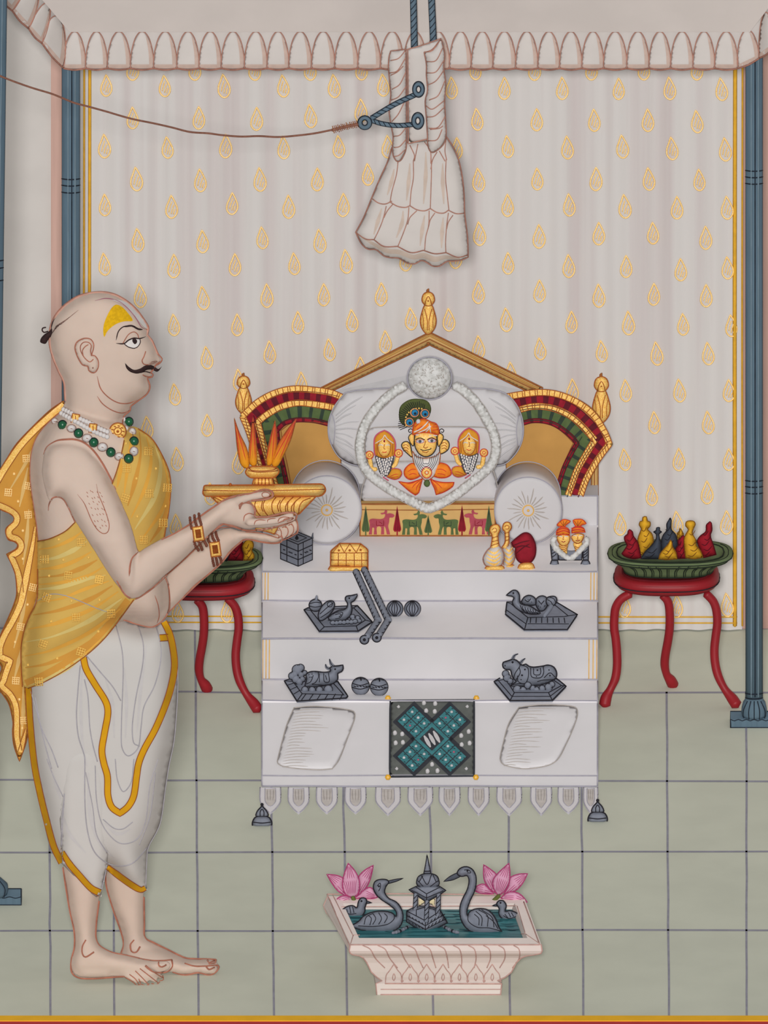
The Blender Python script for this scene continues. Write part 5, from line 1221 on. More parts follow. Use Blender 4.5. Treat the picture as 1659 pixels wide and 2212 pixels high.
p.add(np.vstack([a_, b_]), [(i, (i+1) % 4, 4+(i+1) % 4, 4+i) for i in range(4)], 'marble_top_lit', smooth=False)
p.stroke(T8("245,640! 1545,640!"), 3, LN)
for ci, w_ in ((0, 3), (1, 3), (3, 2.6)):
    cp = [plan(a, b, c, d if z > .1 else d*.4, z, BLI.get(z))[ci] for z, a, b, c, d in prof[(0 if ci < 2 else 5):12]]
    cp = np.array(cp)-VIEW*.0012; p.tube(cp, w_/2/S, LN, 5, solid=False)
p.stroke(T8("485,908 1290,910"), 3.2, LN); p.stroke(T8("455,948 1285,948"), 2, LN); p.stroke(T8("455,985 1280,985"), 3.4, LN)
p.stroke(T8("85,292! 700,288 1425,300!"), 2.8, LN, straight=True); p.stroke(T8("85,292! 240,645!"), 3, LN, straight=True); p.stroke(T8("120,290! 262,575!"), 2, LN, straight=True); p.stroke(T8("262,574! 1450,566!"), 2, LN, straight=True); p.stroke(T8("1440,345! 1550,640!"), 3, LN, straight=True); p.stroke(T8("1395,375! 1452,566!"), 2, LN, straight=True); p.stroke(T8("185,380! 1390,372!"), 2.4, LN, straight=True); p.stroke(T8("265,575! 245,640!"), 2, LN); p.stroke(T8("1455,568! 1548,632!"), 2, LN)

for k in range(12):
    x = 350+k*102 if k < 11 else 1465
    x0_ = 330+k*104; x1_ = 470+k*88
    if x0_ > 1380: continue
    p.stroke(XY([(x0_, 645), (x0_+52-k*1.5, 672), (x0_+88-k*5, 735), (x1_+12, 800)], A8), 2.4, LN, step=3)
for k in range(7):
    x = 545+k*113
    p.stroke(XY([(x-58, 900), (x-52, 850), (x-30, 820), (x, 775)], A8), 2.2, LN, step=3); p.stroke(XY([(x, 775), (x+25, 815), (x+48, 845), (x+56, 900)], A8), 2.2, LN, step=3)
    p.stroke(XY([(x, 840), (x+9, 865), (x, 888), (x-9, 870)], A8), 1.8, LN, closed=True, step=2)
    q = XY([(x+57, 892)], A8)[0]; yy = p.cast(*q)
    if yy is not None: p.ball(*q, yy, 3.2, LN, solid=False, seg=8)

p.build('trough', bs)
p = Part(); ZW = ZR-.016; v = plan(29, 29, .0525, .0505, ZW); v2 = v.copy(); v2[:, 2] -= .008
p.rings([v2, v], 'water'); 
for k in range(46):
    x = RNG.uniform(748, 1128); y = RNG.uniform(1966, 2014); L_ = RNG.uniform(8, 28)
    if 742+(y-1960)*.55 < x-L_ and x+L_ < 1112+(y-1960)*.33: p.stroke([(x-L_, y), (x, y+.8), (x+L_, y)], 1.2, 'ink_blue', Y=lambda x_, y_: YatZ(y_, ZW+.0006), taper=True, step=6, sides=4)
o_ = p.build('water', bs)
def bird(name, outline, Yb_, T_, lines, eye, beak, label, cat='figurine', T8=T8):
    p = Part(); o = T8(outline); p.inflate(o, Yb_, T_, SL, g=2.5); p.stroke(o, 2.6, IK, Y=Yb_-.003, closed=True)
    for l_ in lines: p.stroke(T8(l_), 1.8, IK, step=3)
    q = T8(eye)[0]; yy = p.cast(q[0], q[1]); p.ball(q[0], q[1], (yy if yy is not None else Yb_)-.001, 2.2, IK, solid=False)
    if beak: p.inflate(T8(beak), Yb_, 3, 'slate_dark', g=1.6); p.stroke(T8(beak), 1.8, IK, Y=Yb_-.002, closed=True)
    tag(p.build(name), label, cat)
Yw = lambda zy: YatZ(1840+zy*.31344, ZW)
bird('heron_figurine', "245,512! 300,480 340,440 400,415 470,408 530,420 560,445 560,410 520,370 460,330 420,290 403,245 415,205 450,190 495,192 510,210 490,240 482,280 510,320 560,345 595,390 608,450 590,510 540,545 450,552 350,545 290,530", Yw(540), 17,
     ["300,510 400,515 500,500 545,465 548,440", "340,500 355,450 400,425", "400,500 420,460 400,425", "440,500 460,460 440,420", "480,490 500,450 480,425", "380,505 390,460 370,440", "430,235 450,215 452,245 440,270"], "442,238", "490,205! 550,190 612,182! 560,205 500,222!", 'grey heron figurine with its beak to the right, left of the little tower')
bird('heron_figurine', "1290,550! 1270,520 1240,450 1190,400 1120,392 1070,410 1052,440 1050,400 1070,340 1105,260 1113,180 1090,125 1045,102 1000,115 980,150 1010,170 1050,165 1062,200 1050,260 1020,320 1000,380 1003,450 1030,510 1080,550 1160,565 1240,560", Yw(548), 17,
     ["1055,430 1060,480 1120,520 1200,525 1280,545", "1110,410 1150,450 1150,510", "1100,430 1130,460 1130,505", "1130,400 1190,440 1190,515", "1150,400 1220,450 1235,520", "1180,440 1230,480 1262,530", "1030,125 1060,125 1075,145 1050,145"], "1052,132", "985,142! 930,170 887,205! 950,195 1005,170!", 'taller grey heron figurine with its beak to the left, right of the little tower')
bird('duckling_figurine', "185,402! 220,378 260,370 290,385 300,345 320,318 350,322 358,345 345,385 345,410 325,440 280,452 230,448 200,430", Yw(445)+.01, 10, ["220,395 225,425", "240,380 248,425", "260,378 270,420", "200,410 240,430 285,425"], "322,340", "352,335! 395,352! 350,358!", 'small grey duckling figurine under the left lotus')
bird('duckling_figurine', "1410,436! 1380,415 1340,405 1312,410 1320,370 1300,338 1268,338 1252,360 1270,390 1268,425 1285,455 1320,472 1370,468 1395,450", Yw(465)+.01, 10, ["1310,430 1330,455", "1335,420 1350,450", "1355,420 1370,445", "1300,440 1340,460 1390,445"], "1280,352", "1255,358! 1222,372! 1258,376!", 'small grey duckling figurine below the right lotus')
# little tower
Yt = Yw(520)
tw = thing('toy_pavilion', ((920-CX)/S, Yt, ZW), 'small grey tower with pillars, dome and spire standing in the middle of the basin', 'figurine')
p = Part(); o = T8("633,408! 690,380 770,372 860,395! 915,490! 762,565! 632,482!"); p.inflate(o, Yt, 22, SL, R=10, g=3); p.stroke(o, 2.6, IK, Y=Yt-.003, closed=True, straight=True)
for s_ in ("635,440! 762,510! 895,430!", "640,465! 762,535! 905,462!", "762,510! 762,562!", "633,408! 762,475! 868,405!", "762,475! 762,510!", "700,440! 700,400! 760,380! 830,400! 835,440!"): p.stroke(T8(s_), 2, IK, straight=True)
for k in range(5):
    for a, b in (((648+k*22, 478+k*11), (658+k*22, 488+k*11)), ((778+k*25, 525-k*13), (790+k*25, 505-k*13)), ((650+k*22, 440+k*12), (658+k*22, 452+k*12)), ((775+k*24, 495-k*13), (785+k*24, 480-k*13))): p.stroke(XY([a, b], A8), 1.8, IK, step=3)
p.build('tower_base', tw)
p = Part(); p.inflate(T8("715,320! 830,320! 825,375! 765,345! 715,378!"), Yt+.014, 2, 'cream', g=3, straight=True); p.build('back_wall', tw)
for x, y0_, y1_, yo in ((690, 290, 440, .0), (768, 340, 480, -.012), (848, 290, 440, .0)):
    p = Part(); p.chain([(*XY([(x+6, y0_)], A8)[0], Yt+yo-.012, 4.6), (*XY([(x, y1_)], A8)[0], Yt+yo-.012, 5)], SL, sides=8)
    for sg in (-14, 14): p.stroke(XY([(x+6+sg, y0_), (x+sg, y1_)], A8), 1.9, IK, Y=Yt+yo-.014)
    for k in range(4): y = y0_+20+k*32; p.stroke(XY([(x-10, y+14), (x+2, y+4), (x+15, y-12)], A8), 1.8, IK, step=3)
    p.build('pillar', tw)
p = Part(); o = T8("648,262! 700,238 770,228 850,232! 904,266! 865,292! 770,348! 690,290!"); p.inflate(o, Yt-.004, 20, SL, R=8, g=2.6); p.stroke(o, 2.6, IK, Y=Yt-.007, closed=True, straight=True)
for s_ in ("670,265! 770,318! 885,268!", "700,245! 770,290! 860,245!", "770,290! 770,345!"): p.stroke(T8(s_), 2, IK, straight=True)
p.build('roof', tw)
p = Part(); o = T8("705,228 702,200 715,170 750,152 800,150 840,165 855,195 855,228 820,245 740,245"); p.inflate(o, Yt-.008, 17, SL, g=2.4); p.stroke(o, 2.4, IK, Y=Yt-.010, closed=True)
for s_ in ("710,200 770,248 850,200", "735,165 775,225 805,155", "720,205 745,165", "835,205 815,160"): p.stroke(T8(s_), 1.9, IK, step=3)
p.build('dome', tw)
p = Part(); o = T8("750,152! 757,120 768,60 773,18! 782,60 792,110 800,150!"); p.inflate(o, Yt-.008, 7, SL, g=2); p.stroke(o, 2.2, IK, Y=Yt-.009, closed=True); p.stroke(T8("756,135 795,133"), 2.4, IK); p.build('spire', tw)
for s_ in ("645,515 610,535 575,550 535,560", "890,515 925,535 960,550 990,556"):
    p = Part(); q = T8(s_); Yc_ = lambda x, y: YatZ(y, ZW+.004); p.chain([(x, y, Yc_(x, y), 3.4) for x, y, _ in q], SL, sides=7)
    qq = spline(q, False, 5); 
    for k in range(1, len(qq)-1, 2): p.ball(qq[k][0], qq[k][1], Yc_(*qq[k])-.001, 4.2, IK if k % 4 == 1 else SL, seg=7, solid=False)
    p.build('foot_chain', tw)
# lotus flowers
def lotus(petals, stem, Yl, label):
    r_ = thing('lotus_flower', ((petals[0][1][0][0]-CX)/S, Yl, ZW), label, 'flower', 'pink lotus flowers over the basin')
    p = Part(); q = stem; p.chain([(x, y, Yl-.02+.004*i, 4.6) for i, (x, y, _) in enumerate(q)], 'stem', sides=8); p.build('stem', r_)
    for off, o, tip, root_ in petals:
        p = Part(); p.inflate(o, Yl+off, 8, 'petal', g=3); p.stroke(o, 2.4, 'petal_line', Y=Yl+off-.002, closed=True)
        tip = np.array(tip); root_ = np.array(root_); ax = tip-root_; nn = np.array([-ax[1], ax[0]])/np.linalg.norm(ax)
        for k in range(-3, 4):
            w_ = k*5.0
            for t0, t1 in ((.1, .5), (.55, .92)):
                b0 = root_+ax*t0+nn*w_*(.4+t0*1.1); b1 = root_+ax*t1+nn*w_*(1.25-t1 if t1 > .5 else .9)
                if not inside(np.array([b0, (b0+b1)/2, b1]), spline(o, True, 4)).all(): continue
                p.stroke([tuple(b0), tuple((b0+b1)/2), tuple(b1)], 1.2, 'petal_line', taper=True, step=4, sides=4)
        p.build('petal', r_)
def pt(s_, off, tip, rt): return (off, T8(s_), XY([tip], A8)[0], XY([rt], A8)[0])
lotus([pt("255,318! 210,290 192,240 198,170 230,78! 275,130 305,190 308,250 290,300", -.016, (230,80), (255,315)),
       pt("82,155! 150,162 195,185 192,240 210,290 215,305! 160,270 120,220", -.004, (85,157), (225,310)),
       pt("404,92! 390,160 370,220 340,270 300,305! 308,250 300,180 340,130", -.004, (402,95), (295,300)),
       pt("135,380! 150,330 185,305 225,305 258,320! 250,345 200,365", -.012, (137,378), (255,322)),
       pt("262,322! 300,300 340,262 380,245 415,270 432,315! 380,325 310,322", -.010, (430,315), (262,322))],
      T8("262,312 272,340 282,375 300,388"), YatZ(1955, ZW)+.01, 'pink lotus blossom at the left rear corner of the basin')
lotus([pt("1265,305! 1235,260 1228,200 1260,150 1338,78! 1345,140 1340,210 1310,270", -.016, (1338,80), (1265,300)),
       pt("1163,88! 1210,120 1252,160 1228,200 1232,250 1245,285! 1190,240 1165,180", -.004, (1163,90), (1240,280)),
       pt("1467,150! 1430,220 1380,270 1300,302! 1335,230 1345,180 1400,155", -.004, (1465,150), (1300,300)),
       pt("1095,265! 1120,235 1165,222 1200,255 1235,290! 1180,290 1130,282", -.012, (1097,265), (1235,290)),
       pt("1280,318! 1330,280 1380,278 1425,300 1465,348! 1400,350 1330,345", -.010, (1463,346), (1282,318))],
      T8("1270,302 1235,335 1205,365 1198,395"), YatZ(1955, ZW)+.01, 'pink lotus blossom at the right rear corner of the basin')
# ================================================================ hanging cloth fan, ropes and pull cord
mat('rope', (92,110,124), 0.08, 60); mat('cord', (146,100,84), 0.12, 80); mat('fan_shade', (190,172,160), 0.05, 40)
def T7(s_): return P(s_, R6)
YP = -.86; LP, LB = 'line_pink', 'line_brown'
fan = thing('cloth_fan', ((905-CX)/S, YP, 1.0), 'white gathered cloth fan with twisted side rolls hanging from two ropes', 'fan')
p = Part(); o = T7("600,1060! 740,1010! 910,990! 1080,960! 1140,1050 1185,1150 1220,1300 1240,1480 1245,1640 1270,1850 1275,1985 1275,2030! 1220,2055 1150,2065 1085,2070 1020,2110 960,2108 870,2060 800,2090 730,2080 660,2040 590,2035 530,2020 460,1965 390,1960 330,1910 280,1810! 350,1680 420,1510 500,1320 560,1190")
p.inflate(o, YP, 26, 'valance_cloth', R=40, g=5); p.stroke(o, 3, LB, Y=YP-.003, closed=True)
for a in ("430,1515 480,1550 540,1560 600,1535", "580,1540 650,1580 720,1590 760,1575", "760,1575 820,1610 890,1620 940,1600", "940,1600 1000,1635 1060,1640 1100,1615", "1100,1615 1170,1645 1245,1640"): p.stroke(T7(a), 2.6, LP)
for a in ("285,1815 370,1870 440,1875", "440,1875 530,1935 650,1935", "650,1935 770,1990 880,1970", "880,1970 980,2000 1080,1990", "1080,1990 1180,2030 1275,2010"): p.stroke(T7(a), 2.8, LB)
for a in ("655,1180 640,1300 600,1450 585,1540", "790,1180 790,1330 770,1450 760,1575", "945,1110 950,1250 945,1450 940,1600", "1080,1160 1075,1330 1090,1480 1105,1620", "550,1580 520,1700 480,1800 445,1870", "750,1590 740,1700 700,1820 655,1930", "930,1620 925,1750 900,1850 890,1965", "1100,1640 1085,1750 1075,1900 1078,1990",
          "760,1040 800,1130 790,1180", "830,1030 800,1180", "890,1010 940,1090 945,1200", "1000,1100 960,1170 945,1250", "1020,1090 1070,1180", "1080,980 1070,1090 1085,1170", "610,1560 560,1620 530,1680", "820,1620 760,1680 740,1740", "980,1640 940,1700 925,1760", "1140,1660 1100,1720 1085,1780", "650,1200 700,1110 730,1060"): p.stroke(T7(a), 2.2, LP)
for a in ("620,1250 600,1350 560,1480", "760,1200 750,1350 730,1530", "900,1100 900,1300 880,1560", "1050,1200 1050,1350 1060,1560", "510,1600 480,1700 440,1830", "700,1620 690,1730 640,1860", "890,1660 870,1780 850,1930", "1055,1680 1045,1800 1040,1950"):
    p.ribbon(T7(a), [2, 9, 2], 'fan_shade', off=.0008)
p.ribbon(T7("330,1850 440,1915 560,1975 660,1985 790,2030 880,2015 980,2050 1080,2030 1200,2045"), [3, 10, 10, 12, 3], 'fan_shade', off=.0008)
p.build('gathered_skirt', fan)
p = Part(); o = T7("725,195! 880,150 1035,95! 1060,140! 1045,985! 750,1025!"); p.inflate(o, YP-.028, 6, 'valance_cloth', R=6, g=7); p.stroke(T7("725,195! 880,150 1035,95!"), 2.8, LP, Y=YP-.031); p.stroke(T7("740,195! 745,1025! 915,985!"), 3, LP, Y=YP-.034, straight=True)
p.build('flat_panel', fan)
for s_, segs in (("590,205! 725,190! 728,1050 690,1160 650,1185 615,1140 605,1060 610,960 590,850 575,720 590,600 580,480 570,350 575,260",
                 ["590,290 660,270 720,200", "580,400 650,380 725,260", "600,545 670,500 725,390", "590,420 650,390 700,340", "595,640 660,610 725,520", "600,830 660,760 728,620", "615,960 670,950 728,880", "620,1060 670,1050 728,985", "612,1140 660,1130 715,1080"]),
                ("1035,95! 1050,150 1068,240 1060,350 1078,500 1068,650 1075,800 1080,950 1050,1040 960,1105 920,1050 915,960 905,800 895,650 915,550 905,420 905,320 885,220! 960,190",
                 ["885,215 960,200 1035,95", "910,300 990,290 1050,180", "910,400 990,390 1060,290", "910,510 990,470 1065,370", "930,640 1010,600 1070,470", "900,690 960,720 1070,640", "905,790 980,780 1068,700", "930,890 1010,880 1075,780", "920,1000 1000,990 1045,900", "940,900 1020,890 1050,870"])):
    p = Part(); o = T7(s_); p.inflate(o, YP-.040, 13, 'valance_cloth', g=4); p.stroke(o, 2.6, LB, Y=YP-.043, closed=True)
    for g_ in segs: p.stroke(T7(g_), 2.4, LP)
    p.build('twisted_roll', fan)
# two hanging ropes
for (x0_, x1_, yb), lab in (((892, 895, 102), 'left of the two blue-grey ropes holding the cloth fan'), ((930, 936, 86), 'right of the two blue-grey ropes holding the cloth fan')):
    p = Part(); pts = np.array([(x0_+(x1_-x0_)*t, -50+(yb+58)*t) for t in np.linspace(0, 1, 20)]); p.tube(W(pts[:, 0], pts[:, 1], np.full(20, YP-.018)), 7/S, 'rope', 10)
    for sg in (-6.6, 6.6): p.stroke([(x0_+sg, -50), (x1_+sg, yb)], 2, 'ink_blue', Y=YP-.020, step=30)
    for k in range(11): y = -40+k*13.5; xc = x0_+(x1_-x0_)*(y+50)/150; p.stroke([(xc-6, y+7), (xc, y+1), (xc+6, y-7)], 1.8, 'ink_blue', step=4)
    tag(p.build('hanging_rope'), lab, 'rope', 'ropes holding the cloth fan')
# ringed bridle
br = thing('rope_bridle', ((788-CX)/S, YP-.05, .9), 'blue-grey forked rope with three rings fastening the pull cord to the cloth fan', 'rope')
Yr = YP-.066
def roped(pts, r_):
    p = Part(); q = spline(pts, False, 4); Yl = lambda x, y: Yr+(.0)
    p.tube(W(q[:, 0], q[:, 1], np.full(len(q), Yr)), r_/S, 'rope', 10)
    tn = np.gradient(q, axis=0); tn /= np.linalg.norm(tn, axis=1)[:, None]; nn = np.stack([-tn[:, 1], tn[:, 0]], 1)
    for sg in (-1, 1): p.stroke([tuple(x) for x in q+nn*sg*r_*.95], 2, 'ink_blue', Y=Yr-.003)
    for k in range(2, len(q)-1, 3): p.stroke([tuple(q[k]-nn[k]*r_*.9-tn[k]*4), tuple(q[k]), tuple(q[k]+nn[k]*r_*.9+tn[k]*4)], 1.8, 'ink_blue', step=3)
    p.build('rope_leg', br)
roped(T7("420,800 620,680 810,590"), 5.2); roped(T7("420,820 520,850 650,865 790,855"), 4.8)
def ringp(x, y, rx, ry):
    p = Part(); a = np.linspace(0, 2*math.pi, 25)[:-1]; p.tube(W(x+rx*.68*np.cos(a), y+ry*.68*np.sin(a), np.full(24, Yr-.004)), rx*.33/S, 'rope', 8, closed=True)
    p.stroke(circ(x, y, rx, ry), 2.6, 'ink_blue', Y=Yr-.006, closed=True, step=3); p.stroke(circ(x, y, rx*.36, ry*.4), 2.4, 'ink_blue', Y=Yr-.012, closed=True, step=2); p.build('ring', br)
ringp(904, 193, 12.5, 17); ringp(902.5, 261, 13, 18); ringp(788, 265, 15, 15)
p = Part()
pts = [(-15,157),(0,164),(30,176),(70,190),(110,202),(133,211),(160,222),(190,230),(230,241),(260,250),(290,258),(330,266),(370,275),(410,285),(450,288),(480,292),(520,295),(560,294),(600,296),(640,293),(680,288),(720,280)]
Ycd = lambda x, y: -2.06+(Yr+.0+2.06)*np.clip((x+15)/790, 0, 1)
p.stroke(pts, 4.4, 'cord', Y=Ycd, step=6, sides=8)
p.stroke([(718,281),(745,274),(774,268)], 7, 'cord', Y=Ycd, sides=8)
for k in range(15):
    x = 720+k*3.7; y = 280-k*.88; p.stroke([(x-2, y-7+RNG.normal()), (x, y), (x+2, y+7+RNG.normal())], 2.2, 'line_brown' if k % 2 else 'tan_line', Y=lambda a, b: Ycd(a, b)-.003, step=3)
tag(p.build('pull_cord'), 'thin brown cord sagging from the left edge to the rope rings', 'cord')
# ================================================================ the man in the yellow shawl
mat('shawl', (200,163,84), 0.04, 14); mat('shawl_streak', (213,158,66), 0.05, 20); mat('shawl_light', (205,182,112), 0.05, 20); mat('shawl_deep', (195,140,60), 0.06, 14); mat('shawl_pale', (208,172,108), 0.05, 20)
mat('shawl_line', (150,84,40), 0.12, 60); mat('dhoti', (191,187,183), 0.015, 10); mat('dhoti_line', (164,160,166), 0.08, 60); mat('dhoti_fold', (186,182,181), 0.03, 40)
mat('mustard', (202,148,22), 0.05, 30); mat('hem_line', (140,72,44), 0.12, 60); mat('hair', (52,36,36), 0.15, 60); mat('hair_soft', (150,118,106), 0.1, 60); mat('eye_white', (212,206,202), 0.02, 60); mat('tilak', (208,162,20), 0.12, 150)
mat('purple_line', (150,90,110), 0.1, 60); mat('emerald', (16,84,54), 0.1, 60, spec=.5, rough=.3); mat('bead_white', (206,200,198), 0.04, 60); mat('bead_brown', (112,66,52), 0.12, 60); mat('ruby', (128,64,22), 0.2, 150)
def Z1(s_): return P(s_, R1)
def Z2(s_): return P(s_, R2)
def Z3(s_): return P(s_, R3)
def Z4(s_): return P(s_, R4)
def Z5(s_): return P(s_, R5)
YM = -2.50
man = thing('person', ((230-CX)/S, YM, 0), 'bald barefoot man with moustache in yellow shawl and white dhoti, holding a golden bowl', 'person')
B = Part()
head = P("140,866 139,845 137,825 125,800 111,764 106,735 109,704 122,677 145,654 174,637 212,630 244,634 270,647 292,665 308,685 320,704 321,714! 319,723! 329,736 337,754 342,765 350,775 347,782 338,786! 334,794 330,800! 325,805! 330,808 329,814 318,817! 321,824 324,834 322,844 315,854 297,867 282,878! 281,887 268,899 265,912 262,935 230,950 180,940 140,905")
torso = P("139,868 134,884 115,902 95,920 80,940 70,962 64,992 63,1027 66,1060 72,1100 78,1140 82,1180 80,1230 78,1290 62,1340 56,1400 60,1450 130,1440 200,1400 262,1345 300,1352 330,1355 350,1343 362,1325 366,1300 364,1270 360,1240 357,1180 362,1130 368,1080 367,1035 358,1000 340,965 318,938 295,925 280,918 262,900 200,880")
Yh = lambda x, y: YM
B.inflate(head, YM, 62, 'skin', R=85, g=6, sm=4)
B.inflate(torso, YM, 98, 'skin', R=78, g=9, sm=5)
TOR = Part(); TOR.inflate(torso, YM, 98, 'skin', R=78, g=9, sm=5)
uarm = P("94,985 100,968 118,954 142,948 168,950 190,960 205,976 220,1000 235,1027 250,1056 263,1085 274,1110 284,1136 292,1165 299,1192 303,1215 308,1240 300,1275 288,1293 273,1288 262,1276 245,1255 228,1230 212,1205 195,1177 178,1150 162,1126 152,1106 142,1085 134,1076 120,1074 108,1088 98,1060 90,1020")
YA = lambda x, y: -2.575-.078*np.clip((y-950)/220, 0, 1)
B.inflate(uarm, YA, 44, 'skin', R=46, g=6, sm=3)
farm = P("284,1293 268,1285 262,1268 268,1240 285,1212 299,1193 325,1176 355,1160 385,1145 408,1134 434,1114 468,1090 485,1081 500,1078 512,1090 505,1125 483,1129 458,1150 440,1168 422,1184 390,1215 350,1249 325,1272 302,1290")
YFn = lambda x, y: -2.655+.045*np.clip((x-300)/220, 0, 1)
B.inflate(farm, YFn, 30, 'skin', R=34, g=5, sm=3)
# near hand: palm, thumb over the bowl rim, four fingers below it
B.inflate(P("470,1089 485,1080 505,1073 524,1070 540,1080 546,1090 551,1104 550,1114 556,1122 560,1134 545,1143 528,1143 504,1136 480,1131 468,1120"), lambda x, y: YFn(x, y)-.004, 19, 'skin', R=22, g=3.4)
B.chain([(505,1086,-2.622,11),(524,1078,-2.634,9.5),(545,1072,-2.640,8.4),(566,1069,-2.642,8.2),(582,1067,-2.642,6.6)], 'skin')
for k, (r_, yo, l_) in enumerate(((8.6, 0, 632), (7.8, 5, 636), (7.6, 8, 628), (7, 9, 612))):
    yk = -2.632+k*.018-.006; B.chain([(535, 1128+yo*.4, yk, 9), (565, 1127+yo*.8, yk, r_), (600, 1123+yo, yk, r_*.97), (l_-10, 1116+yo, yk, r_*.92), (l_, 1113+yo, yk+.002, r_*.8)], 'skin')
# far forearm and hand
ffarm = P("340,1300 344,1262 360,1225 400,1195 430,1172 466,1147 499,1140 515,1150 524,1166 499,1189 478,1215 450,1242 422,1264 392,1296 364,1323 350,1320")
YFf = lambda x, y: -2.40-.06*np.clip((x-340)/250, 0, 1)
B.inflate(ffarm, YFf, 27, 'skin', R=30, g=5, sm=3)
B.inflate(P("490,1142 520,1146 548,1149 575,1152 596,1156 610,1160 608,1168 600,1173 567,1171 543,1166 522,1167 500,1176"), lambda x, y: YFf(x, y), 16, 'skin', R=14, g=3.2)
for k, x in enumerate((600, 612.5, 624, 634)):
    yk = -2.462-.004*k; B.chain([(585+k*9, 1163-k*2.5, yk, 9), (x-2, 1162-k*5, yk-.008, 7.6), (x+3, 1150-k*4, yk-.014, 7.2), (x+2, 1137-k*2.4, yk-.014, 6.6), (x-2, 1129-k, yk-.012, 5.4)], 'skin')
# legs and feet
nleg = P("120,1500 116,1600 118,1700 124,1800 134,1860 138,1890 143,1915 150,1967 159,2010 161,2045 153,2070 152,2088 157,2101 171,2110 203,2112 240,2110 262,2110 285,2114 300,2112 318,2106 336,2100 358,2099 370,2091 373,2080 370,2074 345,2075 318,2073 275,2063 240,2055 216,2042 208,2025 208,1993 214,1947 222,1900 226,1850 224,1750 225,1650 220,1500")
YN = lambda x, y: -2.535-.035*np.clip((y-2095)/30, 0, 1)
B.inflate(nleg, YN, 36, 'skin', R=34, g=6, sm=3, ground=.001)
fleg = P("225,1500 228,1650 224,1780 222,1860 227,1900 234,1935 249,1978 260,2010 266,2039 262,2055 262,2072 275,2085 300,2092 340,2098 373,2101 399,2106 428,2101 451,2107 466,2102 472,2090 471,2076 466,2072 446,2071 420,2071 399,2068 362,2051 333,2037 314,2025 311,1996 311,1938 318,1860 322,1750 318,1650 300,1500")
YL_ = lambda x, y: -2.435-.06*np.clip((y-2050)/50, 0, 1)
B.inflate(fleg, YL_, 32, 'skin', R=32, g=6, sm=3, ground=.001)
for (x0_, y0_), (x1_, y1_), r_ in (((272,2104),(297,2121),6),((286,2102),(316,2121),6.2),((298,2097),(336,2118),6.6),((308,2091),(347,2110),7)):
    B.chain([(x0_, y0_, -2.552, r_+2.5), ((x0_+x1_)/2, (y0_+y1_)/2, -2.565, r_), (x1_, y1_, floorY(y1_+r_)+.004, r_*.95)], 'skin', sides=9)
B.remesh(.0042)
SK = 'skin_line'
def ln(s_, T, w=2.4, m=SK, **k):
    if m == SK and w >= 2.5: B.stroke(P(s_, T) if T else P(s_), w*1.7, 'skin_shade', **{**k, 'lift': -.0022})  # wider pink under-stroke paints soft shading beside the contour
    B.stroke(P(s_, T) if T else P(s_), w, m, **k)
# outline of head, arms, legs, with pink contour shading painted beneath
B.stroke(head[:-3], 3, SK)
B.stroke([(x+(2 if x<200 else -2), y+(2 if y<700 else 0), c) for x, y, c in head[:21]], 6, 'skin_shade', lift=-.0022)  # painted shading just inside the head contour
B.stroke(P("139,884 115,904 96,922 82,940 72,962 66,992 65,1027 68,1060 74,1100 80,1140 83,1170"), 2.8, SK)
ln("370,520 400,455 480,405 560,392 640,392 720,420 800,490 870,590 930,700 985,810 1040,930 1085,1030 1120,1130 1150,1240 1178,1352", R2, 3, taper=True)
ln("412,1000 420,940 450,890 500,880 545,905 590,980 640,1090 700,1190 770,1290 830,1390 900,1500 960,1590 1010,1650", R2, 3, taper=True)
ln("1000,60 1050,150 1095,195 1145,212 1200,190 1300,120 1400,30", R4, 3); ln("1180,1352 1130,1400 1110,1460 1102,1560", R2, 2.8, taper=True); ln("0,853 120,795 240,722 350,640 420,590 490,545 560,500 640,468 720,452 800,440 880,412 930,406 975,418 993,440 985,470 950,485 900,495 840,500 790,507 760,515", R3, 3)
ln("0,1203 100,1120 200,1030 300,935 380,850 450,790 500,745 550,712", R3, 2.8); ln("550,712 640,735 740,768 850,768 980,748 1080,720 1150,698 1198,668 1208,640 1190,615 1100,613 1000,636 940,650 860,650 830,640 835,600 820,560 790,530 740,522 710,540 695,575", R3, 2.8)
ln("730,690 740,640 780,618 830,632", R3, 2.2, taper=True); ln("700,580 690,545 720,520", R3, 2.2); ln("825,725 835,690 870,675 930,680", R3, 2, taper=True); ln("945,700 945,680 975,665 1020,662", R3, 2, taper=True); ln("1040,690 1050,665 1090,650 1140,655", R3, 2); ln("1180,665 1120,672 1070,690 1040,705", R3, 2); ln("1085,690 1095,670 1140,660 1175,655 1165,675 1120,690", R3, 1.8)
ln("900,465 897,440 920,428 955,435 965,455 950,470 920,474", R3, 2, closed=True)
ln("1205,800 1218,770 1212,700 1200,670", R3, 2.6); ln("470,778 520,750 620,740 680,745", R3, 2.2); ln("720,860 770,848 820,858 900,875 1000,885 1060,875 1078,850 1070,815", R3, 2.8); ln("1078,860 1130,840 1200,800", R3, 2.4); ln("750,785 850,790 950,810 1040,838 1050,820 1000,790", R3, 2.2)
for a in ("985,770 985,745 1010,735", "1040,840 1068,820 1068,780 1050,750", "1105,835 1128,800 1128,760 1105,730", "1150,815 1175,790 1180,745 1160,710", "1020,780 1030,765 1050,770", "1078,745 1095,738 1110,745", "1135,725 1150,715 1165,722"): ln(a, R3, 2)
ln("60,1500 180,1380 300,1262 420,1160 530,1062 620,950 720,860", R3, 2.8)
ln("357,1248 365,1273 365,1316 350,1341 329,1354 299,1349 268,1339", None, 2.8); ln("1320,180 1350,270 1358,360 1340,420", R4, 2, taper=True)
ln("660,860 720,940 780,1080 830,1160 880,1195 920,1180 932,1120 905,1020 870,930 840,860 822,770", R2, 1.8, taper=True)
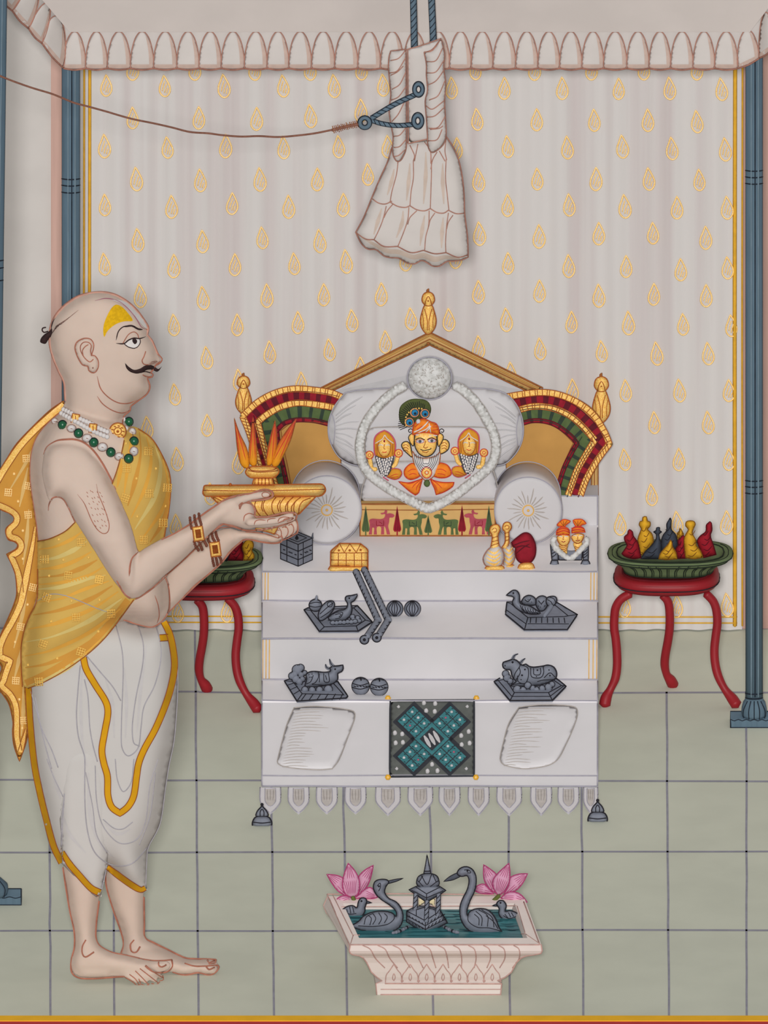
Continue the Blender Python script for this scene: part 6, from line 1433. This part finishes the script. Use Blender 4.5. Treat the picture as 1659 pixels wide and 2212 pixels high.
for k in range(34):
    x = 735+k%5*28+RNG.uniform(-8, 8)+(k//5)*14; y = 830+(k//5)*50+RNG.uniform(-12, 12)
    ln('%f,%f %f,%f' % (x, y, x+10, y+12), R2, 1.2, step=3)
for a in ("470,810 490,950 520,1130 552,1280 555,1400 532,1500 535,1590 590,1632 700,1638 880,1625 930,1622", "740,1060 720,1220 716,1330 742,1390 830,1440 950,1466 1100,1500 1200,1505 1282,1498", "1282,1498 1286,1550 1240,1590 1150,1590 1100,1560 1085,1545", "790,850 790,930 812,1020 860,1170 900,1280 922,1380 903,1450", "1075,1030 1078,1230 1082,1330 1150,1370 1250,1420 1380,1482 1450,1490 1540,1492 1612,1496", "1612,1496 1605,1520 1560,1530", "1380,1525 1450,1545 1540,1545 1628,1540 1620,1580 1565,1612 1480,1595 1380,1612 1290,1590", "640,1350 615,1400 615,1450 640,1476 700,1440", "1000,1350 972,1390 985,1438 1020,1440 1045,1400", "1185,1515 1185,1540 1210,1550 1240,1535", "1550,1500 1560,1520 1600,1505", "1540,1550 1560,1570 1600,1555"): ln(a, R5, 2.6)
for a in ("540,542 570,560 590,577", "560,530 585,550 600,575", "590,577 608,572 600,550", "585,515 620,550 642,575", "612,572 632,579 645,570", "605,505 650,540 682,565", "655,568 675,574 690,562", "630,490 665,520 705,545", "690,558 706,552 704,535"): ln(a, (.5, 0, 1840), 2.2)
for a in ("1080,240 1100,300 1190,800", ): pass
# face drawing
ln("1100,590 1150,510 1200,485 1235,510 1242,545", R1, 2.0, 'skin_line'); ln("1040,588 1110,590 1150,560 1200,540 1250,545 1305,528", R1, 3.0, 'hair', taper=True); ln("1110,590 1150,620 1205,632 1240,610 1258,575 1250,545", R1, 2.2, 'hair'); ln("1040,560 1062,480 1110,437 1180,430", R1, 2.4, 'hair', taper=True); ln("1110,440 1180,430 1235,458 1278,464", R1, 4.2, 'hair', taper=True)
ln("1305,660 1290,705 1272,745 1290,775 1330,780", R1, 2.4); ln("1330,780 1360,755 1405,750 1380,765 1340,778", R1, 3.2, 'hair_soft'); ln("1400,785 1430,770 1450,745", R1, 2.2)
ln("870,880 900,990 970,1070 1060,1120 1150,1125 1230,1095", R1, 2.4, taper=True); ln("870,1060 920,1130 1010,1190 1100,1212 1160,1185", R1, 2.2, taper=True); ln("1280,870 1310,885 1340,888 1368,885", R1, 2.4); ln("1260,850 1300,840 1345,850", R1, 2.4, 'hair')
ln("1335,450 1325,470 1310,462", R1, 2)
B.decal(Z1("1000,195! 1120,250 1210,350 1290,440 1320,455! 1285,365 1190,260 1100,205"), 'eye_white', off=.002); ln("850,205 950,185 1050,205 1130,260 1210,350 1265,440 1310,462", R1, 1.9, 'purple_line', taper=True)
B.decal(Z1("1040,240 1090,258 1150,320 1190,385 1120,390 1050,410 990,450 955,490 935,532 925,490 930,420 960,340 1000,270"), 'tilak', off=.0014)
B.build('body', man)
p = Part(); o = Z1("738,780 700,720 672,640 680,590 710,560 760,542 810,550 838,590 836,640 822,690 850,700 878,740 880,800 855,845 825,852 795,830 785,795"); bs_ = MATS['skin'].node_tree.nodes['Principled BSDF']; bs_.inputs['Subsurface Weight'].default_value = .1; bs_.inputs['Subsurface Radius'].default_value = (1, .35, .2); bs_.inputs['Subsurface Scale'].default_value = .02; ye = B.cast(*[np.mean([q[i] for q in o]) for i in (0, 1)])
p.inflate(o, ye+.002, 7, 'skin', R=7, g=2.6, back=.4); p.stroke(o, 2.6, SK, Y=ye-.001, closed=True); p.stroke(Z1("835,730 805,755 760,720 725,660 722,610 750,578 795,580 818,610 810,650 820,700"), 2.2, SK); p.stroke(Z1("745,700 740,650 765,615 790,600"), 2.2, SK); p.ball(*Z1("832,808")[0][:2], ye-.007, 2, 'hair_soft', solid=False); p.build('ear', man)
p = Part(); o = Z1("1108,592 1150,562 1200,545 1250,548 1255,580 1235,612 1200,628 1150,616"); p.decal(o, 'eye_white', on=B, off=.0014, g=2.5); q = Z1("1202,570")[0]; yy = B.cast(q[0], q[1]); p.inflate(circ(q[0], q[1], 6.4), yy-.0022, 2, 'hair', g=2); p.ball(q[0]+.5, q[1]-.5, yy-.004, 2, 'ink'); p.build('eye', man)
p = Part(); o = P("270,784! 279,793 290,799 303,796 313,790 324,788 334,792 342,797 350,791! 344,800 338,803 329,799 318,799 306,805 294,807 281,803 273,795"); p.inflate(o, lambda x, y: (B.castj(x, y) or YM)-.001, 4, 'hair', R=4, g=2.2, back=.3); p.build('moustache', man)
p = Part(); o = Z1("360,575 368,540 400,505 440,480 460,455 480,480 470,510 440,545 410,590 385,590"); p.inflate(o, YM-.01, 8, 'hair', g=2.2); p.stroke(Z1("430,480 395,490 378,470 385,450 410,445"), 3.2, 'hair', Y=YM-.012)
for k in range(12): p.stroke(Z1('%f,%f %f,%f %f,%f' % (465+k*3, 500-k*6, 520+k*8, 430-k*6, 560+k*13, 410-k*11)), 1.3, 'hair_soft' if k % 2 else 'hair', on=B, taper=True)
p.stroke(Z1("600,225 540,290 500,345 468,410 455,470"), 3.6, 'hair', on=B, taper=True)
p.build('hair_tuft', man)
# ---------------------------------------------------------------- dhoti
D = Part()
dh = P("262,1337 300,1347 330,1352 356,1338 366,1352 376,1385 383,1430 383,1490 376,1594 364,1655 357,1700 345,1779 322,1825 318,1842 316,1912 318,1922 307,1929! 286,1921 260,1900 229,1872! 217,1922 220,1936 208,1941! 188,1923 162,1895 134,1866! 124,1860 107,1828 93,1770 78,1698 67,1640 60,1560 56,1487! 52,1430 90,1370 180,1340")
YD = lambda x, y: YM+.01
D.inflate(dh, YD, 92, 'dhoti', R=80, g=9, sm=5)
D.inflate(P("134,1640 128,1740 134,1838! 134,1866! 162,1895 188,1923 208,1938! 219,1930 224,1900 231,1868 238,1780 236,1690 210,1620 170,1610"), lambda x, y: -2.568, 22, 'dhoti', R=30, g=6, sm=3)
CB = Part(); CB.inflate(torso, YM, 98, 'skin', R=78, g=9, sm=5); CB.inflate(dh, YD, 92, 'dhoti', R=80, g=9, sm=5)
DL = 'dhoti_line'
for s_ in ("990,440 1040,650 1050,850 1035,1300 1040,1480 1095,1552 1180,1480 1205,1300 1230,1130 1320,950 1370,750 1370,600 1330,440", "1180,440 1222,600 1215,780 1160,1050 1128,1300 1140,1440 1190,1468", "740,700 850,830 960,960 1030,1080", "720,900 750,1050 765,1300 790,1450 830,1600", "260,990 320,1200 390,1480 440,1660", "300,1050 350,1300 440,1500 495,1650"): D.stroke(Z4(s_), 2.4, DL)
D.stroke(P("173,1438 168,1493 165,1544 169,1590 180,1625 183,1640 183,1727 188,1790 202,1837 229,1863 260,1871 289,1863 318,1831"), 2.6, DL)
for s_ in ("710,50 720,300 760,480 850,600 930,632 1030,590 1090,450 1120,200 1180,0", "860,0 875,150 920,242 980,170 1000,0", "350,0 400,130 470,280", "480,270 460,450 455,650", "770,450 850,515 920,520 990,470", "640,100 690,350 720,560 800,700", "1160,100 1120,420 1040,640"): D.stroke(Z5(s_), 2.2, DL)
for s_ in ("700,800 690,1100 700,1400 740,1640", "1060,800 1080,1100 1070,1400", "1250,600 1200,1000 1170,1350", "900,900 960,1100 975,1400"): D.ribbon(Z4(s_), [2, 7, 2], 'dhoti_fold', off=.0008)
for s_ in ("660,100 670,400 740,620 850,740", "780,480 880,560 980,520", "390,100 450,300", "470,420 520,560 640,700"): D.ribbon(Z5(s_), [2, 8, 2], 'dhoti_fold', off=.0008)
D.stroke(P("383,1420 384,1490 377,1594 365,1655 358,1700 346,1779 323,1825 318,1842 315,1912"), 2.4, DL)
MU, HL = 'mustard', 'hem_line'
D.ribbon(P("61,1486 65,1560 74,1650 86,1712 100,1770 116,1828 133,1864"), 13, MU, off=.002, edge=HL)
D.ribbon(P("135,1840 150,1866 172,1892 196,1918 216,1929"), [8, 13, 13, 13, 15], MU, off=.003, edge=HL)
D.ribbon(P("232,1873 262,1896 288,1914 304,1922 314,1918"), [10, 13, 13, 13, 10], MU, off=.003, edge=HL)
D.ribbon(P("180,1420 186,1445 205,1478 228,1515 233,1540 226,1582 220,1620 224,1648 232,1678 233,1718 241,1743 259,1757! 277,1742 289,1719 295,1678 300,1648 312,1618 336,1574 357,1524 370,1482 377,1440 374,1402 366,1368 354,1343"), 13.5, MU, off=.003, edge=HL, step=4)
D.ribbon(P("345,1378 363,1377"), 14, MU, off=.002, edge=HL)
D.stroke(P('231,1868 226,1895 219,1925'), 2.4, DL); D.stroke(P('139,1715 136,1770 133,1835'), 2.4, DL)
D.build('dhoti', man)
# ---------------------------------------------------------------- shawl
Q = Part()
sh = P("81,1169! 106,1164 139,1149 162,1128 205,1090 243,1045 253,1015 262,975 270,940 282,922 299,925 329,947 354,990 367,1027 369,1065 365,1103 360,1134 356,1162 345,1200 318,1250 291,1296! 263,1331 228,1377 187,1415 137,1450 96,1473 60,1487! 50,1480 46,1417 51,1372 63,1334 78,1301 81,1265 81,1220")
Q.drape(sh, 'shawl', CB, off=.008, g=7)
LNE = 'shawl_line'
for s_, T_ in (("320,1260 420,1240 550,1180 640,1100", R2), ("955,775 1000,650 1040,500 1060,400", R2), ("1180,300 1300,390 1400,560 1450,700 1455,850 1440,1000 1420,1120 1400,1230", R2), ("1140,220 1040,360 900,540 740,690 540,830 380,920 240,976", R4), ("320,1500 320,1650", R2), ("320,100 310,240 250,360 205,480 180,620 180,780 190,960", R4)): Q.stroke(P(s_, T_), 2.6, LNE)
Q.stroke(Z4("310,235 420,175 540,180 680,230 820,290 960,340"), 2, 'dhoti_line', taper=True)
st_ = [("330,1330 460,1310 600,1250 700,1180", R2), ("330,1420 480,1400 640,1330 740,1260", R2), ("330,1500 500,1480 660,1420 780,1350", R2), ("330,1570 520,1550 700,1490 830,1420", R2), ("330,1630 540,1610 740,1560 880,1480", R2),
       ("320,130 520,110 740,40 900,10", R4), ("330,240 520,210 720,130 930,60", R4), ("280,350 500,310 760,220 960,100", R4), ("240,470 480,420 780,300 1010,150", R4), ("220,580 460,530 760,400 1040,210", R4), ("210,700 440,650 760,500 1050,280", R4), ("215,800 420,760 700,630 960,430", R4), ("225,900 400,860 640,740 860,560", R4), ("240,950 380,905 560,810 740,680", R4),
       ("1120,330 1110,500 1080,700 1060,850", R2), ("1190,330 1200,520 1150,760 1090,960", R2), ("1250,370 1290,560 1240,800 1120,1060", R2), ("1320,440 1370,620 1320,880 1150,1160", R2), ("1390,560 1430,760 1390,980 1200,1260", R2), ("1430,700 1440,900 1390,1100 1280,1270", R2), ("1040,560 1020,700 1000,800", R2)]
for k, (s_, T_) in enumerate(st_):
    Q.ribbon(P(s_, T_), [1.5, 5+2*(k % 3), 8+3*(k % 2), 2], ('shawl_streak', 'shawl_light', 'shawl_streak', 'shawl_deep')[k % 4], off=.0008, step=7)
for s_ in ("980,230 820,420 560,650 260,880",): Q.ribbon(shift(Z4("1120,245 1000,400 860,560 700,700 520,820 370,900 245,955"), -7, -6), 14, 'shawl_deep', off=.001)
def motif(p, x, y, s_=1.0, a=.15, on=None, off=.0018, Y=None, m='gold_pale'):
    c_, n_ = math.cos(a), math.sin(a)
    R_ = lambda u, v: (x+s_*(u*c_-v*n_), y+s_*(u*n_+v*c_))
    for k in (-8, -2.7, 2.7, 8):
        p.stroke([R_(-9.5, k), R_(0, k+RNG.uniform(-.6, .6)), R_(9.5, k)], 2.2, m, on=on, Y=Y, lift=off, step=6, sides=4); p.stroke([R_(k, -9.5), R_(k+RNG.uniform(-.6, .6), 0), R_(k, 9.5)], 2.2, m, on=on, Y=Y, lift=off, step=6, sides=4)
for x, y in XY([(1268,490),(1080,640),(1430,805),(1068,895),(1275,855),(1395,1105),(1228,1250),(690,1270),(378,1415),(580,1555),(845,1590)], R2)+XY([(395,200),(650,372),(365,600),(950,340),(690,665),(330,920),(850,45)], R4): motif(Q, x, y, .95, RNG.uniform(-.1, .35))
for x, y in XY([(1075,425),(1330,640),(1165,725),(1410,960),(1172,1050),(500,1245),(755,1400),(540,1420),(420,1555)], R2)+XY([(610,230),(850,220),(435,405),(840,490),(488,720),(240,775)], R4):
    yy = Q.cast(x, y)
    if yy: Q.ball(x, y, yy, 3.2, 'gold_pale', solid=False, seg=8)
Q.build('shawl', man)
tl = Part()
to = P("137,866! 140,880 118,905 98,928 84,950 74,975 67,1010 68,1050 74,1090 80,1130 86,1175 84,1265 80,1301 66,1334 56,1375 52,1417 56,1480 60,1530 62,1570 57,1602 42,1645! 30,1610 27,1580 28,1560 20,1523 6,1500 -6,1484 -2,1460 4,1442 -8,1425! -10,1400 0,1374 15,1341 30,1305 36,1280 33,1240 28,1225 14,1197! 34,1186 38,1177 30,1170 18,1166 12,1150 14,1140 30,1125 26,1112 0,1100 -18,1082 -18,1040 0,1014 14,992 36,958 72,920 108,886")
YTl = YM+.02
tl.inflate(to, YTl, 12, 'shawl_deep', R=12, g=6)
for s_ in ("120,905 80,960 50,1010 20,1060", "60,1010 50,1060 42,1095", "62,1100 58,1160 50,1220", "60,1250 48,1330 30,1400", "52,1380 40,1430 30,1470", "50,1480 50,1540 46,1590"): tl.ribbon(P(s_), [2, 9, 2], 'shawl_pale', off=.001)
g_ = 'gold'
tl.ribbon(P("138,874 110,897 74,930 42,965 18,1000 4,1022 -12,1050"), 14, g_, off=.002, edge=LNE)
tl.ribbon(P("-14,1088 4,1094 24,1104 36,1116 34,1130 20,1145 22,1158 38,1165 46,1177 42,1190 24,1202! 34,1225 41,1248 44,1280"), 13, g_, off=.002, edge=LNE)
tl.ribbon(P("76,1138 70,1180 60,1230 52,1270 44,1305 28,1340 10,1372 0,1398 0,1418! 22,1428! 14,1450 8,1470 4,1482 22,1500 34,1525 36,1560 36,1590 42,1622"), [5, 10, 14, 14, 13, 13, 13, 12, 12, 12, 11], g_, off=.0025, edge=LNE)
tl.ribbon(P("44,1625 50,1602 56,1575"), [11, 9, 3], g_, off=.003, edge=LNE)
tl.stroke(to, 2.4, LNE, Y=YTl-.004, closed=True)
for x, y in XY([(225,555),(70,845),(240,790),(240,1035)], R2)+XY([(280,115),(175,450),(135,910),(205,1250)], R4): motif(tl, x, y, .85, RNG.uniform(-.1, .3), m='gold_line')
for x, y in XY([(120,685),(155,920),(195,1170),(195,1410)], R2)+XY([(235,260),(130,580),(165,1070),(190,1315)], R4):
    yy = tl.cast(x, y)
    if yy: tl.ball(x, y, yy, 3.2, 'gold_line', solid=False, seg=8)
tl.build('shawl_tail', man)
# ---------------------------------------------------------------- necklaces and bracelets
SURF = Part(); SURF.solid = B.solid+Q.solid
nk = Part()
def yb(x, y): return (SURF.castj(x, y) or YM)
for row, off_ in (("570,1180 640,1215 720,1265 800,1300 880,1345 960,1380", 0), ("550,1215 620,1255 700,1300 780,1345 870,1390 960,1425", 0)):
    q = spline(Z1(row), False, 8.2)
    for x, y in q: nk.ball(x, y, yb(x, y)-.003, 5.6, 'bead_white', seg=9)
    nk.stroke([(x, y-5.5) for x, y in q], 1.3, 'hair_soft', on=SURF, lift=.004); 
for x, y in XY([(1110,1270),(1130,1350)], R1): nk.ball(x, y, yb(x, y)-.003, 5.5, 'bead_white', seg=9)
NK = nk.build('pearl_collar', man)
for (x, y), a in zip(XY([(675,1262),(832,1350)], R1), (.18, .1)):
    p = Part(); c_, n_ = math.cos(a), math.sin(a); o = [(x+u*c_-v*n_, y+u*n_+v*c_, True) for u, v in ((-8, -10), (8, -10), (8, 10), (-8, 10))]; p.inflate(o, yb(x, y)-.004, 6, 'gold', R=4, g=2); p.stroke(o, 2, 'gold_dark', Y=yb(x, y)-.006, closed=True); p.stroke([(x, y-6), (x+1, y+6)], 2, 'gold_dark'); p.build('gold_spacer', NK)
p = Part(); x, y = XY([(1055,1375)], R1)[0]; yy = yb(x, y); p.inflate(circ(x, y, 18), yy-.004, 8, 'gold', R=6, g=2.5); p.stroke(circ(x, y, 18), 2.4, 'gold_dark', Y=yy-.006, closed=True, step=3)
p.stroke(circ(x, y, 8), 2, 'gold_dark', closed=True, step=2); p.ball(x, y, yy-.011, 3.4, 'gold_dark')
for k in range(9): a = k*.698; p.stroke([(x+12*math.cos(a)-2, y+12*math.sin(a)), (x+12*math.cos(a)+2, y+12*math.sin(a)+1)], 2.4, 'gold_dark', step=2)
p.build('gold_pendant', NK)
nb_ = Part(); nb_.stroke(Z1("490,1280 560,1318 703,1393 840,1475 993,1563 1100,1618 1153,1620 1190,1560 1200,1465 1185,1382 1155,1290"), 1.8, 'hair_soft', on=SURF, lift=.003); NB = nb_.build('bead_necklace', man)
for i, (x, y) in enumerate(XY([(560,1318),(703,1393),(840,1475),(993,1563),(1153,1620),(1200,1465),(1155,1290)], R1)):
    p = Part(); p.ball(x, y, yb(x, y)-.005, 9.4, 'emerald', seg=16, ry=10); p.stroke(circ(x, y, 9.4, 10), 2, 'ink', Y=yb(x, y)-.006, closed=True, step=3); p.build('green_bead', NB)
for i, (x, y, rx, ry) in enumerate([(*q, r1, r2) for q, (r1, r2) in zip(XY([(490,1285),(640,1350),(780,1437),(918,1517),(1068,1602),(1200,1555),(1185,1382)], R1), ((7,7),(10,8.5),(11,9),(11,9.5),(10,8.5),(9,10),(8,9)))]):
    p = Part(); p.inflate(circ(x, y, rx, ry), yb(x, y)-.004, 8, 'bead_white', g=2.4); p.stroke(circ(x, y, rx, ry), 1.8, 'hair_soft', Y=yb(x, y)-.006, closed=True, step=3); p.stroke([(x-2, y), (x+2, y+1)], 1.6, 'hair_soft', step=2); p.build('white_bead', NB)
def bracelet(pl, up, dn):
    x, y = XY([pl], R3)[0]; yy = yb(x, y); p = Part(); a = -.14; c_, n_ = math.cos(a), math.sin(a)
    o = [(x+u*c_-v*n_, y+u*n_+v*c_, True) for u, v in ((-11, -15.5), (11, -15.5), (11, 15.5), (-11, 15.5))]; p.inflate(o, yy-.004, 7, 'gold', R=4, g=2.4); p.stroke(o, 2.4, 'gold_dark', Y=yy-.007, closed=True)
    p.decal([(x+(u*c_-v*n_), y+(u*n_+v*c_), True) for u, v in ((-6, -9.5), (6, -9.5), (6, 9.5), (-6, 9.5))], 'ruby', off=.001, straight=True); b_ = p.build('bracelet', man)
    for s_ in up+dn:
        q = spline(Z3(s_), False, 5.6); r_ = Part()
        for k, (u, v) in enumerate(q):
            y2 = min(B.castj(u, v) or yy, yy+.03); r_.ball(u, v, y2-.002, 3.4, 'bead_brown', seg=7, ry=4.2)
        r_.tube(W(q[:, 0], q[:, 1], np.array([min(B.castj(u, v) or yy, yy+.03)-.002 for u, v in q])), 1.4/S, 'bead_brown', 5)
        r_.build('bead_strand', b_)
bracelet((325,800), ["250,660 254,700 265,750", "290,640 294,680 308,725", "330,625 336,665 350,715"], ["288,870 300,910 325,945", "325,865 345,905 358,940", "365,850 385,880 398,905"])
bracelet((477,940), ["412,830 415,860 430,885", "448,805 455,840 470,865", "482,790 490,825 505,860"], ["450,1005 455,1045 465,1085", "482,1010 490,1045 495,1075", "510,1000 525,1025 530,1055"])
# ---------------------------------------------------------------- golden offering bowl with flames
YO = -2.535
fb = thing('offering_bowl', ((570-CX)/S, YO, zpy(1155, YO)), 'wide golden bowl with four flames on its pedestal, held in the man\'s hands', 'bowl')
p = Part(); o = Z3("372,395 378,372 400,366 700,364 900,362 1200,358 1420,354 1450,368 1466,405 1455,435 1425,460 1380,466 1000,464 700,464 440,466 390,464 366,440"); p.inflate(o, YO, 42, 'gold', R=11, g=4); p.stroke(o, 3, 'gold_dark', Y=YO-.006, closed=True); p.stroke(Z3("372,412 700,416 1000,412 1455,402"), 2.2, 'gold_dark'); p.stroke(Z3("390,462 800,466 1400,462"), 2, 'gold_dark'); p.ball(*Z3("612,360")[0][:2], YO-.01, 3.5, 'gold_dark'); p.build('rim', fb)
p = Part(); o = Z3("432,462! 500,528 560,590 640,640 850,650 1000,640 1215,628 1270,580 1320,530 1385,462!"); p.inflate(o, YO, 36, 'gold', R=34, g=4); p.stroke(o, 2.8, 'gold_dark', Y=YO-.004, closed=True)
for s_ in ("860,480 830,540 850,600 880,640", "940,475 905,540 920,600 950,640", "1020,475 985,530 990,600 1020,635", "1100,475 1060,530 1060,590 1090,632", "1175,472 1130,520 1125,590 1150,630", "1240,475 1190,520 1180,590 1200,625", "1330,480 1260,510 1230,560 1225,620", "900,510 890,560 905,600", "1060,500 1035,550 1045,600", "1130,510 1105,560 1110,600", "1190,515 1160,560 1160,600", "450,465 520,500 560,520", "500,465 560,490 600,480"): p.stroke(Z3(s_), 2.2, 'gold_dark')
p.build('fluted_basin', fb)
p = Part(); o = Z3("830,640! 1080,640! 1050,720 1005,806! 930,780 840,768!"); p.inflate(o, YO+.012, 18, 'gold', R=12, g=3); p.stroke(o, 2, 'gold_dark', Y=YO+.010, closed=True); p.build('foot', fb)
p = Part(); o = Z3("805,366! 825,300! 985,300! 1003,366!"); p.inflate(o, YO, 20, 'gold', R=18, g=3); p.stroke(o, 2.2, 'gold_dark', Y=YO-.003, closed=True)
for s_ in ("835,305 830,360", "865,305 862,360", "895,305 893,360", "925,305 925,360", "955,305 960,360"): p.stroke(Z3(s_), 2.4, 'gold_dark')
p.build('stem', fb)
p = Part(); o = Z3("752,232 775,205 830,197 960,195 1020,205 1045,225 1048,250 1030,278 1000,298 900,300 800,300 765,280 748,255"); p.inflate(o, YO, 26, 'gold', R=13, g=3); p.stroke(o, 2.6, 'gold_dark', Y=YO-.004, closed=True); p.stroke(Z3("775,235 850,248 960,245 1035,235"), 2.2, 'gold_dark'); p.stroke(Z3("780,212 800,232 900,238 1000,228 1025,212"), 2.2, 'gold_dark'); p.build('cup', fb)
m = bpy.data.materials.new('flame'); m.use_nodes = True; nt = m.node_tree; b_ = nt.nodes['Principled BSDF']; b_.inputs['Roughness'].default_value = .8; b_.inputs['Specular IOR Level'].default_value = .1
tc = nt.nodes.new('ShaderNodeTexCoord'); sx_ = nt.nodes.new('ShaderNodeSeparateXYZ'); cr = nt.nodes.new('ShaderNodeValToRGB'); mr = nt.nodes.new('ShaderNodeMapRange')
z0_ = zpy(1010, YO)-zpy(1155, YO); z1_ = zpy(905, YO)-zpy(1155, YO); mr.inputs['From Min'].default_value = z0_; mr.inputs['From Max'].default_value = z1_
for i, (pos, c) in enumerate(((0, (212,146,30)), (.35, (206,128,40)), (.7, (190,84,48)), (1, (168,62,48)))):
    e = cr.color_ramp.elements[i] if i < 2 else cr.color_ramp.elements.new(pos); e.position = pos; e.color = (*[lin(v) for v in c], 1)
nt.links.new(tc.outputs['Object'], sx_.inputs[0]); nt.links.new(sx_.outputs['Z'], mr.inputs['Value']); nt.links.new(mr.outputs[0], cr.inputs['Fac']); nt.links.new(cr.outputs['Color'], b_.inputs['Base Color'])
nt.links.new(cr.outputs['Color'], b_.inputs['Emission Color']); b_.inputs['Emission Strength'].default_value = .12; MATS['flame'] = m
for k, s_ in enumerate(("93,1090! 135,1210 188,1320 212,1420 205,1478 172,1482 140,1440 118,1340 104,1200", "240,1085! 262,1250 272,1380 265,1455 235,1466 212,1440 207,1350 220,1220", "412,1108! 428,1250 415,1380 385,1455 355,1466 345,1430 352,1340 380,1220", "578,1098! 535,1260 470,1400 430,1468 398,1470 388,1440 400,1390 440,1290 510,1180")):
    p = Part(); o = P(s_, A1); p.inflate(o, YO-.004*(k % 2), 9, 'flame', g=2.6); 
    a = np.array([q[:2] for q in o]); tip = a[0]; base = a[np.argsort(-a[:, 1])[:3]].mean(0)
    for t in (-.5, 0, .5): nn = np.array([1, 0]); p.stroke([tuple(base+nn*t*12+(tip-base)*.12), tuple(base+(tip-base)*.45+nn*t*8), tuple(base+(tip-base)*.85)], 1.6, 'saffron_line' if t else 'amber', taper=True)
    p.stroke(o, 1.6, 'tan_line', Y=YO-.002, closed=True); p.build('flame', fb)
# ================================================================ light and camera
wd = bpy.data.worlds.new('World'); SC.world = wd; wd.use_nodes = True
wd.node_tree.nodes['Background'].inputs['Color'].default_value = (1.0, .99, .985, 1)
wd.node_tree.nodes['Background'].inputs['Strength'].default_value = 0.27
sl = bpy.data.lights.new('sun', 'SUN'); sl.energy = math.pi*.83; sl.angle = math.radians(3); sl.color = (1, .99, .97)
so = bpy.data.objects.new('sun', sl); COL.objects.link(so); so.rotation_euler = (math.radians(90-20.3), math.radians(0), math.radians(-.4)); so.location = (0, -4, 4)
cd = bpy.data.cameras.new('camera'); cd.type = 'ORTHO'; cd.sensor_fit = 'AUTO'; cd.ortho_scale = 2212/S; cd.clip_end = 60
co = bpy.data.objects.new('camera', cd); COL.objects.link(co)
ctr = W(829.5, 1106, -1.2)-VIEW*5.0
co.location = tuple(ctr); co.rotation_euler = (math.radians(90)-PITCH, 0, 0)
SC.camera = co
SC.view_settings.view_transform = 'Standard'; SC.view_settings.look = 'None'; SC.view_settings.gamma = 1.0
SC.view_settings.use_curve_mapping = False; SC.view_settings.exposure = 0.0
